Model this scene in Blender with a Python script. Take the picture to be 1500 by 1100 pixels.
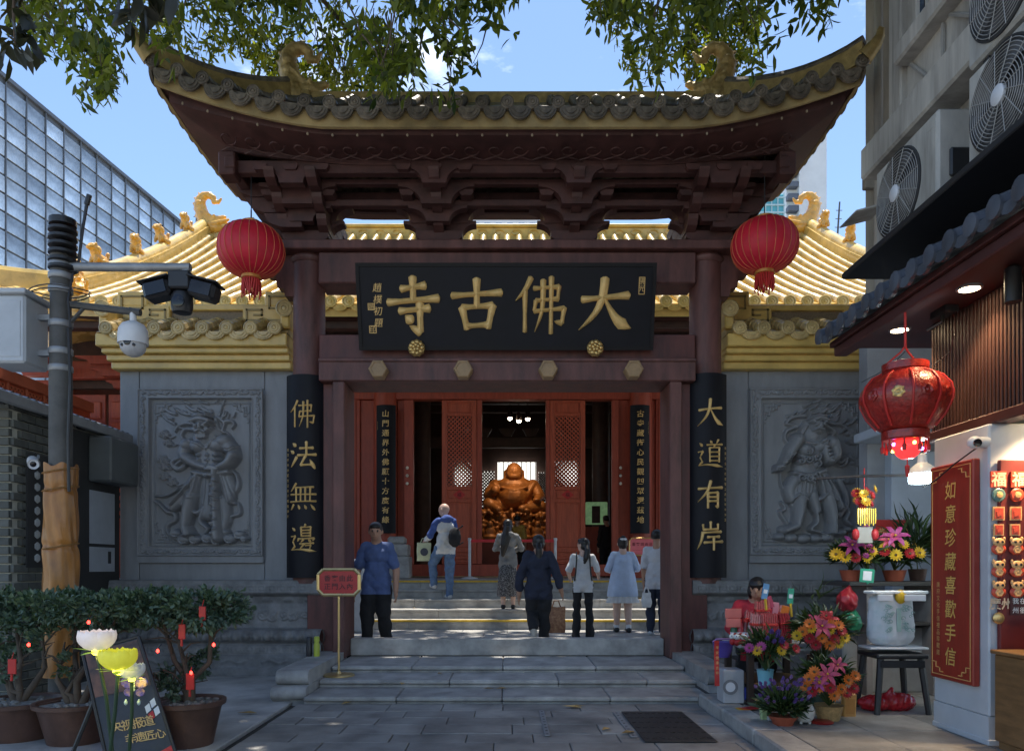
import bpy, math, random
import numpy as np
from mathutils import Vector, Matrix
random.seed(7)
RNG = np.random.default_rng(11)
scene = bpy.context.scene
for o in list(bpy.data.objects):
 bpy.data.objects.remove(o)
COL = scene.collection
R = math.radians
# ------------------------------------------------------------------ camera
EYE, FPX, VX, VY = 1.35, 1100.0, 743.0, 831.0
cam = bpy.data.cameras.new('camera')
cam.sensor_width = 36.0
cam.lens = FPX / 1500.0 * 36.0
cam.shift_x = 7 / 1500.0
cam.shift_y = (VY - 550) / 1500.0
cam.clip_start = 0.05
cam.clip_end = 3000
camo = bpy.data.objects.new('camera', cam)
COL.objects.link(camo)
camo.location = (0, 0, EYE)
camo.rotation_euler = (R(90), 0, 0)
scene.camera = camo
# ------------------------------------------------------------------ sky, sun, exposure
SUN_EL, SUN_AZ = 78.0, 10.0          # sun stands behind the gate, a little to the right
world = bpy.data.worlds.new('World')
scene.world = world
world.use_nodes = True
nt = world.node_tree
bg = nt.nodes['Background']
sky = nt.nodes.new('ShaderNodeTexSky')
sky.sky_type = 'NISHITA'
sky.sun_disc = False
sky.sun_elevation = R(SUN_EL)
sky.sun_rotation = R(SUN_AZ)
sky.air_density = 1.0
sky.dust_density = 0.25
sky.ozone_density = 2.6
tc = nt.nodes.new('ShaderNodeTexCoord')
mp = nt.nodes.new('ShaderNodeMapping')
mp.inputs['Scale'].default_value = (1.6, 1.6, 4.2)
mp.inputs['Location'].default_value = (2.3, 0.4, 0.3)
nz = nt.nodes.new('ShaderNodeTexNoise')
nz.inputs['Scale'].default_value = 2.1
nz.inputs['Detail'].default_value = 7
nz.inputs['Roughness'].default_value = 0.56
rp = nt.nodes.new('ShaderNodeValToRGB')
rp.color_ramp.elements[0].position = 0.58
rp.color_ramp.elements[1].position = 0.74
mx = nt.nodes.new('ShaderNodeMix')
mx.data_type = 'RGBA'
mx.inputs[7].default_value = (9.0, 9.4, 10.0, 1)
nt.links.new(tc.outputs['Generated'], mp.inputs[0])
nt.links.new(mp.outputs[0], nz.inputs['Vector'])
nt.links.new(nz.outputs['Fac'], rp.inputs[0])
nt.links.new(rp.outputs[0], mx.inputs[0])
nt.links.new(sky.outputs[0], mx.inputs[6])
nt.links.new(mx.outputs[2], bg.inputs[0])
bg.inputs[1].default_value = 0.105
sun = bpy.data.lights.new('sun', 'SUN')
sun.energy = 3.1
sun.angle = R(0.5)
sun.color = (1.0, 0.94, 0.84)
suno = bpy.data.objects.new('sun', sun)
COL.objects.link(suno)
sd = Vector((math.sin(R(SUN_AZ)) * math.cos(R(SUN_EL)), math.cos(R(SUN_AZ)) * math.cos(R(SUN_EL)), math.sin(R(SUN_EL))))
suno.location = sd * 40
suno.rotation_euler = sd.to_track_quat('Z', 'Y').to_euler()
vs_ = scene.view_settings
vs_.view_transform = 'Standard'
vs_.look = 'None'
vs_.gamma = 1.0
vs_.use_curve_mapping = False
vs_.exposure = 1.25
scene.cycles.max_bounces = 7
scene.cycles.diffuse_bounces = 4
scene.cycles.transparent_max_bounces = 6
scene.cycles.sample_clamp_indirect = 6.0
def P(px, py, Y):
 """world point that the photograph shows at pixel (px, py), standing Y metres away"""
 return Vector(((px - VX) * Y / FPX, Y, EYE + (VY - py) * Y / FPX))
# ------------------------------------------------------------------ materials
MATS = {}
def M(name, col, rough=0.6, var=0.18, vs=5.0, bump=0.0, bs=60.0, metal=0.0, rnd=0.0, spec=0.5,
  emit=None, estr=0.0, trans=0.0, coat=0.0, col2=None, c2pos=0.55, stretch=(1, 1, 1), alpha=1.0):
 if name in MATS:
  return MATS[name]
 m = bpy.data.materials.new(name)
 m.use_nodes = True
 t = m.node_tree
 b = t.nodes['Principled BSDF']
 L = t.links
 c = (*col, 1)
 b.inputs['Roughness'].default_value = rough
 b.inputs['Metallic'].default_value = metal
 b.inputs['Specular IOR Level'].default_value = spec
 b.inputs['Transmission Weight'].default_value = trans
 b.inputs['Coat Weight'].default_value = coat
 b.inputs['Alpha'].default_value = alpha
 tx = t.nodes.new('ShaderNodeTexCoord')
 mp = t.nodes.new('ShaderNodeMapping')
 mp.inputs['Scale'].default_value = stretch
 L.new(tx.outputs['Object'], mp.inputs[0])
 n = t.nodes.new('ShaderNodeTexNoise')
 n.inputs['Scale'].default_value = vs
 n.inputs['Detail'].default_value = 6
 n.inputs['Roughness'].default_value = 0.62
 L.new(mp.outputs[0], n.inputs['Vector'])
 r = t.nodes.new('ShaderNodeValToRGB')
 e = r.color_ramp.elements
 if col2 is None:
  e[0].position = 0.3; e[1].position = 0.72
  e[0].color = (*[x * (1 - var) for x in col], 1)
  e[1].color = (*[min(1, x * (1 + var)) for x in col], 1)
 else:
  e[0].position = c2pos - 0.12; e[1].position = c2pos + 0.12
  e[0].color = c
  e[1].color = (*col2, 1)
 L.new(n.outputs['Fac'], r.inputs[0])
 out = r.outputs[0]
 if rnd > 0:
  oi = t.nodes.new('ShaderNodeObjectInfo')
  ma = t.nodes.new('ShaderNodeMapRange')
  ma.inputs['To Min'].default_value = 1 - rnd
  ma.inputs['To Max'].default_value = 1 + rnd
  L.new(oi.outputs['Random'], ma.inputs['Value'])
  mu = t.nodes.new('ShaderNodeVectorMath')
  mu.operation = 'SCALE'
  L.new(out, mu.inputs[0])
  L.new(ma.outputs[0], mu.inputs['Scale'])
  out = mu.outputs[0]
 L.new(out, b.inputs['Base Color'])
 # roughness wear
 rr = t.nodes.new('ShaderNodeMapRange')
 rr.inputs['To Min'].default_value = max(0.02, rough - 0.1)
 rr.inputs['To Max'].default_value = min(1, rough + 0.12)
 L.new(n.outputs['Fac'], rr.inputs['Value'])
 L.new(rr.outputs[0], b.inputs['Roughness'])
 if bump > 0:
  n2 = t.nodes.new('ShaderNodeTexNoise')
  n2.inputs['Scale'].default_value = bs
  n2.inputs['Detail'].default_value = 4
  L.new(mp.outputs[0], n2.inputs['Vector'])
  bp = t.nodes.new('ShaderNodeBump')
  bp.inputs['Strength'].default_value = min(1, bump)
  bp.inputs['Distance'].default_value = 0.006
  L.new(n2.outputs['Fac'], bp.inputs['Height'])
  L.new(bp.outputs[0], b.inputs['Normal'])
 if emit is not None:
  b.inputs['Emission Color'].default_value = (*emit, 1)
  b.inputs['Emission Strength'].default_value = estr
 MATS[name] = m
 return m
def leaf_mat(name, c1, c2, trans=0.45):
 if name in MATS:
  return MATS[name]
 m = bpy.data.materials.new(name)
 m.use_nodes = True
 t = m.node_tree
 L = t.links
 b = t.nodes['Principled BSDF']
 o = t.nodes['Material Output']
 at = t.nodes.new('ShaderNodeAttribute')
 at.attribute_name = 'tint'
 r = t.nodes.new('ShaderNodeValToRGB')
 r.color_ramp.elements[0].color = (*c1, 1)
 r.color_ramp.elements[1].color = (*c2, 1)
 L.new(at.outputs['Fac'], r.inputs[0])
 L.new(r.outputs[0], b.inputs['Base Color'])
 b.inputs['Roughness'].default_value = 0.42
 tr = t.nodes.new('ShaderNodeBsdfTranslucent')
 mu = t.nodes.new('ShaderNodeMix')
 mu.data_type = 'RGBA'
 mu.blend_type = 'MULTIPLY'
 mu.inputs[0].default_value = 1.0
 mu.inputs[7].default_value = (1.9, 1.75, 0.55, 1)
 L.new(r.outputs[0], mu.inputs[6])
 L.new(mu.outputs[2], tr.inputs[0])
 ms = t.nodes.new('ShaderNodeMixShader')
 ms.inputs[0].default_value = trans
 L.new(b.outputs[0], ms.inputs[1])
 L.new(tr.outputs[0], ms.inputs[2])
 L.new(ms.outputs[0], o.inputs[0])
 MATS[name] = m
 return m
# ------------------------------------------------------------------ objects
WL = {}
def wloc(o):
 return WL.get(o.name, Vector((0, 0, 0))) if o is not None else Vector((0, 0, 0))
def tag(o, label=None, cat=None, group=None, kind=None):
 if label: o['label'] = label
 if cat: o['category'] = cat
 if group: o['group'] = group
 if kind: o['kind'] = kind
 return o
def thing(name, label, cat, loc=(0, 0, 0), group=None):
 o = bpy.data.objects.new(name, None)
 o.empty_display_size = 0.1
 COL.objects.link(o)
 o.location = loc
 WL[o.name] = Vector(loc)
 return tag(o, label, cat, group)
def link_mesh(name, me, parent=None, loc=None):
 o = bpy.data.objects.new(name, me)
 COL.objects.link(o)
 if parent is not None:
  o.parent = parent
  WL[o.name] = wloc(parent)
  if loc is not None:
   o.location = Vector(loc) - wloc(parent)
   WL[o.name] = Vector(loc)
 else:
  if loc is not None:
   o.location = loc
  WL[o.name] = Vector(o.location)
 return o
def copy_tree(o, loc=None, rotz=None, label=None, parent=None):
 c = o.copy()
 COL.objects.link(c)
 if parent is not None:
  c.parent = parent
 if loc is not None: c.location = loc
 if rotz is not None: c.rotation_euler = (0, 0, rotz)
 if label: c['label'] = label
 for ch in o.children:
  copy_tree(ch, parent=c)
 return c
class MB:
 def __init__(s):
  s.v = []; s.f = []; s.m = []
 def add(s, vs, fs, mi=0):
  k = len(s.v)
  s.v.extend([tuple(p) for p in vs])
  s.f.extend([tuple(i + k for i in f) for f in fs])
  s.m.extend([mi] * len(fs))
  return s
 def bx(s, x0, x1, y0, y1, z0, z1, bev=0.0, mi=0, rot=None, piv=None):
  if x1 < x0: x0, x1 = x1, x0
  if y1 < y0: y0, y1 = y1, y0
  if z1 < z0: z0, z1 = z1, z0
  c = Vector(((x0 + x1) / 2, (y0 + y1) / 2, (z0 + z1) / 2))
  h = ((x1 - x0) / 2, (y1 - y0) / 2, (z1 - z0) / 2)
  b = min(bev, min(h) * 0.8)
  vs = []; fs = []
  if b <= 0:
   for sx in (-1, 1):
    for sy in (-1, 1):
     for sz in (-1, 1):
      vs.append(Vector((sx * h[0], sy * h[1], sz * h[2])))
   fs = [(0, 1, 3, 2), (4, 6, 7, 5), (0, 4, 5, 1), (2, 3, 7, 6), (0, 2, 6, 4), (1, 5, 7, 3)]
  else:
   idx = {}
   for sx in (-1, 1):
    for sy in (-1, 1):
     for sz in (-1, 1):
      sg = (sx, sy, sz)
      for a in range(3):
       idx[(sg, a)] = len(vs)
       vs.append(Vector([sg[i] * (h[i] if i == a else h[i] - b) for i in range(3)]))
   for a in range(3):
    o1, o2 = (a + 1) % 3, (a + 2) % 3
    for sa in (-1, 1):
     q = []
     for u, w in ((-1, -1), (1, -1), (1, 1), (-1, 1)):
      sg = [0, 0, 0]; sg[a] = sa; sg[o1] = u; sg[o2] = w
      q.append(idx[(tuple(sg), a)])
     fs.append(tuple(q if sa > 0 else q[::-1]))
    for u in (-1, 1):
     for w in (-1, 1):
      sg0 = [0, 0, 0]; sg0[o1] = u; sg0[o2] = w
      s0 = list(sg0); s0[a] = -1; s1 = list(sg0); s1[a] = 1
      s0 = tuple(s0); s1 = tuple(s1)
      q = [idx[(s0, o1)], idx[(s1, o1)], idx[(s1, o2)], idx[(s0, o2)]]
      fs.append(tuple(q if u * w < 0 else q[::-1]))
   for sx in (-1, 1):
    for sy in (-1, 1):
     for sz in (-1, 1):
      sg = (sx, sy, sz)
      q = [idx[(sg, 0)], idx[(sg, 1)], idx[(sg, 2)]]
      fs.append(tuple(q if sx * sy * sz > 0 else q[::-1]))
  if rot is not None:
   pv = Vector(piv) if piv is not None else c
   vs = [rot @ (v + c - pv) + pv for v in vs]
  else:
   vs = [v + c for v in vs]
  return s.add(vs, fs, mi)
 def tube(s, path, rad, n=8, caps=True, mi=0, flat=1.0):
  pts = [Vector(p) for p in path]
  if not hasattr(rad, '__len__'):
   rad = [rad] * len(pts)
  k = len(pts)
  tang = []
  for i in range(k):
   a = pts[max(0, i - 1)]; b = pts[min(k - 1, i + 1)]
   d = (b - a)
   tang.append(d.normalized() if d.length > 1e-9 else Vector((0, 0, 1)))
  t0 = tang[0]
  up = Vector((0, 0, 1)) if abs(t0.z) < 0.9 else Vector((0, 1, 0))
  nrm = (up - t0 * up.dot(t0)).normalized()
  vs = []; fs = []
  for i in range(k):
   t = tang[i]
   nrm = (nrm - t * nrm.dot(t))
   nrm = nrm.normalized() if nrm.length > 1e-6 else t.orthogonal().normalized()
   bi = t.cross(nrm)
   for j in range(n):
    a = 2 * math.pi * j / n
    vs.append(pts[i] + nrm * (math.cos(a) * rad[i]) * flat + bi * (math.sin(a) * rad[i]))
  for i in range(k - 1):
   for j in range(n):
    a = i * n + j; b = i * n + (j + 1) % n
    fs.append((a, b, b + n, a + n))
  if caps:
   fs.append(tuple(range(n))[::-1])
   fs.append(tuple((k - 1) * n + j for j in range(n)))
  return s.add(vs, fs, mi)
 def cyl(s, p0, p1, r0, r1=None, n=12, mi=0, caps=True):
  return s.tube([p0, p1], [r0, r0 if r1 is None else r1], n, caps, mi)
 def lathe(s, prof, c=(0, 0, 0), n=16, mi=0, squash=(1, 1), axis=None, wob=None):
  c = Vector(c)
  vs = []; fs = []
  for i, (r, z) in enumerate(prof):
   for j in range(n):
    a = 2 * math.pi * j / n
    rr = r * (wob(a, i) if wob else 1)
    p = Vector((math.cos(a) * rr * squash[0], math.sin(a) * rr * squash[1], z))
    if axis is not None: p = axis @ p
    vs.append(c + p)
  k = len(prof)
  for i in range(k - 1):
   for j in range(n):
    a = i * n + j; b = i * n + (j + 1) % n
    fs.append((a, b, b + n, a + n))
  fs.append(tuple(range(n))[::-1])
  fs.append(tuple((k - 1) * n + j for j in range(n)))
  return s.add(vs, fs, mi)
 def ell(s, c, r, nu=12, nv=8, mi=0, rot=None):
  c = Vector(c)
  if not hasattr(r, '__len__'): r = (r, r, r)
  vs = []; fs = []
  for i in range(1, nv):
   th = math.pi * i / nv
   for j in range(nu):
    ph = 2 * math.pi * j / nu
    p = Vector((r[0] * math.sin(th) * math.cos(ph), r[1] * math.sin(th) * math.sin(ph), r[2] * math.cos(th)))
    if rot is not None: p = rot @ p
    vs.append(c + p)
  tp = Vector((0, 0, r[2])); bt = Vector((0, 0, -r[2]))
  if rot is not None: tp = rot @ tp; bt = rot @ bt
  vs.append(c + tp); vs.append(c + bt)
  T = len(vs) - 2; B = T + 1
  for j in range(nu):
   fs.append((T, j, (j + 1) % nu))
   fs.append((B, (nv - 2) * nu + (j + 1) % nu, (nv - 2) * nu + j))
  for i in range(nv - 2):
   for j in range(nu):
    a = i * nu + j; b = i * nu + (j + 1) % nu
    fs.append((a, a + nu, b + nu, b))
  return s.add(vs, fs, mi)
 def prism(s, poly, fn, a, b, mi=0):
  """extrude a 2d polygon; fn(u, v, w) -> point, w runs a..b"""
  n = len(poly)
  vs = [fn(u, v, a) for u, v in poly] + [fn(u, v, b) for u, v in poly]
  fs = [tuple(range(n))[::-1], tuple(range(n, 2 * n))]
  for i in range(n):
   j = (i + 1) % n
   fs.append((i, j, j + n, i + n))
  return s.add(vs, fs, mi)
 def grid(s, fn, nu, nv, mi=0, closeu=False):
  vs = [fn(i / (nu - 1) if not closeu else i / nu, j / (nv - 1)) for j in range(nv) for i in range(nu)]
  fs = []
  for j in range(nv - 1):
   for i in range(nu if closeu else nu - 1):
    a = j * nu + i; b = j * nu + (i + 1) % nu
    fs.append((a, b, b + nu, a + nu))
  return s.add(vs, fs, mi)
 def sheet(s, fn, nu, nv, th, mi=0):
  """a grid with thickness: fn(u, v) -> (point, normal)"""
  k = len(s.v)
  tops = []; bots = []
  for j in range(nv):
   for i in range(nu):
    p, n = fn(i / (nu - 1), j / (nv - 1))
    tops.append(Vector(p) + Vector(n) * th / 2); bots.append(Vector(p) - Vector(n) * th / 2)
  N = nu * nv
  fs = []
  for j in range(nv - 1):
   for i in range(nu - 1):
    a = j * nu + i
    fs.append((a, a + 1, a + 1 + nu, a + nu))
    fs.append((N + a, N + a + nu, N + a + 1 + nu, N + a + 1))
  rim = [i for i in range(nu)] + [j * nu + nu - 1 for j in range(1, nv)] + \
    [(nv - 1) * nu + i for i in range(nu - 2, -1, -1)] + [j * nu for j in range(nv - 2, 0, -1)]
  for a, b in zip(rim, rim[1:] + rim[:1]):
   fs.append((b, a, N + a, N + b))
  return s.add(tops + bots, fs, mi)
 def mesh(s, name, mats, off=Vector((0, 0, 0)), smooth=None):
  me = bpy.data.meshes.new(name)
  a = np.array(s.v, dtype=float) - np.array(off)
  me.from_pydata(a.tolist(), [], s.f)
  if not isinstance(mats, (list, tuple)): mats = [mats]
  for m in mats: me.materials.append(m)
  if len(mats) > 1:
   me.polygons.foreach_set('material_index', s.m)
  if smooth is not None:
   me.polygons.foreach_set('use_smooth', [True] * len(me.polygons))
   if smooth < 179:
    me.set_sharp_from_angle(angle=R(smooth))
  me.update()
  return me
 def build(s, name, mats, parent=None, smooth=None, label=None, cat=None, group=None, kind=None, local=False):
  if parent is not None:
   off = Vector((0, 0, 0)) if local else wloc(parent)
   o = link_mesh(name, s.mesh(name, mats, off, smooth), parent)
  else:
   if local:
    off = Vector((0, 0, 0))
   else:
    a = np.array(s.v)
    off = Vector(((a[:, 0].min() + a[:, 0].max()) / 2, (a[:, 1].min() + a[:, 1].max()) / 2, a[:, 2].min()))
   o = link_mesh(name, s.mesh(name, mats, off, smooth), None, off)
  return tag(o, label, cat, group, kind)
def np_mesh(name, V, F, mats, smooth=True, tint=None, matidx=None):
 me = bpy.data.meshes.new(name)
 V = np.asarray(V, dtype=np.float32); F = np.asarray(F, dtype=np.int32)
 me.vertices.add(len(V)); me.vertices.foreach_set('co', V.ravel())
 k = F.shape[1]
 me.loops.add(F.size); me.loops.foreach_set('vertex_index', F.ravel())
 me.polygons.add(len(F))
 me.polygons.foreach_set('loop_start', np.arange(0, F.size, k, dtype=np.int32))
 me.polygons.foreach_set('loop_total', np.full(len(F), k, dtype=np.int32))
 if smooth: me.polygons.foreach_set('use_smooth', np.ones(len(F), dtype=bool))
 if not isinstance(mats, (list, tuple)): mats = [mats]
 for m in mats: me.materials.append(m)
 if matidx is not None: me.polygons.foreach_set('material_index', np.asarray(matidx, dtype=np.int32))
 if tint is not None:
  at = me.attributes.new('tint', 'FLOAT', 'POINT')
  at.data.foreach_set('value', np.asarray(tint, dtype=np.float32))
 me.update(calc_edges=True)
 me.validate()
 return me
# ------------------------------------------------------------------ sculpting: blobs fused into one continuous skin
def _sd(prims, Q):
 best = np.full(len(Q), 1e9); lab = np.zeros(len(Q), dtype=np.int32)
 for p in prims:
  if p[0] == 'c':
   a = np.array(p[1]); b = np.array(p[2]); ra, rb = p[3], p[4]
   ab = b - a; L2 = max(1e-9, ab @ ab)
   t = np.clip(((Q - a) @ ab) / L2, 0, 1)
   d = np.linalg.norm(Q - (a + t[:, None] * ab), axis=1) - (ra + (rb - ra) * t)
  else:
   c = np.array(p[1]); r = np.array(p[2])
   q = Q - c
   if len(p) > 4 and p[4] is not None:
    q = q @ np.array(p[4])
   k = np.linalg.norm(q / r, axis=1)
   d = (k - 1) * r.min() if r.min() > 0 else k
  w = d < best
  best[w] = d[w]; lab[w] = p[5] if p[0] == 'c' else p[3]
 return best, lab
def sculpt(prims, voxel=0.02, smooth=4, rough=0.0, rscale=20.0):
 """prims: ('c', p0, p1, r0, r1, mat) tapered capsule | ('e', c, (rx,ry,rz), mat[, rot3]) -> (mesh, labels)"""
 mb = MB()
 for p in prims:
  if p[0] == 'c':
   a = Vector(p[1]); b = Vector(p[2]); ra, rb = p[3], p[4]
   d = b - a
   L = d.length
   if L < 1e-5:
    mb.ell(a, max(ra, rb), 12, 8); continue
   d /= L
   q = d.to_track_quat('Z', 'Y').to_matrix()
   prof = []
   for i in range(5):
    t = math.pi / 2 * (1 - i / 4)
    prof.append((max(1e-4, ra * math.cos(t)), -ra * math.sin(t)))
   for i in range(5):
    t = math.pi / 2 * i / 4
    prof.append((max(1e-4, rb * math.cos(t)), L + rb * math.sin(t)))
   mb.lathe(prof, a, 14, axis=q)
  else:
   rot = Matrix(p[4]) if len(p) > 4 and p[4] is not None else None
   mb.ell(p[1], p[2], 16, 12, rot=rot)
 me = mb.mesh('tmp', [], smooth=None)
 o = bpy.data.objects.new('tmp', me)
 COL.objects.link(o)
 md = o.modifiers.new('r', 'REMESH')
 md.mode = 'VOXEL'; md.voxel_size = voxel; md.use_smooth_shade = True
 if smooth:
  ms = o.modifiers.new('s', 'SMOOTH')
  ms.factor = 0.5; ms.iterations = smooth
 dg = bpy.context.evaluated_depsgraph_get()
 dg.update()
 out = bpy.data.meshes.new_from_object(o.evaluated_get(dg))
 bpy.data.objects.remove(o); bpy.data.meshes.remove(me)
 n = len(out.vertices)
 V = np.zeros(n * 3); out.vertices.foreach_get('co', V); V = V.reshape(-1, 3)
 if rough > 0:
  N = np.zeros(n * 3); out.vertices.foreach_get('normal', N); N = N.reshape(-1, 3)
  nz_ = np.zeros(n)
  for k in range(5):
   d1 = RNG.normal(size=3); d1 /= np.linalg.norm(d1)
   d2 = RNG.normal(size=3)
   w = np.sin(V @ d2 * rscale * 0.5 + k) * 1.3
   nz_ += np.sin((V @ d1) * rscale * (0.7 + 0.35 * k) + w + k * 1.7)
  V = V + N * (nz_ / 5 * rough)[:, None]
  out.vertices.foreach_set('co', V.ravel())
 npoly = len(out.polygons)
 C = np.zeros(npoly * 3); out.polygons.foreach_get('center', C); C = C.reshape(-1, 3)
 _, lab = _sd(prims, C)
 return out, lab
def sculpt_obj(name, prims, mats, parent=None, loc=(0, 0, 0), rot=(0, 0, 0), scale=1.0, voxel=0.02, smooth=4, rough=0.0, rscale=20.0,
    label=None, cat=None, group=None):
 me, lab = sculpt(prims, voxel, smooth, rough, rscale)
 me.name = name
 if not isinstance(mats, (list, tuple)): mats = [mats]
 for m in mats: me.materials.append(m)
 if len(mats) > 1:
  me.polygons.foreach_set('material_index', lab)
 me.polygons.foreach_set('use_smooth', [True] * len(me.polygons))
 me.update()
 o = link_mesh(name, me, parent)
 o.location = Vector(loc) - wloc(parent)
 o.rotation_euler = rot
 o.scale = (scale,) * 3
 WL[o.name] = Vector(loc)
 return tag(o, label, cat, group)
# ------------------------------------------------------------------ lettering
_gl = {}
def glyph(ch, bold=0.0):
 k = (ch, bold)
 if k in _gl: return _gl[k]
 c = bpy.data.curves.new('g', 'FONT')
 c.body = ch; c.resolution_u = 2; c.offset = bold; c.align_x = 'CENTER'; c.fill_mode = 'FRONT'; c.extrude = 0.0
 o = bpy.data.objects.new('g', c)
 COL.objects.link(o)
 dg = bpy.context.evaluated_depsgraph_get()
 me = bpy.data.meshes.new_from_object(o.evaluated_get(dg))
 V = [tuple(v.co) for v in me.vertices]; F = [tuple(p.vertices) for p in me.polygons]
 bpy.data.objects.remove(o); bpy.data.curves.remove(c); bpy.data.meshes.remove(me)
 _gl[k] = (V, F)
 return _gl[k]
def lettering(name, chars, fn, size, step, mat, parent, bold=0.012, slant=0.0, vertical=True, sq=1.0):
 """chars laid down (or along); fn(u, v) -> world point; flat print a hair above the surface"""
 mb = MB()
 for i, ch in enumerate(chars):
  if ch == ' ': continue
  V, F = glyph(ch, bold)
  ou, ov = (0, -i * step) if vertical else (i * step, 0)
  mb.add([fn(ou + x * size * sq + slant * (y - 0.4) * size, ov + (y - 0.38) * size) for x, y, z in V], F)
 if mb.v:
  return mb.build(name, mat, parent)
# brush characters: strokes on a 100 x 100 grid (y down). h bar, s upright, p sweep left, n sweep right, d dot
BRUSH = {
 '大': [('h', 8, 41, 50, 37, 93, 33), ('p', 49, 3, 48, 36, 36, 66, 3, 96), ('n', 50, 40, 66, 70, 82, 88, 99, 93)],
 '佛': [('p', 31, 4, 20, 26, 2, 43), ('s', 20, 26, 20, 95), ('h', 36, 22, 82, 19), ('s', 82, 18, 80, 39), ('h', 40, 42, 81, 39), ('s', 40, 42, 37, 59),
  ('h', 37, 60, 92, 55), ('s', 92, 54, 88, 80), ('p', 88, 80, 74, 77), ('p', 53, 8, 53, 60, 38, 95), ('s', 68, 3, 68, 98)],
 '古': [('h', 3, 34, 97, 28), ('s', 50, 3, 50, 56), ('s', 22, 56, 31, 97), ('h', 22, 56, 80, 52), ('s', 80, 52, 71, 95), ('h', 30, 91, 73, 88)],
 '寺': [('h', 28, 22, 73, 16), ('s', 50, 2, 50, 42), ('h', 3, 45, 97, 38), ('h', 24, 60, 80, 55), ('s', 62, 47, 62, 96), ('p', 62, 97, 42, 85), ('d', 35, 68, 48, 79)],
 '法': [('d', 13, 8, 25, 19), ('d', 3, 33, 16, 43), ('p', 28, 56, 16, 74, 5, 90), ('h', 40, 26, 88, 23), ('s', 64, 3, 64, 48), ('h', 32, 50, 99, 46),
  ('s', 62, 50, 43, 84), ('h', 43, 84, 85, 81), ('d', 76, 64, 95, 95)],
 '無': [('p', 26, 3, 4, 31), ('h', 24, 18, 90, 15), ('h', 3, 42, 99, 40), ('h', 1, 67, 99, 64), ('s', 25, 20, 26, 66), ('s', 43, 18, 43, 66), ('s', 60, 18, 60, 66),
  ('s', 78, 18, 77, 66), ('p', 15, 76, 5, 95), ('d', 34, 78, 39, 93), ('d', 57, 78, 64, 92), ('d', 79, 76, 95, 95)],
 '邊': [('d', 10, 13, 21, 24), ('h', 5, 44, 22, 41), ('p', 22, 42, 12, 62), ('s', 12, 62, 20, 78), ('p', 20, 78, 6, 91), ('n', 6, 91, 40, 87, 99, 95), ('p', 61, 1, 55, 12),
  ('s', 44, 12, 46, 43), ('h', 44, 12, 80, 10), ('s', 80, 10, 78, 43), ('h', 46, 22, 78, 21), ('h', 46, 32, 78, 31), ('h', 46, 42, 78, 41), ('p', 36, 50, 32, 61),
  ('h', 34, 52, 92, 49), ('p', 92, 49, 86, 59), ('p', 54, 53, 44, 64), ('d', 70, 53, 80, 62), ('h', 40, 69, 90, 66), ('p', 57, 68, 40, 87), ('h', 60, 75, 80, 73), ('s', 80, 73, 75, 87)],
 '道': [('d', 10, 13, 21, 24), ('h', 5, 44, 22, 41), ('p', 22, 42, 12, 62), ('s', 12, 62, 20, 78), ('p', 20, 78, 6, 91), ('n', 6, 91, 40, 87, 99, 95), ('d', 48, 5, 55, 14),
  ('p', 80, 2, 72, 15), ('h', 36, 20, 97, 17), ('p', 66, 19, 60, 30), ('s', 46, 30, 47, 79), ('h', 46, 30, 84, 28), ('s', 84, 28, 83, 79), ('h', 48, 45, 82, 44), ('h', 48, 60, 82, 59), ('h', 48, 75, 82, 74)],
 '有': [('h', 5, 29, 97, 24), ('p', 50, 2, 40, 40, 3, 75), ('s', 40, 44, 40, 96), ('h', 40, 44, 78, 42), ('s', 78, 42, 78, 92), ('p', 78, 92, 66, 88), ('h', 42, 58, 76, 57), ('h', 42, 72, 76, 71)],
 '岸': [('s', 50, 1, 50, 26), ('s', 22, 10, 24, 28), ('h', 24, 28, 78, 26), ('s', 78, 8, 78, 26), ('h', 18, 39, 92, 35), ('p', 22, 39, 16, 70, 1, 97), ('h', 38, 54, 84, 52), ('h', 26, 73, 99, 69), ('s', 62, 54, 62, 99)],
}
WPROF = {'h': [.9, .62, .6, .7, 1.0], 's': [1.0, .85, .72, .72, .8], 'p': [1.05, .95, .8, .55, .12], 'n': [.35, .6, .95, 1.45, .15], 'd': [.25, .8, 1.2, 1.15, .6]}
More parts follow.
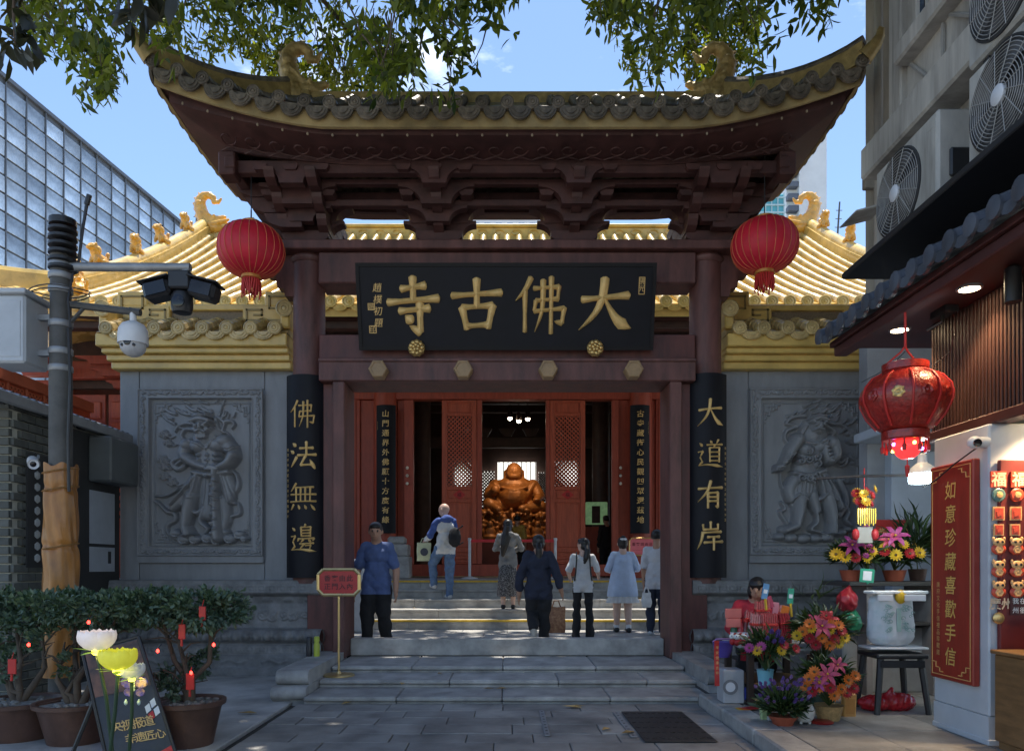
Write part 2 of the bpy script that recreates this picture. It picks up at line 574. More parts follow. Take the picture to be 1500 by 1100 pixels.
def brush_char(ch, fn, w=9.0, h=0.02, mb=None, size=1.0):
 """raised brush strokes with a ridge; fn(u, v, h) -> point with u, v in 0..1 (v up)"""
 mb = mb or MB()
 for st in BRUSH[ch]:
  kd = st[0]
  pts = np.array(st[1:], dtype=float).reshape(-1, 2)
  # smooth resample
  n = 9
  seg = np.r_[0, np.cumsum(np.linalg.norm(np.diff(pts, axis=0), axis=1))]
  t = np.linspace(0, seg[-1], n)
  q = np.c_[np.interp(t, seg, pts[:, 0]), np.interp(t, seg, pts[:, 1])]
  if len(pts) > 2:
   for _ in range(3):
    q[1:-1] = (q[:-2] + 2 * q[1:-1] + q[2:]) / 4
  wp = np.interp(np.linspace(0, 1, n), np.linspace(0, 1, 5), WPROF[kd]) * w / 2
  if kd in 'hs' and seg[-1] < 25: wp *= 0.85
  d = np.gradient(q, axis=0); d /= np.linalg.norm(d, axis=1)[:, None] + 1e-9
  q0 = q[0] - d[0] * wp[0] * 0.35; q1 = q[-1] + d[-1] * wp[-1] * 0.35
  q = np.vstack([q0, q, q1]); d = np.vstack([d[0], d, d[-1]]); wp = np.r_[wp[0] * 0.45, wp, wp[-1] * 0.4]
  nr = np.c_[-d[:, 1], d[:, 0]]
  lf = q + nr * wp[:, None]; rt = q - nr * wp[:, None]
  vs = []
  for i in range(len(q)):
   for (a, hh) in ((lf[i], 0), (lf[i] * .8 + q[i] * .2, h * .55), (q[i], h), (rt[i] * .8 + q[i] * .2, h * .55), (rt[i], 0)):
    vs.append(fn(a[0] / 100, 1 - a[1] / 100, hh))
  fs = []
  for i in range(len(q) - 1):
   for k in range(4):
    a = i * 5 + k
    fs.append((a, a + 1, a + 6, a + 5))
  m = len(q) - 1
  fs.append((0, 4, 3, 2, 1)); fs.append(tuple(m * 5 + k for k in range(5)))
  mb.add(vs, fs)
 return mb
# ------------------------------------------------------------------ carved relief as a height field
class Relief:
 def __init__(s, W, H, nx, ny):
  s.W, s.H, s.nx, s.ny = W, H, nx, ny
  s.Z = np.zeros((ny, nx)); s.px = W / (nx - 1); s.py = H / (ny - 1)
  s.X, s.Y = np.meshgrid(np.linspace(0, W, nx), np.linspace(0, H, ny))
 def stroke(s, pts, r, h, base=0.0, mode='max', power=0.5):
  pts = np.array(pts, dtype=float)
  if not hasattr(r, '__len__'): r = [r] * len(pts)
  if len(pts) > 2:       # catmull-rom
   q = []; rr = []
   n = len(pts)
   for i in range(n - 1):
    p0 = pts[max(0, i - 1)]; p1 = pts[i]; p2 = pts[i + 1]; p3 = pts[min(n - 1, i + 2)]
    for t in np.linspace(0, 1, 5)[:-1]:
     q.append(0.5 * ((2 * p1) + (-p0 + p2) * t + (2 * p0 - 5 * p1 + 4 * p2 - p3) * t * t + (-p0 + 3 * p1 - 3 * p2 + p3) * t ** 3))
     rr.append(r[i] * (1 - t) + r[i + 1] * t)
   q.append(pts[-1]); rr.append(r[-1])
   pts = np.array(q); r = rr
  for i in range(len(pts) - 1):
   a, b = pts[i], pts[i + 1]; ra, rb = r[i], r[i + 1]
   m = max(ra, rb)
   i0 = max(0, int((min(a[0], b[0]) - m) / s.px)); i1 = min(s.nx, int((max(a[0], b[0]) + m) / s.px) + 2)
   j0 = max(0, int((min(a[1], b[1]) - m) / s.py)); j1 = min(s.ny, int((max(a[1], b[1]) + m) / s.py) + 2)
   if i1 <= i0 or j1 <= j0: continue
   X = s.X[j0:j1, i0:i1]; Y = s.Y[j0:j1, i0:i1]
   ab = b - a; L2 = max(1e-9, ab @ ab)
   t = np.clip(((X - a[0]) * ab[0] + (Y - a[1]) * ab[1]) / L2, 0, 1)
   d = np.hypot(X - a[0] - t * ab[0], Y - a[1] - t * ab[1]) / np.maximum(1e-6, ra + (rb - ra) * t)
   k = np.clip(1 - d * d, 0, None) ** power
   z = np.where(d < 1, base + h * k, -9)
   if mode == 'max': s.Z[j0:j1, i0:i1] = np.maximum(s.Z[j0:j1, i0:i1], z)
   else:             # carve a groove or add a bead on what is there
    s.Z[j0:j1, i0:i1] = np.where(d < 1, s.Z[j0:j1, i0:i1] + h * k * (1 if i == 0 else (d < 1)), s.Z[j0:j1, i0:i1]) if len(pts) == 2 else \
     np.where((d < 1), np.maximum(s.Z[j0:j1, i0:i1], s.B[j0:j1, i0:i1] + h * k) if h > 0 else np.minimum(s.Z[j0:j1, i0:i1], s.B[j0:j1, i0:i1] + h * k), s.Z[j0:j1, i0:i1])
 def bead(s, pts, r, h):
  """a raised (h>0) or cut (h<0) line following the present surface"""
  s.B = s.Z.copy()
  p = list(pts)
  if len(p) == 2: p = [p[0], tuple((np.array(p[0]) + np.array(p[1])) / 2), p[1]]
  s.stroke(p, r, h, mode='add')
 def blob(s, c, r, h, base=0.0, rot=0.0, power=0.5):
  if not hasattr(r, '__len__'): r = (r, r)
  ca, sa = math.cos(rot), math.sin(rot)
  m = max(r)
  i0 = max(0, int((c[0] - m) / s.px)); i1 = min(s.nx, int((c[0] + m) / s.px) + 2)
  j0 = max(0, int((c[1] - m) / s.py)); j1 = min(s.ny, int((c[1] + m) / s.py) + 2)
  if i1 <= i0 or j1 <= j0: return
  X = s.X[j0:j1, i0:i1] - c[0]; Y = s.Y[j0:j1, i0:i1] - c[1]
  d = np.hypot((X * ca + Y * sa) / r[0], (-X * sa + Y * ca) / r[1])
  z = np.where(d < 1, base + h * np.clip(1 - d * d, 0, None) ** power, -9)
  s.Z[j0:j1, i0:i1] = np.maximum(s.Z[j0:j1, i0:i1], z)
 def rect(s, x0, y0, x1, y1, z):
  w = (s.X >= x0) & (s.X <= x1) & (s.Y >= y0) & (s.Y <= y1)
  s.Z[w] = z
 def spiral(s, c, r, turns, w, h, base=0.0, dirn=1, ph=0.0):
  n = int(10 * turns) + 2
  pts = [(c[0] + r * (1 - i / n * .92) * math.cos(ph + dirn * 2 * math.pi * turns * i / n),
    c[1] + r * (1 - i / n * .92) * math.sin(ph + dirn * 2 * math.pi * turns * i / n)) for i in range(n + 1)]
  s.stroke(pts, w, h, base)
 def blur(s, k=1):
  for _ in range(k):
   Z = np.pad(s.Z, 1, mode='edge')
   s.Z = (Z[:-2, 1:-1] + Z[2:, 1:-1] + Z[1:-1, :-2] + Z[1:-1, 2:] + 4 * Z[1:-1, 1:-1]) / 8
 def mesh(s, name, mat, fn):
  """fn(x, y, z arrays) -> (n,3); y runs down the panel"""
  V = fn(s.X.ravel(), s.Y.ravel(), s.Z.ravel())
  I = np.arange(s.nx * s.ny).reshape(s.ny, s.nx)
  F = np.stack([I[:-1, :-1], I[1:, :-1], I[1:, 1:], I[:-1, 1:]], -1).reshape(-1, 4)
  return np_mesh(name, V, F, mat)
# ------------------------------------------------------------------ palette
m_pave   = M('slate paving', (0.25, 0.24, 0.225), 0.55, 0.5, 2.2, 0.5, 90, rnd=0.16)
m_conc   = M('worn concrete', (0.42, 0.41, 0.39), 0.8, 0.35, 2.2, 0.5, 70)
m_walk   = M('walkway stone', (0.22, 0.21, 0.19), 0.6, 0.4, 3.0, 0.5, 80, rnd=0.1)
m_step   = M('granite step', (0.33, 0.318, 0.30), 0.55, 0.4, 4.0, 0.5, 160, rnd=0.1)
m_stone  = M('carved grey stone', (0.25, 0.255, 0.265), 0.55, 0.16, 3.0, 0.25, 180, stretch=(2, 2, .6))
m_plinth = M('plinth stone', (0.19, 0.188, 0.185), 0.6, 0.4, 6.0, 0.35, 150)
m_maroon = M('maroon lacquer', (0.105, 0.033, 0.027), 0.5, 0.45, 4.0, 0.25, 90, stretch=(2, 2, .5))
m_maroon2= M('maroon stone', (0.125, 0.05, 0.042), 0.52, 0.45, 4.0, 0.35, 120, stretch=(2, 2, .5))
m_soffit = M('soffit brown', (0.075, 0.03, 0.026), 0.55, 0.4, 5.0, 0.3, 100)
m_gold   = M('gold leaf', (0.62, 0.42, 0.16), 0.34, 0.2, 14.0, 0.25, 90, metal=0.75)
m_glet   = M('gold lettering', (0.72, 0.47, 0.17), 0.38, 0.12, 20.0, 0.1, 90, metal=0.15)
m_ochre  = M('ochre glazed trim', (0.66, 0.45, 0.13), 0.4, 0.2, 4.0, 0.15, 60, coat=0.3)
m_ochre_f= M('weathered ochre fascia', (0.38, 0.28, 0.125), 0.6, 0.4, 3.0, 0.3, 70)
m_gtile  = M('weathered gate tile', (0.145, 0.12, 0.09), 0.42, 0.7, 12.0, 0.4, 60, rnd=0.35)
m_gtile2 = M('weathered bronze ornament', (0.42, 0.30, 0.12), 0.45, 0.35, 10.0, 0.4, 60, metal=0.3)
m_ytile  = M('yellow glazed tile', (0.70, 0.49, 0.145), 0.28, 0.3, 2.0, 0.1, 40, rnd=0.1, coat=0.4)
m_wtile  = M('ochre glazed cap tile', (0.50, 0.37, 0.16), 0.35, 0.35, 6.0, 0.3, 50, rnd=0.18, coat=0.3)
m_black  = M('black lacquer', (0.010, 0.010, 0.014), 0.5, 0.3, 3.0, 0.1, 60, spec=.2)
m_red    = M('vermilion timber', (0.36, 0.062, 0.03), 0.5, 0.22, 5.0, 0.15, 70, stretch=(3, 3, 0.6))
m_red2   = M('red panel timber', (0.43, 0.08, 0.034), 0.5, 0.25, 5.0, 0.15, 70, stretch=(4, 4, 0.5))
m_dark   = M('dark interior timber', (0.06, 0.03, 0.022), 0.6, 0.35, 4.0)
m_steel  = M('galvanised steel', (0.30, 0.31, 0.32), 0.5, 0.2, 6.0, metal=0.4)
m_pole   = M('weathered pole', (0.075, 0.073, 0.068), 0.6, 0.35, 5.0, 0.3, 60)
m_camb   = M('black camera body', (0.02, 0.02, 0.022), 0.4, 0.2, 5.0)
m_camw   = M('white camera body', (0.62, 0.63, 0.64), 0.4, 0.1, 5.0)
m_lens   = M('lens glass', (0.01, 0.01, 0.014), 0.08, 0.0, 5.0)
m_lred   = M('red lantern silk', (0.60, 0.012, 0.035), 0.55, 0.15, 5.0, 0.2, 60)
m_fred   = M('festive red', (0.50, 0.025, 0.02), 0.5, 0.15, 8.0)
m_white  = M('white paint', (0.72, 0.72, 0.71), 0.5, 0.08, 4.0)
m_paper  = M('white paper', (0.68, 0.68, 0.70), 0.6, 0.06, 6.0)
m_yline  = M('yellow line paint', (0.72, 0.45, 0.04), 0.55, 0.2, 12.0)
m_brick  = M('grey brick', (0.085, 0.09, 0.08), 0.75, 0.3, 8.0, 0.4, 60, rnd=0.25)
m_mortar = M('pale mortar', (0.42, 0.42, 0.36), 0.85, 0.15, 12.0)
m_wood   = M('brown cabinet wood', (0.20, 0.11, 0.045), 0.45, 0.3, 5.0, 0.2, 50, stretch=(1, 1, 6))
m_terra  = M('brown glazed pot', (0.10, 0.05, 0.035), 0.45, 0.35, 6.0, 0.3, 50)
m_soil   = M('potting soil', (0.05, 0.035, 0.022), 0.9, 0.4, 30.0, 0.6, 60)
m_rubber = M('black plastic', (0.02, 0.02, 0.022), 0.45, 0.2, 5.0)
m_cgrey  = M('grey render wall', (0.24, 0.25, 0.27), 0.8, 0.25, 1.6, 0.3, 60)
m_concb  = M('stained pale concrete', (0.38, 0.36, 0.325), 0.85, 0.5, 2.0, 0.4, 50, stretch=(1, 2, .3))
m_acw    = M('air conditioner casing', (0.40, 0.39, 0.36), 0.5, 0.35, 3.0, stretch=(1, 2, .4))
m_dryleaf= M('dry leaf', (0.42, 0.27, 0.10), 0.7, 0.4, 20.0, rnd=0.3)
m_bark   = M('tree bark', (0.09, 0.065, 0.045), 0.85, 0.4, 9.0, 0.8, 30)
GROUND_Z = 0.0
# ------------------------------------------------------------------ ground
g = MB(); g.bx(-1500, 1500, -60, 2500, -0.5, -0.045)
tag(g.build('ground', M('pale street paving', (0.30, 0.285, 0.26), .8, .2, .6)), kind='structure')
# left concrete apron, with a groove along the street
g = MB(); g.bx(-9, -2.17, 0.5, 9.72, -0.3, 0.0, 0.008)
apron = tag(g.build('concrete_apron', m_conc), kind='structure')
g = MB(); g.bx(-2.165, -2.085, 0.5, 7.52, -0.30, -0.035)
tag(g.build('drain_groove', M('groove dirt', (0.05, 0.047, 0.04), 0.9, 0.4, 20.0, 0.5, 60)), kind='structure')
# street slabs
g = MB(); g.bx(-2.08, 1.88, 0.5, 7.6, -0.3, -0.03)
street = tag(g.build('street', M('slab bedding', (0.045, 0.045, 0.045), 0.9, 0.3, 20.0, 0.4, 60)), kind='structure')
yy = 7.43
row = 0
rs = random.Random(3)
holes = [(0.38, 1.3, 6.0, 7.0)]
while yy > 1.4:
 d = 0.30 if row % 3 else 0.36
 x = -2.075 + (0.0 if row % 2 else -0.33)
 while x < 1.875:
  w = 0.62 + rs.uniform(-0.1, 0.16)
  x0 = max(x, -2.075); x1 = min(x + w, 1.875)
  if x1 - x0 > 0.08:
   mb = MB()
   z = rs.uniform(-0.004, 0.004)
   mb.bx(x0 + .0035, x1 - .0035, yy - d + .0035, yy - .0035, -0.06, z, 0.005,
     rot=Matrix.Rotation(rs.uniform(-.003, .003), 3, 'X'))
   mb.build('paving_slab', m_pave, street)
  x += w
 yy -= d
 row += 1
# access covers set in the street
def cover(x0, x1, y0, y1, name, label):
 t = thing(name, label, 'cover', ((x0 + x1) / 2, (y0 + y1) / 2, 0.006))
 mb = MB(); mb.bx(x0, x1, y0, y1, 0.006, 0.016, 0.003)
 mb.build('plate', M('cast iron cover', (0.05, 0.045, 0.042), 0.5, 0.3, 10.0, 0.5, 120, metal=0.4), t)
 mb = MB()
 n = 9
 for i in range(n):
  for j in range(6):
   cx = x0 + (i + .5) * (x1 - x0) / n; cy = y0 + (j + .5) * (y1 - y0) / 6
   mb.bx(cx - .022, cx + .022, cy - .008, cy + .008, 0.0155, 0.020, 0, rot=Matrix.Rotation(R(45 if (i + j) % 2 else -45), 3, 'Z'))
 mb.build('tread_pattern', M('cast iron cover', (0, 0, 0)), t, kind='stuff')
cover(1.06, 1.62, 5.78, 6.98, 'manhole_cover', 'dark rectangular iron access cover set in the slate paving')
for i, (x0, x1, y0, y1) in enumerate([(0.30, 0.345, 6.0, 7.05), (0.98, 1.035, 5.95, 6.98)]):
 t = thing('drain_strip', ['narrow pierced steel strip near the middle of the slate paving', 'narrow pierced steel strip beside the iron access cover'][i], 'drain', ((x0 + x1) / 2, (y0 + y1) / 2, 0.005), 'steel strips in the paving')
 mb = MB(); mb.bx(x0, x1, y0, y1, 0.005, 0.011, 0.002)
 mb.build('strip', m_steel, t)
 for k in range(9):
  mb = MB()
  cy = y0 + (k + .5) * (y1 - y0) / 9
  mb.cyl(((x0 + x1) / 2, cy, 0.0105), ((x0 + x1) / 2, cy, 0.0125), 0.011, n=8)
  mb.build('bolt', m_rubber, t)
# raised walkway on the right, kerb
g = MB(); g.bx(2.02, 9, 0.5, 9.7, -0.3, 0.09)
walk = tag(g.build('walkway', M('slab bedding', (0, 0, 0))), kind='structure')
for j in range(9):
 for i in range(6):
  x0 = 2.13 + i * .62; y0 = 4.1 + j * .55
  if x0 > 5.5: continue
  mb = MB(); mb.bx(x0 + .004, x0 + .616, y0 + .004, y0 + .546, 0.07, 0.105 + rs.uniform(-.003, .003), 0.005)
  mb.build('paving_slab', m_walk, walk)
kb = MB(); kb.bx(1.89, 2.0, 0.5, 7.44, -0.3, 0.07)
kerb = tag(kb.build('kerb', m_walk), kind='structure')
yk = 7.40
while yk > 2.0:
 mb = MB(); mb.bx(1.885, 2.125, yk - .82, yk - .006, -0.05, 0.112, 0.014)
 mb.build('kerb_stone', m_step, kerb); yk -= .826
# ------------------------------------------------------------------ front steps
STEPS = [(7.43, 0.0675), (8.04, 0.145), (8.63, 0.216)]
st = thing('front_steps', 'three long shallow grey granite steps up to the gate', 'steps', (0, 7.43, 0))
for k, (y0, z) in enumerate(STEPS):
 y1 = STEPS[k + 1][0] + .1 if k < 2 else 9.66
 xs = [-2.02, -1.1, -.05, 1.02, 2.04] if k % 2 == 0 else [-2.02, -.62, .55, 1.5, 2.04]
 for a, b in zip(xs, xs[1:]):
  mb = MB()
  zb = -0.05 if k == 0 else STEPS[k - 1][1] - .04
  mb.bx(a + .0025, b - .0025, y0 + .03, y1, zb, z - .05, 0.004)
  mb.bx(a + .0025, b - .0025, y0, y1, z - .045, z, 0.012)
  mb.build('step_slab', m_step, st)
# cheek blocks beside the steps, with rolled fronts
def cheek(x0, x1, label):
 t = thing('cheek_block', label, 'stone block', ((x0 + x1) / 2, 8.4, 0), 'stone cheek blocks beside the steps')
 prof = [(9.5, 0.155), (9.5, 0.30)]
 prof += [(7.72, 0.30)] + [(7.72 - .075 * math.sin(a), 0.225 + .075 * math.cos(a)) for a in np.linspace(0, math.pi, 9)][1:]
 mb = MB(); mb.prism(prof, lambda u, v, w: Vector((w, u, v)), x0, x1)
 mb.build('top_roll', m_step, t, 40)
 prof = [(9.5, -.1), (9.5, 0.15), (7.60, 0.15)] + [(7.60 - .07 * math.sin(a), 0.08 + .07 * math.cos(a)) for a in np.linspace(0, math.pi, 9)][1:] + [(7.56, -.1)]
 mb = MB(); mb.prism(prof, lambda u, v, w: Vector((w, u, v)), x0 - .02, x1 + .01)
 mb.build('lower_roll', m_step, t, 40)
cheek(-2.36, -2.03, 'rolled grey stone block left of the gate steps, bottles on top')
cheek(2.05, 2.36, 'rolled grey stone block right of the gate steps by the flower stall')
# ------------------------------------------------------------------ the gate
GY = 9.6                                      # pillar line
gate = thing('temple_gate', 'tall maroon temple gateway with a sweeping dark tiled roof', 'gate', (0, GY, 0))
def gp(name, mb, mat, parent=None, smooth=None, label=None):
 return mb.build(name, mat, parent or gate, smooth, label)
for s in (-1, 1):
 mb = MB()
 mb.lathe([(.20, 1.15), (.20, 5.20)], (s * 2.53, GY, 0), 28)
 mb.lathe([(.21, 5.20), (.235, 5.23), (.235, 5.26), (.205, 5.295)], (s * 2.53, GY, 0), 28)
 gp('pillar', mb, m_maroon2, smooth=40)
 # side jambs
 mb = MB(); mb.bx(s * 2.02, s * 2.17, 9.32, 9.93, 0.216, 3.66, 0.012)
 gp('jamb', mb, m_maroon2)
 mb = MB(); mb.bx(s * 2.174, s * 2.52, 9.46, 9.80, 0.216, 3.66, 0.006)
 gp('jamb_panel', mb, m_maroon)
# threshold
mb = MB(); mb.bx(-2.017, 2.017, 9.65, 9.85, 0.218, 0.438, 0.012)
gp('threshold', mb, m_step)
# lintel with hexagonal studs
mb = MB(); mb.bx(-2.34, 2.34, 9.315, 9.94, 3.663, 3.93, 0.012); mb.bx(-2.34, 2.34, 9.29, 9.32, 3.90, 3.94, .006)
lin = gp('lintel', mb, m_maroon2)
for px in (554, 678.5, 803, 928.5):
 c = P(px, 541, 9.2)
 mb = MB()
 rm = Matrix.Rotation(R(90), 3, 'X') @ Matrix.Rotation(R(0), 3, 'Z')
 mb.lathe([(.118, 0), (.118, .16), (.105, .175), (.088, .175), (.084, .163), (.001, .163)], (c.x, 9.33, c.z), 6, axis=rm)
 mb.build('hexagonal_stud', M('bronze stud', (0.34, 0.22, 0.11), 0.5, 0.2, 8.0, 0.2, 60), lin)
# wall panel behind the plaque, beams
mb = MB(); mb.bx(-2.36, 2.36, 9.42, 9.78, 3.945, 4.27, .01); gp('lower_beam', mb, m_maroon)
mb = MB(); mb.bx(-2.36, 2.36, 9.38, 9.82, 4.90, 5.29, .015); gp('upper_beam', mb, m_maroon2)
mb = MB(); mb.bx(-2.98, 2.98, 9.30, 9.90, 5.30, 5.415, .012); gp('plate_beam', mb, m_maroon2)
for s in (-1, 1):   # carved corbels outside the pillars
 prof = [(0, 0), (0, .52), (.12, .52), (.14, .42), (.22, .40), (.24, .27), (.36, .24), (.40, .13), (.50, .10), (.52, 0)]
 mb = MB(); mb.prism([(a, -b) for a, b in prof], lambda u, v, w, s=s: Vector((s * (2.69 + u), w, 5.297 + v)), 9.5, 9.7)
 gp('corbel', mb, m_maroon2)
# bracket sets
def boat(hw0, hw1, z0, z1, n=7):
 r = [(hw0 + (hw1 - hw0) * (1 - math.cos(t)), z0 + (z1 - z0) * .82 * math.sin(t)) for t in np.linspace(0, math.pi / 2, n)]
 r += [(hw1, z1)]
 return [(-a, b) for a, b in r[::-1]] + r
def bz(z): return 5.417 + (z - 5.546) * 1.285 if z < 6.0 else z
def bracket(cx, side=0):
 mb = MB()
 f = lambda yy: (lambda u, v, w: Vector((cx + u, w, bz(v))))
 mb.prism([(-.20, 5.546), (-.29, 5.60), (-.29, 5.66), (.29, 5.66), (.29, 5.60), (.20, 5.546)], f(0), 9.40, 9.80)
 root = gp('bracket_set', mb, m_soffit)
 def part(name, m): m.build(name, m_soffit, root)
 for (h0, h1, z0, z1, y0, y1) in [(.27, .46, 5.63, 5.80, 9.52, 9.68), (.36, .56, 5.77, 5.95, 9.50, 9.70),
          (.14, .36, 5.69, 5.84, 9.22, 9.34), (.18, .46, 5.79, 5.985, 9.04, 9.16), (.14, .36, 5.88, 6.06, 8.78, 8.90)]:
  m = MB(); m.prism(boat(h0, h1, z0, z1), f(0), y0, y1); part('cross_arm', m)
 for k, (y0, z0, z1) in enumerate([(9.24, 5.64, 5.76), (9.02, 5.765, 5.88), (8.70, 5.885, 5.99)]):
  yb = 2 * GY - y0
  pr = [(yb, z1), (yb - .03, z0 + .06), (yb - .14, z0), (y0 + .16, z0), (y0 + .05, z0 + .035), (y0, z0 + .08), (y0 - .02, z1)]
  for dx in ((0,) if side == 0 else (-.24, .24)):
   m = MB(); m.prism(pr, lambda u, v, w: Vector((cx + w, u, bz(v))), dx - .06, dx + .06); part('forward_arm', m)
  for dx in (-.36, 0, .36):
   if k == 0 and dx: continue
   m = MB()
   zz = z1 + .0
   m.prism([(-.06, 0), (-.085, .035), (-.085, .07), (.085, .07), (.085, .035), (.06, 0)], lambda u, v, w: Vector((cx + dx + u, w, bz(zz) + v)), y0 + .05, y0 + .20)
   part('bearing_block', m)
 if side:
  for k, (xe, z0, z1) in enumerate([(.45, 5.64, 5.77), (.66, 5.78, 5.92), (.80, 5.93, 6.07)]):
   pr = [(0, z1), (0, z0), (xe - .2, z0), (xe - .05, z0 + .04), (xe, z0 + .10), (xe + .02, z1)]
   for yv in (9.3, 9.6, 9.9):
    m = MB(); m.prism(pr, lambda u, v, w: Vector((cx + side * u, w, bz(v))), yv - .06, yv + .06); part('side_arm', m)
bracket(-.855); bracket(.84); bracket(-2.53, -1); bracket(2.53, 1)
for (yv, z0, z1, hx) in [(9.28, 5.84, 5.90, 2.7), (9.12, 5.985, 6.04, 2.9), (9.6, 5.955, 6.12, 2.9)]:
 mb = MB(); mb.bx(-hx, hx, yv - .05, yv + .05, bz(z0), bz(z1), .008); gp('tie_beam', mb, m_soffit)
# roof: hip roof with lifted corners
EX, EYF, EYB, RX, ZE, ZR = 3.90, 8.20, 10.75, 2.62, 6.36, 7.20
RY, HD = (EYF + EYB) / 2, (EYB - EYF) / 2
def lift(a, a0, a1, h):
 t = max(0, (abs(a) - a0) / (a1 - a0))
 return h * t ** 1.5
def eave_z(x, y):
 """height of the eave rim at a rim point"""
 if abs(abs(x) - EX) < .01: return ZE + .41 + .05 * abs((y - RY) / HD) ** 2
 lf = lift(x, 2.0, EX, .46)
 return ZE + lf + (.13 * (1 - lf / .46) if y > RY else 0)
def slope_front(x, t, back=False):
 xl = EX - (EX - RX) * t
 z = eave_z(max(-EX + .02, min(EX - .02, x)), EYB if back else EYF)
 lf = z - ZE
 y = EYF + HD * t
 if back: y = EYB - HD * t
 return Vector((x, y, ZE + (ZR - ZE) * (t ** 1.12) + lf * (1 - t) ** 1.2))
def slope_side(y, t, s):
 z = eave_z(s * EX, y); lf = z - ZE
 return Vector((s * (EX - (EX - RX) * t), y, ZE + (ZR - ZE) * (t ** 1.12) + lf * (1 - t) ** 1.2))
mb = MB()
for back in (False, True):
 def f(u, v):
  xl = EX - (EX - RX) * v
  p = slope_front((2 * u - 1) * xl, v, back);
  return p, Vector((0, 0, 1))
 mb.sheet(f, 41, 9, .05)
for s in (-1, 1):
 def f(u, v):
  yl = HD * (1 - v)
  return slope_side(RY + (2 * u - 1) * yl, v, s), Vector((0, 0, 1))
 mb.sheet(f, 15, 9, .05)
roof = gp('roof', mb, m_gtile, smooth=30)
# tile rows, end discs and drip tiles
SP = 0.276
def tile_row(path, r=.07):
 pts = []; rad = []
 L = [0]
 for a, b in zip(path, path[1:]): L.append(L[-1] + (b - a).length)
 n = max(2, int(L[-1] / .17) + 1)
 for i in range(n):
  for e, k in ((0.0, 1.0), (0.93, .88)):
   t = min(1, (i + e) / n) * L[-1]
   j = max(0, min(len(L) - 2, next((q for q in range(len(L) - 1) if L[q + 1] >= t), len(L) - 2)))
   w = (t - L[j]) / max(1e-6, L[j + 1] - L[j])
   pts.append(path[j].lerp(path[j + 1], w)); rad.append(r * k)
 m = MB(); m.tube(pts, rad, 8)
 return m
def disc_mesh(r=.074):
 m = MB()
 ax = Matrix.Rotation(R(90), 3, 'X')
 m.lathe([(r * .9, -.03), (r, 0), (r, .012), (r * .86, .022), (r * .78, .012), (r * .62, .012), (r * .52, .022), (r * .34, .022), (r * .28, .012), (r * .16, .026), (.001, .028)], (0, 0, 0), 18, axis=ax)
 return m
def drip_mesh(w=.125, h=.14):
 m = MB()
 pl = [(w * math.cos(a), -h * math.sin(a) ** .8 if math.sin(a) > 0 else 0) for a in np.linspace(0, math.pi, 11)]
 pl += [(-w * .8, .03), (-w * .35, -.02), (w * .35, -.02), (w * .8, .03)]
 m.prism(pl, lambda u, v, q: Vector((u, q, v)), .0, .03)
 for sc in (.78, .5):
  pts = [Vector((w * sc * math.cos(a), -.006, -h * sc * math.sin(a) - .012)) for a in np.linspace(.25, math.pi - .25, 8)]
  m.tube(pts, .007, 5)
 return m
disc_me = disc_mesh().mesh('end_tile', m_gtile, smooth=45)
drip_me = drip_mesh().mesh('drip_tile', m_gtile, smooth=45)
def rim_piece(name, me, p, rz, parent):
 o = link_mesh(name, me, parent, p)
 o.rotation_euler = (0, 0, rz)
 return o
nT = int(2 * EX / SP)
for back in (False, True):
 for i in range(nT + 1):
  x = (i - nT / 2) * SP
  tm = min(1, (EX - abs(x)) / (EX - RX))
  if tm > .06:
   path = [slope_front(x, t * tm, back) + Vector((0, 0, .05)) for t in np.linspace(0, 1, 7)]
   tile_row(path).build('tile_row', m_gtile, roof, 40)
  p = slope_front(x, 0, back) + Vector((0, -.035 if not back else .035, .045))
  rim_piece('end_tile', disc_me, p, 0 if not back else math.pi, roof)
  if i < nT and not back:
   q = slope_front(x + SP / 2, 0, back) + Vector((0, -.045, .0))
   rim_piece('drip_tile', drip_me, q, 0, roof)
for s in (-1, 1):
 for i in range(-4, 5):
  y = RY + i * SP
  tm = 1 - abs(i * SP) / HD
  path = [slope_side(y, t * tm, s) + Vector((0, 0, .05)) for t in np.linspace(0, 1, 7)]
  tile_row(path).build('tile_row', m_gtile, roof, 40)
  rim_piece('end_tile', disc_me, slope_side(y, 0, s) + Vector((s * .035, 0, .045)), s * math.pi / 2, roof)
  if i < 4: rim_piece('drip_tile', drip_me, slope_side(y + SP / 2, 0, s) + Vector((s * .03, 0, .015)), s * math.pi / 2, roof)
 rim_piece('drip_tile', drip_me, slope_side(RY - 1.13, 0, s) + Vector((s * .03, 0, .03)), s * math.pi / 2, roof)
# ochre fascia under the tiles, all round
def rim(u):          # 0..4 round the rim
 k = int(u) % 4; t = u - int(u)
 if k == 0: x, y = -EX + 2 * EX * t, EYF
 elif k == 1: x, y = EX, EYF + (EYB - EYF) * t
 elif k == 2: x, y = EX - 2 * EX * t, EYB
 else: x, y = -EX, EYB - (EYB - EYF) * t
 return x, y
def rimpt(x, y, inset, dz):
 z = eave_z(x, y)
 return Vector((x - math.copysign(min(inset, abs(x)), x), y + (inset if y < GY else -inset) if True else y, z + dz))
us = [i / 30 for i in range(121)]
def ring(inset, dz, flatz=None, mixf=0.0):
 out = []
 for u in us[:-1]:
  x, y = rim(u)
  z = eave_z(x, y) + dz
  if flatz is not None: z = z * (1 - mixf) + flatz * mixf
  fx = (EX - inset) / EX; fy = (HD - inset) / HD
  out.append(Vector((x * fx, RY + (y - RY) * fy, z)))
 return out
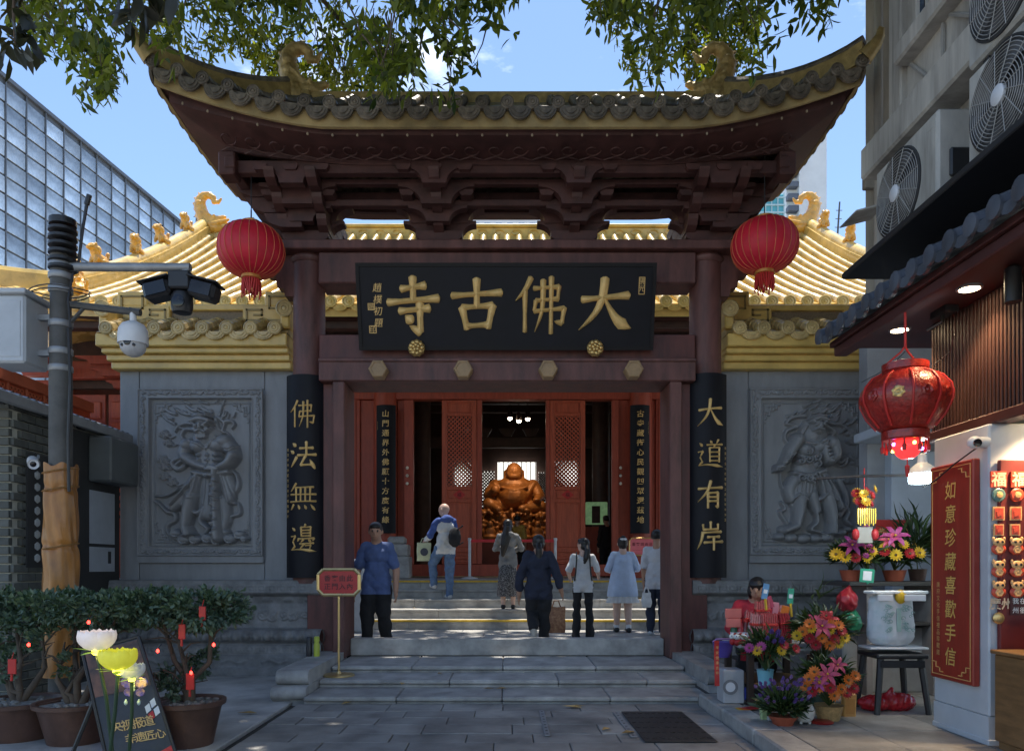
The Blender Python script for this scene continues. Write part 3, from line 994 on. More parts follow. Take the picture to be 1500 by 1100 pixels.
def loft(rings, mat, name):
 m = MB(); n = len(rings[0])
 vs = [p for r in rings for p in r]
 fs = [(i * n + j, i * n + (j + 1) % n, (i + 1) * n + (j + 1) % n, (i + 1) * n + j) for i in range(len(rings) - 1) for j in range(n)]
 m.add(vs, fs)
 return m.build(name, mat, roof, 35)
loft([ring(.06, .02), ring(.03, -.02), ring(.03, -.185), ring(.07, -.19)], m_ochre_f, 'fascia')
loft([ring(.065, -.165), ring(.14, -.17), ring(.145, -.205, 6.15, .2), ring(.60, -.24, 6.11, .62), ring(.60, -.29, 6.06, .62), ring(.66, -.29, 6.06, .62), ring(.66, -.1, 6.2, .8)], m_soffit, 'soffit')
# small gilt drops under the fascia
for i in range(nT + 1):
 x = (i - nT / 2) * SP
 if abs(x) > 3.75: continue
 m = MB(); p = slope_front(x, 0); m.lathe([(.004, .02), (.012, .026), (.012, .042), (.008, .05)], (x, EYF + .10, p.z - .272), 8)
 m.build('soffit_pin', M('pale pin', (0.36, 0.29, 0.2), 0.5), roof, 40)
# relief scrolls on the soffit board
for i in range(24):
 x = -3.2 + i * 6.4 / 23
 dz = eave_z(x, EYF) - ZE
 m = MB()
 def sp(u, v):
  k = v  # 0 outer .. 1 inner
  return Vector((x + u, EYF + .20 + k * .40, (6.132 + dz * .78) * (1 - k) + (6.098 + dz * .42) * k - .008))
 pts = [sp(.10 * math.cos(a) * (1 - a / 9), .45 + .28 * math.sin(a) * (1 - a / 9)) for a in np.linspace(0, 6.5, 16)]
 m.tube(pts, .009, 5); m.tube([sp(-.13, .88), sp(0, .72), sp(.13, .88)], .009, 5)
 m.build('soffit_scroll', m_soffit, roof, 60)
# eave purlins on the brackets
mb = MB()
mb.bx(-3.30, 3.30, 8.82, 8.94, 5.985, 6.13, .01)
for s in (-1, 1): mb.bx(s * 3.28, s * 3.16, 8.70, 10.2, 5.99, 6.12, .01)
gp('eave_purlin', mb, m_soffit)
for s in (-1, 1):
 mb = MB(); mb.bx(s * 3.17, s * 3.36, 8.72, 8.96, 5.92, 6.19, .015); gp('corner_block', mb, m_soffit)
 for px_ in (-.84, .84):
  mb = MB(); mb.bx(px_ - .05, px_ + .05, 8.79, 8.95, 5.94, 6.16, .01)
  if s == 1: gp('purlin_block', mb, m_soffit)
# ridge, hips, finials
def beam_path(path, w, h, m):
 for a, b in zip(path, path[1:]):
  d = b - a;
  sd = Vector((d.y, -d.x, 0)).normalized() * w / 2
  vs = []
  for p in (a, b):
   vs += [p - sd, p + sd, p + sd + Vector((0, 0, h)), p - sd + Vector((0, 0, h))]
  m.add(vs, [(0, 1, 2, 3), (7, 6, 5, 4), (0, 4, 5, 1), (1, 5, 6, 2), (2, 6, 7, 3), (3, 7, 4, 0)])
 return m
mb = MB(); beam_path([Vector((-RX - .1, RY, ZR - .05)), Vector((RX + .1, RY, ZR - .05))], .2, .14, mb)
mb.build('ridge', m_gtile2, roof)
for sx in (-1, 1):
 for sy in (-1, 1):
  path = []
  for t in np.linspace(0, 1, 12):
   x = sx * (RX + (EX - RX) * t); y = RY + sy * HD * t
   lf = .46
   tt = 1 - t
   path.append(Vector((x, y, ZE + (ZR - ZE) * (tt ** 1.12) + lf * (1 - tt) ** 2.2 + .03)))
  m = MB(); beam_path(path, .13, .22, m); m.build('hip_ridge', m_gtile2, roof)
  m = MB(); m.tube([p + Vector((0, 0, .25)) for p in path], .06, 8); m.build('hip_cap', m_gtile, roof, 40)
  if sy < 0:
   e = path[-1] + Vector((0, 0, .06))
   dx, dy = sx * .13, -.10
   tip = [e, e + Vector((dx * .35, dy * .3, .05)), e + Vector((dx * .75, dy * .6, .11)), e + Vector((dx, dy * .8, .18)), e + Vector((dx * 1.02, dy * .9, .24)), e + Vector((dx * .8, dy * .9, .26))]
   m = MB(); m.tube(tip, [.10, .085, .07, .055, .045, .022], 8); m.build('swept_horn', m_gtile2, roof, 50)
def chiwen(k=1.0):
 """fish-dragon finial: head biting the ridge, tail curled high; faces +x"""
 pr = []
 pts = [(-.02, 0, .0, .15), (-.06, 0, .13, .14), (-.10, 0, .26, .125), (-.14, 0, .40, .115), (-.13, 0, .52, .10), (-.06, 0, .61, .085), (.04, 0, .63, .07), (.12, 0, .57, .06), (.13, 0, .48, .05), (.21, 0, .47, .04), (.27, 0, .55, .025)]
 for a, b in zip(pts, pts[1:]):
  pr.append(('c', a[:3], b[:3], a[3], b[3], 0))
 pr += [('e', (.12, 0, .08), (.17, .12, .11), 0), ('c', (.2, 0, .12), (.34, 0, .16), .07, .04, 0), ('c', (.2, 0, .02), (.32, 0, -.03), .06, .035, 0),
   ('c', (.08, .1, .16), (-.05, .13, .3), .03, .012, 0), ('c', (.08, -.1, .16), (-.05, -.13, .3), .03, .012, 0),
   ('e', (.16, .1, .15), (.035, .03, .035), 0), ('e', (.16, -.1, .15), (.035, .03, .035), 0)]
 for i in range(7):       # back fins
  a = pts[i]
  pr.append(('c', (a[0] - a[3] * .8, 0, a[2] + .02), (a[0] - a[3] * 1.35, 0, a[2] + .07), .035, .01, 0))
 for i, z in enumerate((.18, .3, .42)):
  for sy in (-1, 1): pr.append(('e', (-.08 - .02 * i, sy * .11, z), (.06, .03, .05), 0))
 return pr
cw_me, _ = sculpt(chiwen(), .016, 1, .010, 85)
cw_me.materials.append(m_gtile2)
for s in (-1, 1):
 o = link_mesh('fish_dragon_finial', cw_me, gate, (s * 2.62, RY - .02, ZR + .06))
 o.scale = (-s * 1.0, 1, 1.0)
mb = MB()
for s in (-1, 1): mb.bx(s * 2.45, s * 2.85, RY - .14, RY + .14, ZR - .08, ZR + .10, .02)
mb.build('finial_base', m_gtile2, roof)
# landing behind the gate
g = MB(); g.bx(-14, 14, 9.86, 13.7, -0.3, 0.205)
land = tag(g.build('courtyard', M('slab bedding', (0, 0, 0))), kind='structure')
m_court = M('courtyard stone', (0.37, 0.358, 0.335), 0.65, 0.35, 4.0, 0.3, 100, rnd=0.08)
for j in range(6):
 for i in range(11):
  x0 = -4.4 + i * .8 + (.4 if j % 2 else 0); y0 = 9.87 + j * .638
  mb = MB(); mb.bx(x0 + .003, x0 + .797, y0 + .003, y0 + .635, .19, .216, .004)
  mb.build('paving_slab', m_court, land)
# ------------------------------------------------------------------ plaque, couplets, lanterns on the gate
pl = thing('name_plaque', 'wide black lacquer plaque with four big golden characters over the gateway', 'plaque', (-.01, 9.3, 4.07))
A0 = Vector((-1.803, 9.30, 4.07)); A1 = Vector((1.775, 9.30, 4.07)); UP = Vector((0, 9.06 - 9.30, 4.99 - 4.07))
ur = (A1 - A0).normalized(); uu = UP.normalized(); un = ur.cross(uu); un = un if un.y < 0 else -un
mb = MB();
def pq(u, v, h): return A0 + ur * u + uu * v + un * h
W_, H_ = (A1 - A0).length, UP.length
mb.prism([(0, 0), (W_, 0), (W_, H_), (0, H_)], lambda u, v, w: pq(u, v, w), -.07, 0)
mb.build('board', m_black, pl)
fr = MB()
for (u0, u1, v0, v1) in [(0, W_, -.03, .012), (0, W_, H_ - .012, H_ + .03), (-.03, .012, -.03, H_ + .03), (W_ - .012, W_ + .03, -.03, H_ + .03)]:
 fr.prism([(u0, v0), (u1, v0), (u1, v1), (u0, v1)], lambda u, v, w: pq(u, v, w), -.075, .012 + (u1 - u0 < 1) * .002)
fr.build('frame', M('black frame', (0.012, 0.011, 0.012), 0.5, spec=.2), pl)
for ch, (px0, px1, py0, py1) in zip('寺古佛大', [(566, 645, 404, 489), (660, 737, 406, 484), (753, 833, 403, 490), (846, 926, 405, 486)]):
 k = 9.17 / FPX
 u0 = (px0 - VX) * k - A0.x; u1 = (px1 - VX) * k - A0.x
 v1 = (509 - py0) / 120 * H_; v0 = (509 - py1) / 120 * H_
 brush_char(ch, lambda u, v, h: pq(u0 + (u1 - u0) * u, v0 + (v1 - v0) * v, h + .003), 16 if ch != '佛' else 10.5, .035).build('golden_character', m_glet, pl, 50)
lettering('signature', '趙樸初題', lambda u, v: pq(.225 + u, .70 + v, .006), .11, .135, m_glet, pl, .0, slant=.15)
def seal(u, v, w, h, chs, sz):
 m = MB()
 for (a, b, c, d) in [(0, w, 0, .008), (0, w, h - .008, h), (0, .008, 0, h), (w - .008, w, 0, h)]:
  m.prism([(u + a, v + c), (u + b, v + c), (u + b, v + d), (u + a, v + d)], lambda x, y, q: pq(x, y, q), .001, .006)
 m.build('seal_frame', m_glet, pl)
 lettering('seal_characters', chs, lambda x, y: pq(u + w / 2 + x, v + h - sz * .6 + y, .005), sz, sz, m_glet, pl, .0)
seal(.10, .44, .085, .08, '趙', .07); seal(.105, .17, .09, .09, '印', .075); seal(3.40, .62, .075, .20, '佛光', .08)
for px in (609, 873):
 c = P(px, 507, 9.16)
 m = MB(); ax = Matrix.Rotation(R(90), 3, 'X')
 m.lathe([(.10, 0), (.105, .03), (.09, .05), (.001, .06)], (c.x, 9.27, c.z), 20, axis=ax, wob=lambda a, i: 1 + .06 * math.sin(9 * a))
 for i in range(9):
  a = 2 * math.pi * i / 9
  m.ell((c.x + .068 * math.cos(a), 9.215, c.z + .068 * math.sin(a)), (.03, .022, .03), 8, 6)
 for i in range(5):
  a = 2 * math.pi * i / 5 + .4
  m.ell((c.x + .03 * math.cos(a), 9.20, c.z + .03 * math.sin(a)), (.022, .022, .026), 8, 6)
 m.build('gilt_rosette', m_gold, pl, 60)
def couplet(cx, cy, z0, z1, R_, half, chars, h0, step, chw, label, side, raised=True, small=None, mat=None, name='couplet_board'):
 """black board bent round a pillar, golden characters down its face"""
 t = thing(name, label, 'board', (cx, cy - R_, z0))
 a1 = half / R_
 def cf(u, v, h):      # u metres along the face
  a = u / R_
  return Vector((cx + (R_ + h) * math.sin(a), cy - (R_ + h) * math.cos(a), v))
 m = MB()
 m.sheet(lambda u, v: (cf((2 * u - 1) * half, z0 + (z1 - z0) * v, 0), (math.sin((2 * u - 1) * a1), -math.cos((2 * u - 1) * a1), 0)), 13, 2, .03)
 m.build('board', m_black, t, 40)
 for i, ch in enumerate(chars):
  zc = h0 - i * step
  if raised:
   brush_char(ch, lambda u, v, h: cf((u - .5) * chw, zc + (v - .5) * chw * 1.12, .016 + h), 11.5 if len(BRUSH[ch]) < 10 else 8.0, .014).build('golden_character', m_glet, t, 50)
 if not raised:
  lettering('golden_characters', chars, lambda u, v: cf(u, h0 + v, .021), chw, step, m_glet, t, .014, slant=.06)
 if small:
  lettering('small_inscription', small, lambda u, v: cf(side * half * .83 + u, (h0 - step * .85) + v, .021), chw * .13, chw * .20, m_glet, t, .0)
 return t
k = 9.38 / FPX
couplet(-2.545, 9.62, EYE + (831 - 846) * k, EYE + (831 - 549) * k, .27, .255, '佛法無邊', EYE + (831 - 607) * k, 60.5 * k, .32,
  'curved black couplet board with golden characters on the left gate pillar', -1, small='歲次甲申仲夏吉日弟子敬書沐手')
couplet(2.53, 9.62, EYE + (831 - 846) * k, EYE + (831 - 547) * k, .27, .255, '大道有岸', EYE + (831 - 605) * k, 60 * k, .32,
  'curved black couplet board with golden characters on the right gate pillar', 1, small='佛弟子合十恭書敬立歲在甲申仲夏')
def lantern(c, r, label):
 t = thing('red_lantern', label, 'lantern', (c.x, c.y, c.z - r * 1.15), 'red lanterns hung from the gate')
 n = 24
 prof = []
 for i in range(15):
  a = -math.pi / 2 + math.pi * i / 14
  prof.append((max(.28 * r, r * math.cos(a) ** .75), r * .80 * math.sin(a)))
 m = MB(); m.lathe(prof, c, n * 2, wob=lambda a, i: 1 - .022 * abs(math.sin(a * n / 2)))
 m.build('silk_body', m_lred, t, 60)
 m = MB()
 for j in range(n):
  a = 2 * math.pi * j / n
  m.tube([c + Vector((math.cos(a) * q * 1.004, math.sin(a) * q * 1.004, z)) for q, z in prof[1:-1]], .0045, 4, caps=False)
 m.build('ribs', M('rib cord', (0.62, 0.16, 0.06), 0.5), t)
 m = MB(); m.lathe([(.30 * r, r * .78), (.31 * r, r * .86), (.28 * r, r * .88)], c, 20)
 m.build('collar', M('gilt collar', (0.6, 0.25, 0.06), 0.4, metal=.4), t, 50)
 m = MB(); m.lathe([(.25 * r, -r * .90), (.30 * r, -r * .88), (.30 * r, -r * .79)], c, 20)
 m.build('collar', M('gilt collar', (0.6, 0.25, 0.06), 0.4, metal=.4), t, 50)
 m = MB()
 for j in range(22):
  a = 2 * math.pi * j / 22
  p = c + Vector((math.cos(a) * .24 * r, math.sin(a) * .24 * r, -r * .88))
  m.tube([p, p + Vector((.01 * math.cos(a), .01 * math.sin(a), -.12 * r)), p + Vector((.02 * math.cos(a * 3), .02 * math.sin(a * 3), -.42 * r - .03 * (j % 3)))], [.012, .013, .009], 5)
 m.build('tassel', m_fred, t, 60)
 m = MB(); m.cyl(c + Vector((0, 0, r * .86)), c + Vector((0, 0, r * .86 + .75)), .006, n=6)
 m.build('cord', m_rubber, t)
lantern(P(368, 367, 8.9), .385, 'round red silk lantern hanging at the left end of the gate')
lantern(P(1120, 360, 8.9), .385, 'round red silk lantern hanging at the right end of the gate')
# ------------------------------------------------------------------ carved flank walls
FY = 9.90          # wall face
def meander(rl, x0, x1, y0, y1, z, h, step):
 """a running key pattern in a band"""
 hh = y1 - y0
 w = hh * .085
 x = x0
 while x + step <= x1:
  a = x + step * .08; b = x + step * .92; m = x + step * .5
  p = [(a, y1 - hh * .15), (a, y0 + hh * .15), (b - step * .12, y0 + hh * .15), (b - step * .12, y1 - hh * .38), (m - step * .1, y1 - hh * .38), (m - step * .1, y0 + hh * .45), (m + step * .12, y0 + hh * .45)]
  for q0, q1 in zip(p, p[1:]): rl.stroke([q0, q1], w, h, z, power=.3)
  rl.stroke([(a, y1 - hh * .15), (x + step * 1.08, y1 - hh * .15)], w, h, z, power=.3)
  x += step
def frame_lines(rl, x0, y0, x1, y1, r, h, base):
 for a, b in (((x0, y0), (x1, y0)), ((x1, y0), (x1, y1)), ((x1, y1), (x0, y1)), ((x0, y1), (x0, y0))):
  rl.stroke([a, b], r, h, base, power=.35)
def cloud(rl, x, y, s, base=.0, h=.03, dirn=1):
 for dx, dy, r in ((-.55, .1, .5), (.2, -.2, .6), (.75, .25, .45), (.1, .45, .5)):
  rl.blob((x + dx * s, y + dy * s), (r * s, r * s * .85), h, base, power=.4)
  rl.spiral((x + dx * s, y + dy * s), r * s * .72, 1.5, r * s * .13, .012, base + h * .85, dirn, 1.0)
 rl.stroke([(x + .6 * s, y + .5 * s), (x + 1.3 * s, y + .7 * s), (x + 2.0 * s, y + .4 * s)], [s * .28, s * .2, s * .06], h * .7, base)
def panel(W, H, fig, mirror=False):
 nx, ny = 320, 432
 rl = Relief(W, H, nx, ny)
 k = W / 795.0               # drawn on a 795 x 1058 sheet (origin at the outer frame corner)
 rl.Z[:] = .035
 S = lambda pts, r, h, b=0.0, **q: rl.stroke([(p[0] * k, p[1] * k) for p in pts], [x * k for x in r] if hasattr(r, '__len__') else r * k, h, b, **q)
 B = lambda c, r, h, b=0.0, rot=0.0, **q: rl.blob((c[0] * k, c[1] * k), (r[0] * k, r[1] * k), h, b, rot, **q)
 E_ = lambda pts, r, h: rl.bead([(p[0] * k, p[1] * k) for p in pts], r * k, h)
 # border band with scrolls
 for y in (27, 1030):
  x = 40
  i = 0
  while x < 770:
   rl.spiral((x * k, y * k), 14 * k, 1.2, 4.5 * k, .014, .035, 1 if i % 2 else -1, i)
   S([(x + 12, y), (x + 22, y - 8 * (-1) ** i), (x + 32, y + 6 * (-1) ** i)], [6, 5, 3], .014, .035)
   x += 36; i += 1
 for x in (34, 762):
  y = 66; i = 0
  while y < 1010:
   rl.spiral((x * k, y * k), 15 * k, 1.2, 4.5 * k, .014, .035, 1 if i % 2 else -1, i)
   S([(x, y + 12), (x - 8 * (-1) ** i, y + 22), (x + 6 * (-1) ** i, y + 32)], [6, 5, 3], .014, .035)
   y += 36; i += 1
 frame_lines(rl, 6 * k, 6 * k, 789 * k, 1052 * k, 6 * k, .014, .035)
 # sunk field
 rl.rect(68 * k, 56 * k, 728 * k, 1000 * k, 0.0)
 frame_lines(rl, 70 * k, 58 * k, 726 * k, 998 * k, 5 * k, .03, .012)
 frame_lines(rl, 100 * k, 88 * k, 698 * k, 970 * k, 4 * k, .012, .0)
 for cx, cy, sx, sy in ((100, 88, 1, 1), (698, 88, -1, 1), (100, 970, 1, -1), (698, 970, -1, -1)):
  for pts in ([(0, 60), (22, 60), (22, 22), (60, 22), (60, 0)], [(0, 100), (10, 100), (10, 78), (34, 78), (34, 36), (80, 36), (80, 12), (100, 12), (100, 0)], [(40, 22), (40, 48), (60, 48), (60, 36)], [(0, 112), (8, 122)]):
   q = [(cx + sx * a, cy + sy * b) for a, b in pts]
   for a, b in zip(q, q[1:]): S([a, b], 5, .016, 0, power=.3)
 fig(rl, S, B, E_, k)
 W_n = rl.Z.copy(); rl.blur(1); rl.Z = rl.Z * .6 + W_n * .4
 return rl
def guardian_a(rl, S, B, E, k):
 rr = random.Random(5)
 o = lambda x, y: (x - 57, y - 13)
 T = lambda pts: [o(*p) for p in pts]
 # flaming hair and halo
 for i in range(30):
  a = R(rr.uniform(150, 350)); d = rr.uniform(95, 190)
  x, y = 480 + d * math.cos(a) * 1.15, 235 + d * math.sin(a) * .8
  if y > 285: continue
  tx = -55 - rr.uniform(0, 30) if x < 540 else 15
  S(T([(x, y), (x + tx * .45, y - 8), (x + tx * .8, y - 26), (x + tx, y - 30)]), [9, 7, 5, 2], .026)
 for pts in ([(560, 190), (600, 230), (590, 280), (630, 300), (650, 340)], [(545, 200), (560, 260), (610, 290)], [(420, 240), (360, 230), (310, 250), (290, 280)], [(410, 270), (350, 270), (330, 310), (350, 340), (320, 370)], [(600, 220), (640, 215), (665, 235), (650, 260)]):
  S(T(pts), [15, 12, 10, 8, 5][:len(pts)], .035)
 for x, y, s in ((215, 295, 36), (240, 350, 30), (205, 455, 38), (215, 500, 30), (215, 560, 34), (265, 600, 34)):
  p = o(x, y); cloud(rl, p[0] * k, p[1] * k, s * k, 0, .03)
 # flying sleeves and ribbons
 for pts, r in (([(390, 440), (320, 450), (270, 480), (300, 520), (350, 500), (370, 460), (420, 450)], 17), ([(380, 470), (330, 470), (290, 500), (320, 515)], 12), ([(160, 720), (190, 740), (240, 790), (285, 800), (290, 840), (245, 870), (240, 910), (280, 950), (340, 980)], 17),
     ([(165, 690), (230, 690), (290, 660), (310, 640)], 11), ([(640, 520), (680, 560), (690, 630), (650, 700), (640, 740)], 16), ([(650, 740), (690, 740), (700, 800), (650, 820), (640, 860)], 14)):
  S(T(pts), [r * (1 - .35 * abs(2 * i / (len(pts) - 1) - 1)) for i in range(len(pts))], .04)
 # base clouds
 for x, y, r in ((300, 925, 42), (350, 965, 48), (420, 965, 46), (500, 955, 50), (560, 970, 48), (640, 960, 50), (700, 935, 42), (735, 960, 30), (610, 920, 36)):
  B(o(x, y), (r, r * .62), .075, power=.4)
  p = o(x, y); rl.spiral((p[0] * k, p[1] * k), r * .6 * k, 1.2, 5 * k, .012, .06, 1, 1)
 # body
 S(T([(500, 345), (505, 450), (520, 545)]), [105, 88, 80], .075)
 S(T([(490, 300), (495, 340)]), [40, 50], .09)
 S(T([(385, 370), (350, 420), (375, 455)]), [46, 40, 36], .09)
 S(T([(605, 355), (650, 395), (672, 440)]), [54, 48, 40], .10)
 B(o(375, 372), (46, 44), .11); B(o(608, 350), (58, 48), .12)
 B(o(448, 383), (60, 46), .115, rot=.15); B(o(565, 375), (62, 48), .115, rot=-.15)
 for y in (437, 468, 499):
  for x in (460, 512, 560): B(o(x, y), (27, 18), .098)
 S(T([(375, 455), (450, 500), (540, 525)]), [40, 34, 22], .125)
 S(T([(672, 440), (640, 490), (575, 522)]), [40, 33, 22], .13)
 for i in range(4): S(T([(545 - 8 * i, 515 + 5 * i), (580 + 4 * i, 520 + 4 * i)]), [11, 8], .022, .115)
 for dx in (0, 16): E(T([(625, 395 + dx), (655, 398 + dx), (692, 372 + dx)]), 6, .018)
 E(T([(395, 330), (415, 352), (470, 372), (500, 395), (540, 370), (560, 320)]), 9, .016)
 E(T([(500, 395), (515, 440), (520, 520)]), 5, -.012)
 # skirt
 for pts, r, h in (([(520, 550), (520, 650), (500, 790)], [85, 95, 60], .07), ([(450, 555), (400, 650), (285, 770)], [45, 60, 26], .085), ([(600, 555), (630, 640), (640, 720)], [55, 58, 30], .08), ([(440, 560), (420, 660), (370, 740)], [30, 40, 40], .10)):
  S(T(pts), r, h)
 for i in range(9):
  x = 430 + i * 24
  E(T([(x, 560), (x - 30 + i * 8, 650), (x - 70 + i * 17, 745)]), 7, .014 if i % 2 else -.012)
 for i in range(4): E(T([(440 - 10 * i, 575 + 18 * i), (380 - 12 * i, 660 + 12 * i), (300 - 6 * i, 745 + 4 * i)]), 6, .014)
 S(T([(425, 548), (520, 560), (640, 545)]), [22, 26, 22], .105)
 B(o(508, 572), (20, 20), .12)
 # bare legs
 S(T([(405, 690), (385, 780), (372, 880)]), [52, 42, 28], .115)
 B(o(405, 700), (44, 40), .125)
 S(T([(372, 890), (385, 925)]), [32, 40], .115)
 for i in range(5): B(o(365 + i * 15, 942 - i * 2), (10, 12), .125)
 S(T([(605, 720), (615, 820), (605, 905)]), [42, 38, 26], .075)
 for pts in ([(485, 770), (460, 850), (510, 900), (490, 930)], [(470, 780), (440, 800), (420, 790)]): S(T(pts), [20, 18, 14, 8][:len(pts)], .075)
 # club
 S(T([(566, 545), (570, 700), (578, 955)]), [26, 28, 40], .14)
 for i in range(13):
  y = 570 + i * 30
  B(o(560 + (i % 2) * 18, y), (15, 13), .03, .125)
 for y in (690, 704): E(T([(540, y), (570, y + 8), (602, y)]), 5, .014)
 # head
 B(o(483, 262), (56, 66), .135); B(o(488, 305), (44, 34), .125)
 B(o(458, 192), (58, 26), .12); B(o(515, 190), (20, 22), .12)
 S(T([(428, 232), (480, 218), (538, 230)]), [13, 15, 13], .03, .115)
 S(T([(438, 250), (470, 262)]), [9, 7], .022, .13); S(T([(505, 262), (532, 246)]), [7, 9], .022, .13)
 B(o(460, 268), (12, 8), .02, .132); B(o(514, 266), (12, 8), .02, .132)
 S(T([(489, 250), (490, 276)]), [7, 13], .03, .132);
 S(T([(460, 300), (488, 288), (518, 300)]), [8, 7, 8], .016, .13); S(T([(470, 308), (508, 308)]), [7, 7], -.02, .13)
 B(o(450, 285), (16, 14), .014, .125); B(o(526, 283), (15, 14), .014, .125)
 for sx in (-1, 1): B(o(483 + sx * 56, 270), (11, 20), .10)
 for i in range(6): S(T([(455 + i * 12, 318), (462 + i * 9, 338)]), [8, 4], .012, .11)
def guardian_b(rl, S, B, E, k):
 rr = random.Random(9)
 c = 1058 / 1070.0
 o = lambda x, y: ((x - 12) * 1.045, (y - 8) * c)
 T = lambda pts: [o(*p) for p in pts]
 for i in range(30):
  a = R(rr.uniform(185, 360)); d = rr.uniform(95, 200)
  x, y = 400 + d * math.cos(a) * 1.1, 235 + d * math.sin(a) * .75
  tx = 45 + rr.uniform(0, 20)
  S(T([(x, y), (x + tx * .45, y - 8), (x + tx * .8, y - 24), (x + tx, y - 34)]), [9, 7, 5, 2], .026)
 for pts in ([(460, 210), (520, 230), (570, 235), (600, 260), (570, 290)], [(350, 180), (280, 190), (240, 230), (300, 240)], [(300, 250), (240, 280), (230, 330), (260, 370)], [(470, 240), (530, 280), (500, 320)], [(530, 450), (570, 480), (605, 450), (600, 490), (560, 505), (520, 480)]):
  S(T(pts), [15, 13, 11, 8, 5, 5][:len(pts)], .036)
 for x, y, s in ((635, 290, 38), (630, 340, 30), (640, 440, 36), (665, 480, 30), (600, 590, 32)):
  p = o(x, y); cloud(rl, p[0] * k, p[1] * k, s * k, 0, .03, -1)
 for pts, r in (([(200, 540), (205, 620), (240, 700), (270, 760)], 9), ([(210, 740), (230, 780), (200, 800), (240, 870)], 13), ([(560, 600), (600, 690), (600, 760), (560, 820)], 22), ([(590, 760), (620, 800), (600, 850), (630, 880)], 15)):
  S(T(pts), r, .04)
 for x, y, r in ((190, 960, 40), (260, 965, 50), (340, 970, 52), (410, 970, 46), (480, 965, 46), (560, 930, 44), (600, 910, 30), (230, 915, 50)):
  B(o(x, y), (r, r * .62), .075, power=.4)
 # body
 S(T([(400, 330), (380, 430), (350, 520)]), [100, 90, 85], .08)
 S(T([(395, 280), (395, 320)]), [40, 55], .09)
 B(o(300, 340), (50, 48), .11); B(o(500, 365), (55, 60), .12)
 S(T([(295, 345), (245, 430), (210, 490)]), [46, 38, 24], .115)
 S(T([(510, 370), (520, 440), (470, 470), (450, 400), (460, 350)]), [48, 42, 36, 26, 18], .115)
 B(o(190, 515), (40, 24), .12)
 for i in range(4): S(T([(170 + i * 14, 510), (158 + i * 14, 540)]), [8, 6], .10)
 for dy in (0, 14, 30): E(T([(215, 440 + dy), (250, 452 + dy), (275, 430 + dy)]), 6, .014)
 B(o(350, 405), (58, 50), .11); B(o(430, 385), (50, 46), .11)
 for x, y in ((345, 420), (345, 470), (395, 455), (300, 480), (400, 500)): p = o(x, y); rl.spiral((p[0] * k, p[1] * k), 26 * k, 1.3, 6 * k, .016, .10, 1, x)
 E(T([(335, 350), (390, 370), (450, 345)]), 9, .016)
 for i in range(7): B(o(440 + i * 8, 350 + i * 22), (9, 9), .02, .115)
 # tasset skirt
 for pts, r, h in (([(350, 560), (340, 640), (300, 690)], [90, 110, 60], .085), ([(430, 560), (480, 650), (560, 770)], [60, 60, 30], .085), ([(380, 640), (400, 720), (420, 790)], [40, 46, 34], .075), ([(280, 600), (250, 660), (260, 720)], [44, 44, 30], .085)):
  S(T(pts), r, h)
 S(T([(270, 555), (350, 570), (450, 540)]), [20, 24, 20], .11)
 for x in (310, 350, 385): p = o(x, 590); rl.spiral((p[0] * k, p[1] * k), 28 * k, 1.4, 6 * k, .016, .10, 1, x)
 for i in range(8): E(T([(400 + i * 14, 560 + i * 5), (430 + i * 16, 650), (450 + i * 20, 760)]), 7, .014 if i % 2 else -.012)
 for i in range(5): E(T([(300 + 22 * i, 620), (290 + 24 * i, 670)]), 6, -.01)
 S(T([(265, 715), (300, 690), (345, 725)]), [14, 14, 14], .11); S(T([(430, 720), (470, 690), (520, 730)]), [14, 14, 14], .11)
 S(T([(312, 720), (305, 800), (290, 880)]), [48, 40, 26], .115)
 S(T([(480, 715), (500, 800), (505, 880)]), [48, 40, 28], .115)
 S(T([(290, 890), (220, 920)]), [32, 26], .11); S(T([(505, 885), (500, 925)]), [32, 36], .12)
 for i in range(5): B(o(475 + i * 13, 938), (9, 11), .125)
 S(T([(400, 760), (420, 860), (380, 910), (430, 930), (470, 950)]), [18, 16, 14, 12, 10], .07)
 # head
 B(o(405, 250), (50, 60), .135); B(o(405, 292), (38, 28), .12)
 B(o(430, 195), (50, 24), .12); S(T([(365, 228), (405, 212), (452, 225)]), [12, 14, 12], .03, .115)
 S(T([(372, 240), (395, 250)]), [8, 6], .02, .13); S(T([(415, 250), (440, 240)]), [6, 8], .02, .13)
 B(o(385, 257), (11, 7), .018, .13); B(o(425, 257), (11, 7), .018, .13)
 S(T([(404, 245), (404, 268)]), [6, 12], .028, .13); S(T([(380, 286), (404, 278), (430, 286)]), [7, 6, 7], .015, .128)
 S(T([(360, 230), (330, 290), (310, 330)]), [24, 22, 12], .06)
 for dx in (0, 12): E(T([(350 - dx, 250), (325 - dx, 300), (312 - dx, 340)]), 5, .012)
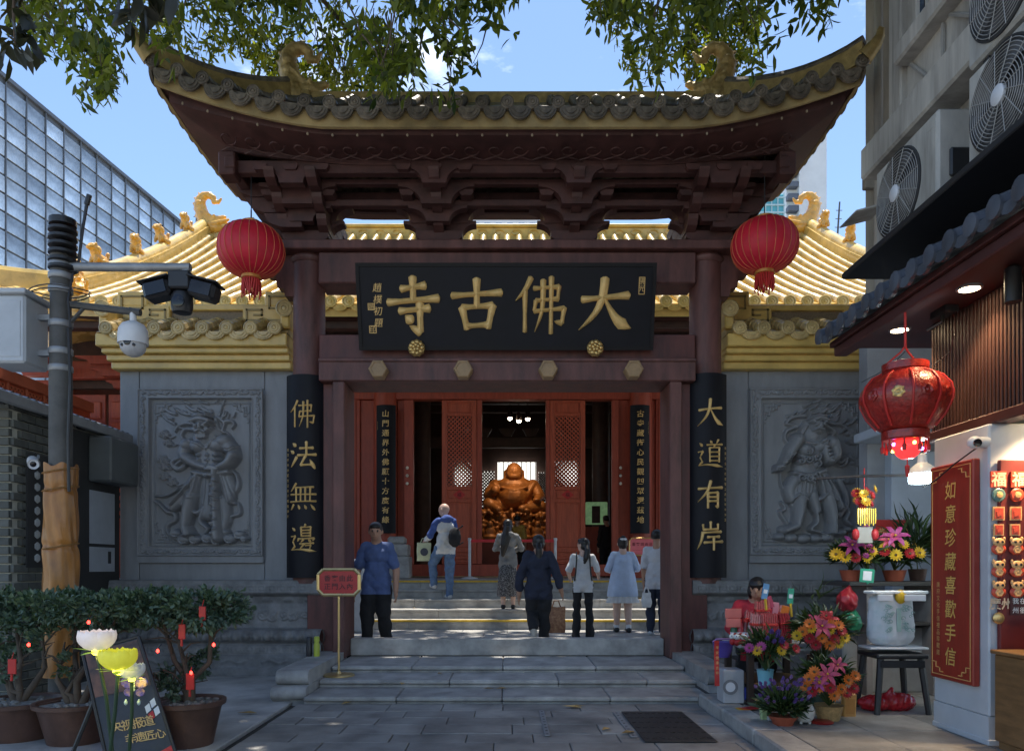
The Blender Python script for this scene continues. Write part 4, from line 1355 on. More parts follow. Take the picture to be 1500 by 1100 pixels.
def flank(sx, x_in, x_out, px0, px1, fig, label):
 t = thing('flank_wall', label, 'wall', ((x_in + x_out) / 2, FY, 0), 'carved walls beside the gate')
 z1 = 3.93
 a, b = min(x_in, x_out), max(x_in, x_out)
 mb = MB(); mb.bx(a, b, FY + .012, FY + .5, 0, z1); mb.build('wall_core', m_stone, t)
 # facing slabs round the panel
 k = FY / FPX
 X0, X1 = (px0 - VX) * k, (px1 - VX) * k
 Z0, Z1 = EYE + (831 - 824) * k, EYE + (831 - 571) * k
 for (xa, xb, za, zb) in [(a, X0 - .004, 1.16, z1), (X1 + .004, b, 1.16, z1), (X0, X1, 1.16, Z0 - .004), (X0, X1, Z1 + .004, z1)]:
  mb = MB(); mb.bx(xa + .002, xb - .002, FY - .012, FY + .05, za, zb, .006); mb.build('facing_slab', m_stone, t)
 rl = panel(X1 - X0, Z1 - Z0, fig)
 me = rl.mesh('carved_panel', m_stone, lambda x, y, z: np.c_[X0 + x - wloc(t).x, FY - 2.0 * z - wloc(t).y, Z1 - y - wloc(t).z])
 o = link_mesh('carved_panel', me, t)
 # plinth: moulded profile with carved bands
 pa, pb = (2.33, b + .05) if sx > 0 else (a - .05, -2.33)
 L = pb - pa
 H = 1.20
 rl = Relief(L, H, int(L / .0105), 118)
 prof = [(0, .10), (.015, .13), (.05, .13), (.17, .13), (.185, .10), (.20, .04), (.30, .02), (.36, .03), (.50, .035), (.60, .05), (.63, .15), (.69, .18), (.75, .17), (.80, .10), (.81, .15), (.93, .16), (.94, .20), (1.08, .20), (1.09, .23), (1.2, .23)]
 pz = np.interp(rl.Y[:, 0], [p[0] for p in prof], [p[1] for p in prof])
 rl.Z[:] = pz[:, None]
 base0 = rl.Z.copy()
 rl.Z[:] = 0
 meander(rl, .05, L - .05, .055, .165, 0, .016, .13)
 meander(rl, .05, L - .05, .815, .92, 0, .014, .15)
 x = .1
 i = 0
 while x < L - .15:           # scroll band in the waist
  rl.spiral((x + .06, .44), .06, 1.6, .012, .03, 0, 1 if i % 2 else -1, i)
  rl.spiral((x + .19, .47), .05, 1.4, .011, .03, 0, -1 if i % 2 else 1, i + 2)
  rl.stroke([(x + .1, .40), (x + .15, .50), (x + .24, .40)], [.014, .02, .008], .025)
  rl.blob((x + .12, .25), (.07, .03), .02)
  x += .27; i += 1
 x = .07
 while x < L:                  # lotus petals
  rl.blob((x, .70), (.062, .07), .04, power=.5)
  rl.blob((x, .71), (.035, .045), .02, .035)
  x += .13
 for i in range(int(L / .5)):
  rl.stroke([(i * .5 + .1, 1.02), (i * .5 + .2, .99), (i * .5 + .3, 1.03), (i * .5 + .4, 1.0)], .018, .012)
 rl.Z += base0
 rl.blur(1)
 XL = pa
 me = rl.mesh('plinth', m_plinth, lambda x, y, z: np.c_[XL + x - wloc(t).x, FY - .35 - z - wloc(t).y, 1.19 - y - wloc(t).z])
 pln = link_mesh('plinth', me, t)
 m = MB(); m.bx(pa, pb, FY - .47, FY, 1.15, 1.188); m.build('plinth_top', m_plinth, t)
 for xe, sg in ((XL, -1), (XL + L, 1)):
  m = MB()
  ys = [FY - .35 - p[1] for p in prof]; zs = [1.19 - p[0] for p in prof]
  poly = [(FY + .3, -.01), (FY + .3, 1.19)] + list(zip(ys, zs))
  # flare out sideways with the same profile
  rows = [[Vector((xe + sg * max(0, p[1] - .13) * .8, yv, zv)), Vector((xe + sg * max(0, p[1] - .13) * .8, FY + .3, zv))] for p, yv, zv in zip(prof, ys, zs)]
  for r0, r1 in zip(rows, rows[1:]):
   m.add([r0[0], r0[1], r1[1], r1[0]], [(0, 1, 2, 3) if sg < 0 else (3, 2, 1, 0)])
  m.add([Vector((xe, ys[0], 1.19)), Vector((xe, FY + .3, 1.19)), Vector((xe - sg * .3, FY + .3, 1.19)), Vector((xe - sg * .3, ys[0], 1.19))], [(0, 1, 2, 3)])
  m.build('plinth_return', m_plinth, t)
 # glazed cap
 ca, cb = (a - .02, b + .0) if sx > 0 else (a, b + .02)
 oa, ob = (ca, cb + .3) if sx > 0 else (ca - .3, cb)
 for i, (yo, z0, zz, ex) in enumerate([(.14, 3.93, 4.02, .05), (.20, 4.022, 4.10, .08), (.27, 4.102, 4.17, .11), (.34, 4.172, 4.335, .15)]):
  xa, xb = (ca, cb + ex) if sx > 0 else (ca - ex, cb)
  m = MB(); m.bx(xa, xb, FY - yo, FY + .5 + yo, z0, zz, .012); m.build('cornice', m_ochre, t)
 m = MB()
 xa, xb = (ca, cb + .12) if sx > 0 else (ca - .12, cb)
 yf, yr, zf, zr = FY - .36, FY + .25, 4.34, 4.62
 m.add([(xa, yf, zf), (xb, yf, zf), (xb, yr, zr), (xa, yr, zr), (xa, yr + .6, zf), (xb, yr + .6, zf)], [(0, 1, 2, 3), (3, 2, 5, 4), (0, 3, 4), (1, 5, 2), (0, 4, 5, 1)])
 cap = m.build('cap_roof', m_wtile, t)
 sp = .305
 n = int((xb - xa) / sp)
 for i in range(n + 1):
  x = (xa + xb) / 2 + (i - n / 2) * sp
  tile_row([Vector((x, yf, zf + .04)), Vector((x, yr, zr + .04))], .085).build('tile_row', m_wtile, cap, 40)
  o = rim_piece('end_tile', disc_w, Vector((x, yf - .03, zf + .045)), 0, cap)
  if i < n: rim_piece('drip_tile', drip_w, Vector((x + sp / 2, yf - .025, zf + .02)), 0, cap)
 # ridge with key-pattern end blocks
 m = MB(); m.bx(xa + .1, xb - .1, yr - .10, yr + .10, 4.60, 4.66, .01); m.bx(xa + .1, xb - .1, yr - .13, yr + .13, 4.78, 4.86, .012); m.build('ridge', m_ochre, t)
 m = MB(); m.bx(xa + .1, xb - .1, yr - .075, yr + .075, 4.655, 4.785); m.build('ridge_band', M('brown ridge relief', (0.20, 0.15, 0.09), 0.6, 0.4, 40.0, 0.8, 30), t)
 for e, sg in ((xa, 1), (xb, -1)):
  m = MB()
  m.bx(e + sg * .02, e + sg * .72, yr - .14, yr + .14, 4.58, 4.84, .012)
  m.bx(e + sg * .02, e + sg * .42, yr - .135, yr + .135, 4.835, 5.03, .012)
  blk = m.build('ridge_block', m_ochre, t)
  m = MB()
  yk = yr - .145
  for ln in ([(.08, .06), (.08, .38), (.36, .38), (.36, .22), (.2, .22), (.2, .06), (.66, .06), (.66, .2), (.46, .2), (.46, .13), (.56, .13)],):
   q = [Vector((e + sg * u, yk, 4.58 + v)) for u, v in ln]
   for p0, p1 in zip(q, q[1:]): m.bx(min(p0.x, p1.x) - .012, max(p0.x, p1.x) + .012, yk - .008, yk + .01, min(p0.z, p1.z) - .012, max(p0.z, p1.z) + .012)
  m.build('key_pattern', M('dark key line', (0.30, 0.22, 0.08), 0.5), blk)
  m = MB(); ax = Matrix.Rotation(R(90), 3, 'X')
  m.bx(e + sg * -.02, e + sg * .1, FY - .28, yr, 4.42, 4.72, .02)
  m.build('ridge_stop', m_ochre, blk)
  o = rim_piece('end_tile', disc_w, Vector((e + sg * .04, FY - .30, 4.66)), 0, blk)
  o.scale = (1.25, 1, 1.25)
 return t
disc_w = disc_mesh(.088).mesh('end_tile', m_wtile, smooth=45)
drip_w = drip_mesh(.135, .12).mesh('drip_tile', m_wtile, smooth=45)
flank(-1, -2.83, -5.10, 205, 388, guardian_a, 'grey stone wall carved with a guardian leaning on a club, left of gate')
flank(1, 2.83, 5.10, 1096, 1278, guardian_b, 'grey stone wall carved with an open-handed guardian, right of gate')
# ------------------------------------------------------------------ the hall behind: steps, platform, facade, roof
HY = 20.0
PZ = 1.076
hs = thing('hall_steps', 'grey stone stairs with yellow edge lines leading up to the hall', 'steps', (0, 13.7, .216))
m_hstep = M('courtyard stone', (0, 0, 0))
for k in range(5):
 y0 = 13.7 + .45 * k; z = .216 + .172 * (k + 1)
 for i in range(6):
  x0 = -5.4 + 1.8 * i + (.5 if k % 2 else 0)
  mb = MB(); mb.bx(x0 + .002, x0 + 1.798, y0 + .02, y0 + .55, z - .18, z - .045, .004); mb.bx(x0 + .002, x0 + 1.798, y0, y0 + .55, z - .042, z, .008)
  mb.build('step_slab', m_hstep, hs)
 if k in (0, 4):
  mb = MB(); mb.bx(-5.3, 5.3, y0 - .003, y0 + .07, z + .001, z + .006); mb.bx(-5.3, 5.3, y0 - .006, y0 - .0025, z - .03, z + .006)
  mb.build('yellow_line', m_yline, hs)
g = MB(); g.bx(-16, 16, 15.95, 40, -.3, PZ)
tag(g.build('hall_platform', m_hstep), kind='structure')
hall = thing('temple_hall', 'red timber temple hall with a golden tiled roof behind the gate', 'hall', (0, HY, PZ))
def HX(px, Y=HY): return (px - VX) * Y / FPX
def HZ(py, Y=HY): return EYE + (VY - py) * Y / FPX
def hbox(name, px0, px1, py0, py1, y0, y1, mat, bev=.01, parent=None, Y=HY):
 mb = MB(); mb.bx(HX(px0, Y), HX(px1, Y), y0, y1, HZ(py1, Y), HZ(py0, Y), bev)
 return mb.build(name, mat, parent or hall)
hbox('sill', 480, 1010, 826.5, 843.5, HY - .1, HY + .15, m_red)
hbox('transom', 420, 1070, 570, 586, HY - .12, HY + .2, m_red)
mb = MB(); mb.bx(-12, 12, HY - .04, HY + .12, HZ(569.5), HZ(500), .01); mb.build('wall_head', m_dark, hall)
for a, b in ((519, 528), (592, 606), (699, 706), (799.5, 805), (896, 906), (960, 970)):
 hbox('door_post', a, b, 586.5, 826, HY - .07, HY + .1, m_red)
for c in (565, 938):
 mb = MB(); mb.lathe([(.30, PZ), (.30, HZ(560))], (HX(c), HY - .05, 0), 24); mb.lathe([(.42, PZ - .01), (.44, PZ + .12), (.36, PZ + .3)], (HX(c), HY - .05, 0), 20)
 mb.build('column', m_red, hall, 40)
for a, b in ((528, 548), (582, 592), (906, 922), (954, 960)):
 hbox('wall_panel', a, b, 586.5, 826, HY + .0, HY + .06, m_red)
# stone bases left of the column
def lattice_mesh(w, h, n, bar, d, mat_name='lattice'):
 m = MB()
 c = w / n
 t = bar / 2
 k = int((w + h) / c) + 2
 for sg in (1, -1):
  for i in range(-k, k):
   # line x + sg*y = i*c clipped to the rect
   pts = []
   for (x, y) in ((0, (0 - 0)),): pass
   s0 = i * c
   cand = []
   for x in (0, w):
    y = (s0 - x) * sg if sg == 1 else (x - s0)
    if -1e-6 <= y <= h + 1e-6: cand.append((x, y))
   for y in (0, h):
    x = s0 - y if sg == 1 else s0 + y
    if 1e-6 < x < w - 1e-6: cand.append((x, y))
   if len(cand) >= 2:
    (xa, ya), (xb, yb) = cand[0], cand[1]
    if math.hypot(xb - xa, yb - ya) < .02: continue
    dx, dy = xb - xa, yb - ya
    L = math.hypot(dx, dy); nx, ny = -dy / L * t, dx / L * t
    z0, z1 = (0, d) if sg == 1 else (d * .15, d * 1.05)
    q = [(xa + nx, ya + ny), (xb + nx, yb + ny), (xb - nx, yb - ny), (xa - nx, ya - ny)]
    m.prism(q, lambda u, v, ww: Vector((u, ww, v)), z0, z1)
 return m
def door_leaf(px0, px1, rootlabel=None):
 m = MB()
 x0, x1 = HX(px0), HX(px1); y0 = HY - .06
 st = .13
 zt, zb = HZ(587), HZ(826)
 m.bx(x0, x0 + st, y0, y0 + .09, zb, zt, .01); m.bx(x1 - st, x1, y0, y0 + .09, zb, zt, .01)
 rails = [(587, 590), (605.5, 610), (712.5, 718), (731.5, 736), (803, 808.5), (816, 819), (825, 826)]
 for a, b in rails: m.bx(x0 + st, x1 - st, y0 + .003, y0 + .087, HZ(b), HZ(a), .008)
 leaf = m.build('door_leaf', m_red2, hall)
 for a, b in ((590, 605.5), (718, 731.5), (736, 803), (808.5, 816), (819, 825)):
  m = MB(); m.bx(x0 + st, x1 - st, y0 + .04, y0 + .06, HZ(b), HZ(a)); m.bx(x0 + st + .05, x1 - st - .05, y0 + .028, y0 + .05, HZ(b) + .03, HZ(a) - .03, .01)
  m.build('door_panel', m_red2, leaf)
 lm = lattice_mesh(x1 - x0 - 2 * st, HZ(610) - HZ(712.5), 6, .03, .035)
 lm.v = [(p[0] + x0 + st, p[1] + y0 + .02, p[2] + HZ(712.5)) for p in lm.v]
 lm.build('lattice', m_red2, leaf, kind='stuff')
 c = Vector(((x0 + x1) / 2, y0 + .018, HZ(724.7)))
 m = MB(); m.prism([(-.17, 0), (0, -.13), (.17, 0), (0, .13)], lambda u, v, w: c + Vector((u, w, v)), 0, .012); m.build('paper_charm', m_fred, leaf)
 lettering('charm_character', '福', lambda u, v: c + Vector((u, -.003, v)), .12, 1, M('charm ink', (0.12, 0.01, 0.01), .6), leaf, .01)
door_leaf(647.5, 698.5); door_leaf(805.5, 857)
# stacked bulbs hung on the dark door edges
for px in (597.5, 908):
 for i in range(3):
  m = MB(); m.ell((HX(px), HY - .13, HZ(686 + i * 11.5)), (.04, .04, .045), 10, 8)
  m.build('door_stud', M('pale stud', (0.7, 0.62, 0.5), 0.35), hall, 60)
# interior
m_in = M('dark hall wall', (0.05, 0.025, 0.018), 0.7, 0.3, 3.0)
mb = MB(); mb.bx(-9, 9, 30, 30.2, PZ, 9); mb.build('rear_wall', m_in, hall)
for s in (-1, 1):
 mb = MB(); mb.bx(s * 11.9, s * 12.1, HY + .1, 30.2, PZ, 7.6); mb.build('end_wall', m_red, hall)
mb = MB(); mb.bx(-12, 12, HY + .15, 30.2, 7.55, 7.7); mb.build('ceiling', m_dark, hall)
for i in range(6):
 mb = MB(); mb.bx(-9, 9, HY + 1.5 * i + .8, HY + 1.5 * i + 1.1, 7.2, 7.55, .02); mb.build('ceiling_beam', m_dark, hall)
mb = MB(); mb.bx(-3.2, 3.2, 25.6, 25.9, HZ(655, 25.6), HZ(640, 25.6), .02); mb.build('altar_beam', m_dark, hall)
for i in range(5):     # small brackets in the altar canopy
 mb = MB(); x = -1.6 + i * .8; mb.prism([(-.28, .28), (-.12, 0), (.12, 0), (.28, .28)], lambda u, v, w: Vector((x + u, w, HZ(640, 25.6) + v)), 25.5, 25.8)
 mb.build('canopy_bracket', m_dark, hall)
for px in (618, 880):
 mb = MB(); mb.lathe([(.28, PZ), (.28, 7.5)], (HX(px, 24), 24, 0), 18); mb.build('inner_column', m_dark, hall, 40)
m_backlit = M('glowing window pane', (0.9, 0.9, 0.86), 0.8, 0.03, 2.0, emit=(1.0, 0.97, 0.9), estr=0.85)  # panes glow themselves, standing in for daylight behind the hall
def rear_window(px0, px1, py0, py1, n):
 Y = 29.9
 x0, x1, z0, z1 = HX(px0, Y), HX(px1, Y), HZ(py1, Y), HZ(py0, Y)
 m = MB(); m.bx(x0, x1, Y, Y + .05, z0, z1); w = m.build('rear_window', m_backlit, hall)
 lm = lattice_mesh(x1 - x0, z1 - z0, n, .06, .05); lm.v = [(p[0] + x0, p[1] + Y - .08, p[2] + z0) for p in lm.v]
 lm.build('lattice', m_dark, w, kind='stuff')
rear_window(705, 724, 690, 770, 4); rear_window(789, 800, 692, 735, 3)
rear_window(665, 698, 676, 714, 6); rear_window(812, 846, 676, 714, 6); rear_window(521, 531, 690, 725, 3)
mb = MB(); Y = 29.7; mb.bx(HX(729, Y), HX(785, Y), Y, Y + .05, HZ(712, Y), HZ(677, Y)); w = mb.build('rear_window', m_backlit, hall)
mb = MB()
for i in range(9):
 x = HX(731 + i * 6.6, Y); mb.bx(x - .02, x + .02, Y - .06, Y - .01, HZ(712, Y), HZ(677, Y))
mb.build('window_bars', M('pale bars', (0.5, 0.48, 0.42), .6), w, kind='stuff')
# glowing cabinet on the right inside the door
mb = MB(); Y = 23.0; mb.bx(HX(858, Y), HX(890, Y), Y, Y + .1, HZ(768, Y), HZ(735, Y), .02); w = mb.build('lit_counter_sign', M('lit green sign', (0.25, 0.36, 0.16), .5, .6, 4.0, emit=(0.45, 0.8, 0.4), estr=0.06), hall)
mb = MB(); mb.bx(HX(867, Y), HX(879, Y), Y - .02, Y - .001, HZ(766, Y), HZ(741, Y)); mb.build('sign_picture', m_dark, w)
mb = MB(); mb.bx(HX(857, Y), HX(885, Y), Y - .2, Y + .5, PZ, HZ(772, Y), .02); mb.build('counter', m_red, hall)
# eave structure
mb = MB(); mb.bx(-12.4, 12.4, 16.35, 16.6, 6.55, 6.72, .02); mb.build('eave_purlin', m_dark, hall)
mb = MB(); mb.bx(-12.0, 12.0, HY - .35, HY - .1, 6.3, 6.75, .02); mb.build('wall_beam', m_red, hall)
for i in range(31):
 x = -12 + i * .8
 mb = MB(); mb.tube([(x, 16.15, 6.78), (x, 20.0, 8.4)], .06, 8); mb.build('rafter', m_dark, hall, 40)
for i in range(13):
 x = -12 + i * 2.0
 for k in range(3):
  mb = MB(); mb.prism(boat(.2 + .12 * k, .4 + .2 * k, 6.0 + .22 * k, 6.2 + .22 * k), lambda u, v, w: Vector((x + u, w, v)), HY - .55 - .35 * k, HY - .35 - .35 * k); mb.build('bracket_arm', m_red, hall)
# side bays
for s in (-1, 1):
 for i in range(6):
  xa = s * (4.3 + i * 1.28); xb = s * (4.3 + i * 1.28 + 1.2)
  mb = MB(); mb.bx(xa, xb, HY, HY + .08, PZ, 5.95, .01); bay = mb.build('bay_panel', m_red, hall)
  lm = lattice_mesh(1.0, 2.0, 5, .04, .03); x0 = min(xa, xb) + .1
  mb = MB(); mb.bx(x0, x0 + 1.0, HY - .012, HY - .002, 2.6, 4.6); mb.build('dark_backing', m_in, bay)  # dark sheet on the panel, painted in for the unlit room behind
  lm.v = [(p[0] + x0, p[1] + HY - .055, p[2] + 2.6) for p in lm.v]; lm.build('lattice', m_red2, bay, kind='stuff')
  for (za, zb) in ((4.75, 5.2), (5.3, 5.75), (1.3, 2.4)):
   mb = MB(); mb.bx(x0, x0 + 1.0, HY - .05, HY, za, zb, .02); mb.build('carved_board', m_red2, bay)
 mb = MB(); mb.bx(s * 4.0, s * 4.28, HY - .1, HY + .15, PZ, 6.2, .02); mb.build('bay_post', m_red, hall)
# roof
def hz(t): return 6.93 + 4.95 * (.62 * t + .38 * t * t) if False else 6.93 + 4.95 * (.8 * t + .2 * t * t)
RW, EW = 9.75, 13.2
def hw(t): return RW + (EW - RW) * max(0, 1 - t / .14) ** 1.0
def hroof(x, t):
 lf = .75 * max(0, (abs(x) - 8.5) / 4.7) ** 2 * max(0, 1 - t / .3)
 return Vector((x, 16 + 8 * t, hz(t) + lf))
mb = MB(); mb.sheet(lambda u, v: (hroof((2 * u - 1) * hw(v), v), (0, -.5, .86)), 61, 29, .08)
hr = mb.build('roof', m_ytile, hall, 30)
mb = MB(); mb.add([(-RW, 24, 11.88), (RW, 24, 11.88), (EW, 32, 6.93), (-EW, 32, 6.93)], [(0, 1, 2, 3)]); mb.build('rear_slope', m_ytile, hr)
for s in (-1, 1):
 mb = MB(); mb.add([(s * RW, 17.2, 7.6), (s * RW, 24, 11.85), (s * RW, 31, 7.6), (s * EW, 31.5, 7.0), (s * EW, 16.4, 7.0)], [(0, 1, 2), (0, 2, 3, 4)]); mb.build('gable_slope', m_ytile, hr)
HSP = .375
nH = int(2 * EW / HSP)
disc_h = disc_mesh(.135).mesh('end_tile', m_ytile, smooth=45)
drip_h = drip_mesh(.17, .16).mesh('drip_tile', m_ytile, smooth=45)
for i in range(nH + 1):
 x = (i - nH / 2) * HSP
 tm = 1.0 if abs(x) <= RW - .1 else .14 * (1 - (abs(x) - RW) / (EW - RW))
 if tm > .02:
  path = [hroof(x, t * tm) + Vector((0, -.03, .07)) for t in np.linspace(0, 1, 11 if tm > .5 else 3)]
  pts = []; rad = []
  for a, b in zip(path, path[1:]):
   for e in (0, .48, .5, .98):
    pts.append(a.lerp(b, e)); rad.append(.105 if e in (0, .5) else .092)
  m = MB(); m.tube(pts, rad, 8); m.build('tile_row', m_ytile, hr, 40)
 rim_piece('end_tile', disc_h, hroof(x, 0) + Vector((0, -.05, .07)), 0, hr)
 rim_piece('drip_tile', drip_h, hroof(x + HSP / 2, 0) + Vector((0, -.045, .03)), 0, hr)
mb = MB(); mb.grid(lambda u, v: hroof((2 * u - 1) * EW, 0) + Vector((0, .03, -.05 - .18 * v)), 61, 2); mb.build('fascia', m_ochre, hr)
mb = MB(); mb.sheet(lambda u, v: (hroof((2 * u - 1) * 12.6, 0) + Vector((0, .05 + 3.9 * v, -.2 + 1.0 * v)), (0, 0, 1)), 31, 2, .03); mb.build('eave_boarding', m_dark, hr)
# main ridge with relief, ends and dragons
mb = MB(); mb.bx(-RW, RW, 23.8, 24.2, 11.75, 12.12, .03); mb.bx(-RW, RW, 23.74, 24.26, 12.125, 12.22, .02); mb.bx(-RW, RW, 23.74, 24.26, 11.68, 11.76, .02)
mb.build('main_ridge', m_ytile, hr)
for i in range(36):
 x = -RW + .3 + i * (2 * RW - .6) / 35
 m = MB()
 pts = [Vector((x + .2 * math.cos(a) * (1 - a / 8), 23.78, 11.94 + .13 * math.sin(a) * (1 - a / 8))) for a in np.linspace(0, 6.0, 12)]
 m.tube(pts, .022, 5); m.build('ridge_scroll', m_ytile, hr, 60)
m_gb = M('gilded glazed beast', (0.78, 0.42, 0.07), 0.3, 0.3, 6.0, 0.3, 40, coat=.4)
dr_me, _ = sculpt(chiwen() + [('c', (.3, 0, .0), (.5, 0, -.12), .10, .08, 0), ('c', (.1, .12, -.05), (.45, .12, .05), .06, .03, 0), ('c', (.1, -.12, -.05), (.45, -.12, .05), .06, .03, 0), ('e', (.1, 0, -.1), (.3, .16, .12), 0), ('c', (.4, .1, -.1), (.62, .1, .06), .04, .02, 0), ('c', (.4, -.1, -.1), (.62, -.1, .06), .04, .02, 0)], .02, 2, .008, 60)
dr_me.materials.append(m_gb)
for s in (-1, 1):
 o = link_mesh('ridge_dragon', dr_me, hall, (s * 9.55, 23.9, 12.25)); o.scale = (-s * 1.65, 1.5, 1.5)
 path = [Vector((s * 9.6, 24 - 7.3 * t, hroof(9.6, 1 - t * .912).z + .05)) for t in np.linspace(0, 1, 15)]
 m = MB(); beam_path(path, .42, .42, m); m.build('gable_ridge', m_ytile, hr)
 m = MB(); m.tube([p + Vector((0, 0, .45)) for p in path], .16, 10); m.build('gable_ridge_cap', m_ytile, hr, 40)
 # hip ridges running on to the corners
 hp = [hroof(s * (9.6 + 3.5 * t), .10 * (1 - t)) + Vector((0, .9 * (1 - t), .1 + .3 * (1 - t))) for t in np.linspace(0, 1, 9)]
 m = MB(); beam_path(hp, .36, .36, m); m.build('hip_ridge', m_ytile, hr)
 m = MB(); m.tube([p + Vector((0, 0, .38)) for p in hp], .13, 8); m.build('hip_ridge_cap', m_ytile, hr, 40)
 o = link_mesh('dragon_head', dr_me, hall, path[-1] + Vector((-s * .1, -.15, .1))); o.scale = (-s * 1.0, 1.2, 1.0); o.rotation_euler = (0, 0, s * .9)
 if s < 0: hp_left, gp_left = hp, path
 else: gp_right, hp_right = path, hp
lion = [('e', (0, 0, .22), (.13, .22, .16), 0), ('c', (0, -.12, .2), (0, -.2, .42), .13, .12, 0), ('e', (0, -.24, .50), (.13, .15, .13), 0), ('e', (0, -.36, .46), (.08, .08, .07), 0),
  ('c', (.09, -.2, .22), (.09, -.24, .02), .05, .05, 0), ('c', (-.09, -.2, .22), (-.09, -.24, .02), .05, .05, 0), ('e', (.12, .08, .12), (.06, .14, .11), 0), ('e', (-.12, .08, .12), (.06, .14, .11), 0),
  ('c', (0, .18, .2), (0, .24, .48), .05, .06, 0), ('e', (.1, -.22, .6), (.035, .04, .05), 0), ('e', (-.1, -.22, .6), (.035, .04, .05), 0), ('e', (0, -.14, .44), (.17, .12, .17), 0)]
lion_me, _ = sculpt(lion, .022, 2, .01, 60)
lion_me.materials.append(m_gb)
for path, ts in ((gp_left, (.20, .42, .62, .86)), (gp_right, (.16, .4, .65))):
 for t in ts:
  i = t * (len(path) - 1); p = path[int(i)].lerp(path[min(len(path) - 1, int(i) + 1)], i - int(i))
  o = link_mesh('ridge_lion', lion_me, hall, p + Vector((0, 0, .55))); o.scale = (.85, .85, .75); o.rotation_euler = (0, 0, R(random.uniform(-25, 25)))
for path in (hp_left, hp_right):
 o = link_mesh('ridge_lion', lion_me, hall, path[5] + Vector((0, 0, .48))); o.scale = (1.0, 1.2, .8); o.rotation_euler = (0, 0, R(-75 if path is hp_left else 75))
# couplets on the hall columns
def hall_couplet(px, chars, small, label, side):
 k = (HY - .4) / FPX
 couplet(HX(px) * (HY - .4) / HY, HY - .05, EYE + (831 - 781) * k, EYE + (831 - 593) * k, .36, .27, chars, EYE + (831 - 606) * k, 14.1 * k, .185, label, side, raised=False, small=small)
hall_couplet(565, '山門通界外佛願十方度有緣', '歲次乙酉敬書', 'narrow black couplet board on the left hall column', -1)
hall_couplet(938, '古寺藏街心民觀四眾還茲地', '佛曆二五四九年敬立', 'narrow black couplet board on the right hall column', 1)
# laughing buddha statue
m_bud = M('gilded bronze buddha', (0.34, 0.12, 0.028), 0.45, 0.4, 5.0, 0.2, 40, metal=0.2)
BY = 24.0
bs = 2.05 / 2.0
bud = [('e', (0, 0, .52), (.62, .50, .50), 0), ('e', (0, -.18, .48), (.50, .42, .40), 0), ('e', (0, .05, .85), (.66, .38, .30), 0),
  ('e', (0, -.05, 1.28), (.27, .27, .32), 0), ('e', (0, -.22, 1.14), (.20, .14, .13), 0), ('e', (.15, -.2, 1.2), (.09, .08, .09), 0), ('e', (-.15, -.2, 1.2), (.09, .08, .09), 0),
  ('c', (0, 0, .95), (0, -.02, 1.1), .25, .22, 0), ('e', (0, -.31, 1.25), (.05, .06, .06), 0),
  ('c', (.27, 0, 1.32), (.28, 0, 1.0), .06, .07, 0), ('c', (-.27, 0, 1.32), (-.28, 0, 1.0), .06, .07, 0),
  ('c', (.6, .05, .86), (.82, -.1, .5), .22, .18, 0), ('c', (.82, -.1, .5), (.72, -.42, .36), .17, .12, 0), ('e', (.70, -.48, .36), (.13, .15, .09), 0),
  ('c', (-.6, .05, .86), (-.80, -.15, .55), .22, .18, 0), ('c', (-.80, -.15, .55), (-.62, -.46, .62), .16, .12, 0), ('e', (-.60, -.48, .68), (.15, .12, .16), 0),
  ('c', (.35, -.1, .14), (.85, -.3, .16), .24, .20, 0), ('c', (.85, -.3, .16), (.25, -.6, .08), .19, .13, 0),
  ('c', (-.35, -.1, .14), (-.78, -.35, .24), .24, .22, 0), ('c', (-.78, -.35, .24), (-.5, -.62, .06), .18, .12, 0),
  ('c', (-.62, -.1, .9), (-.2, -.42, .30), .10, .08, 0), ('c', (.62, -.1, .9), (.25, -.42, .30), .10, .08, 0), ('c', (-.9, -.1, .02), (.95, -.1, .02), .14, .14, 0),
  ('c', (-.2, -.42, .3), (.25, -.42, .3), .06, .06, 0), ('c', (-.4, -.36, .78), (0, -.52, .66), .05, .05, 0), ('c', (.4, -.36, .78), (0, -.52, .66), .05, .05, 0)]
bt = thing('buddha_statue', 'golden seated laughing buddha statue on a carved base inside the hall', 'statue', (HX(753, BY), BY, HZ(792, BY)))
sculpt_obj('figure', bud, m_bud, bt, (HX(753, BY), BY, HZ(751, BY)), voxel=.022, smooth=3, rough=.006, rscale=22)
ped = []
rp_ = random.Random(4)
for i in range(120):
 x = rp_.uniform(-1.05, 1.05); z = rp_.uniform(.03, .98)
 ped.append(('e', (x, -.5 + rp_.uniform(-.05, .1) - .12 * math.cos(x * 1.4), z), (rp_.uniform(.05, .12), .10, rp_.uniform(.05, .10)), 0))
ped += [('e', (0, 0, .5), (1.15, .55, .6), 0), ('c', (-.95, 0, .1), (.95, 0, .1), .45, .45, 0)]
sculpt_obj('carved_base', ped, m_bud, bt, (HX(753, BY), BY, HZ(794, BY)), voxel=.026, smooth=2)
m = MB(); m.bx(HX(700, BY), HX(806, BY), BY - .7, BY + .6, PZ, HZ(794, BY), .03); m.build('altar', M('altar red', (0.10, 0.02, 0.015), .6), bt)
for px, sc in ((719, 1), (768, .9), (786, 1)):     # little gilded figures on the altar
 o = sculpt_obj('offering_figure', [('e', (0, 0, .14), (.13, .10, .15), 0), ('e', (0, -.01, .33), (.07, .07, .08), 0), ('e', (0, -.03, .05), (.17, .13, .06), 0)], m_bud, bt, (HX(px, BY), BY - 1.0, HZ(790, BY - 1)), voxel=.02, smooth=2, scale=sc * 1.4)
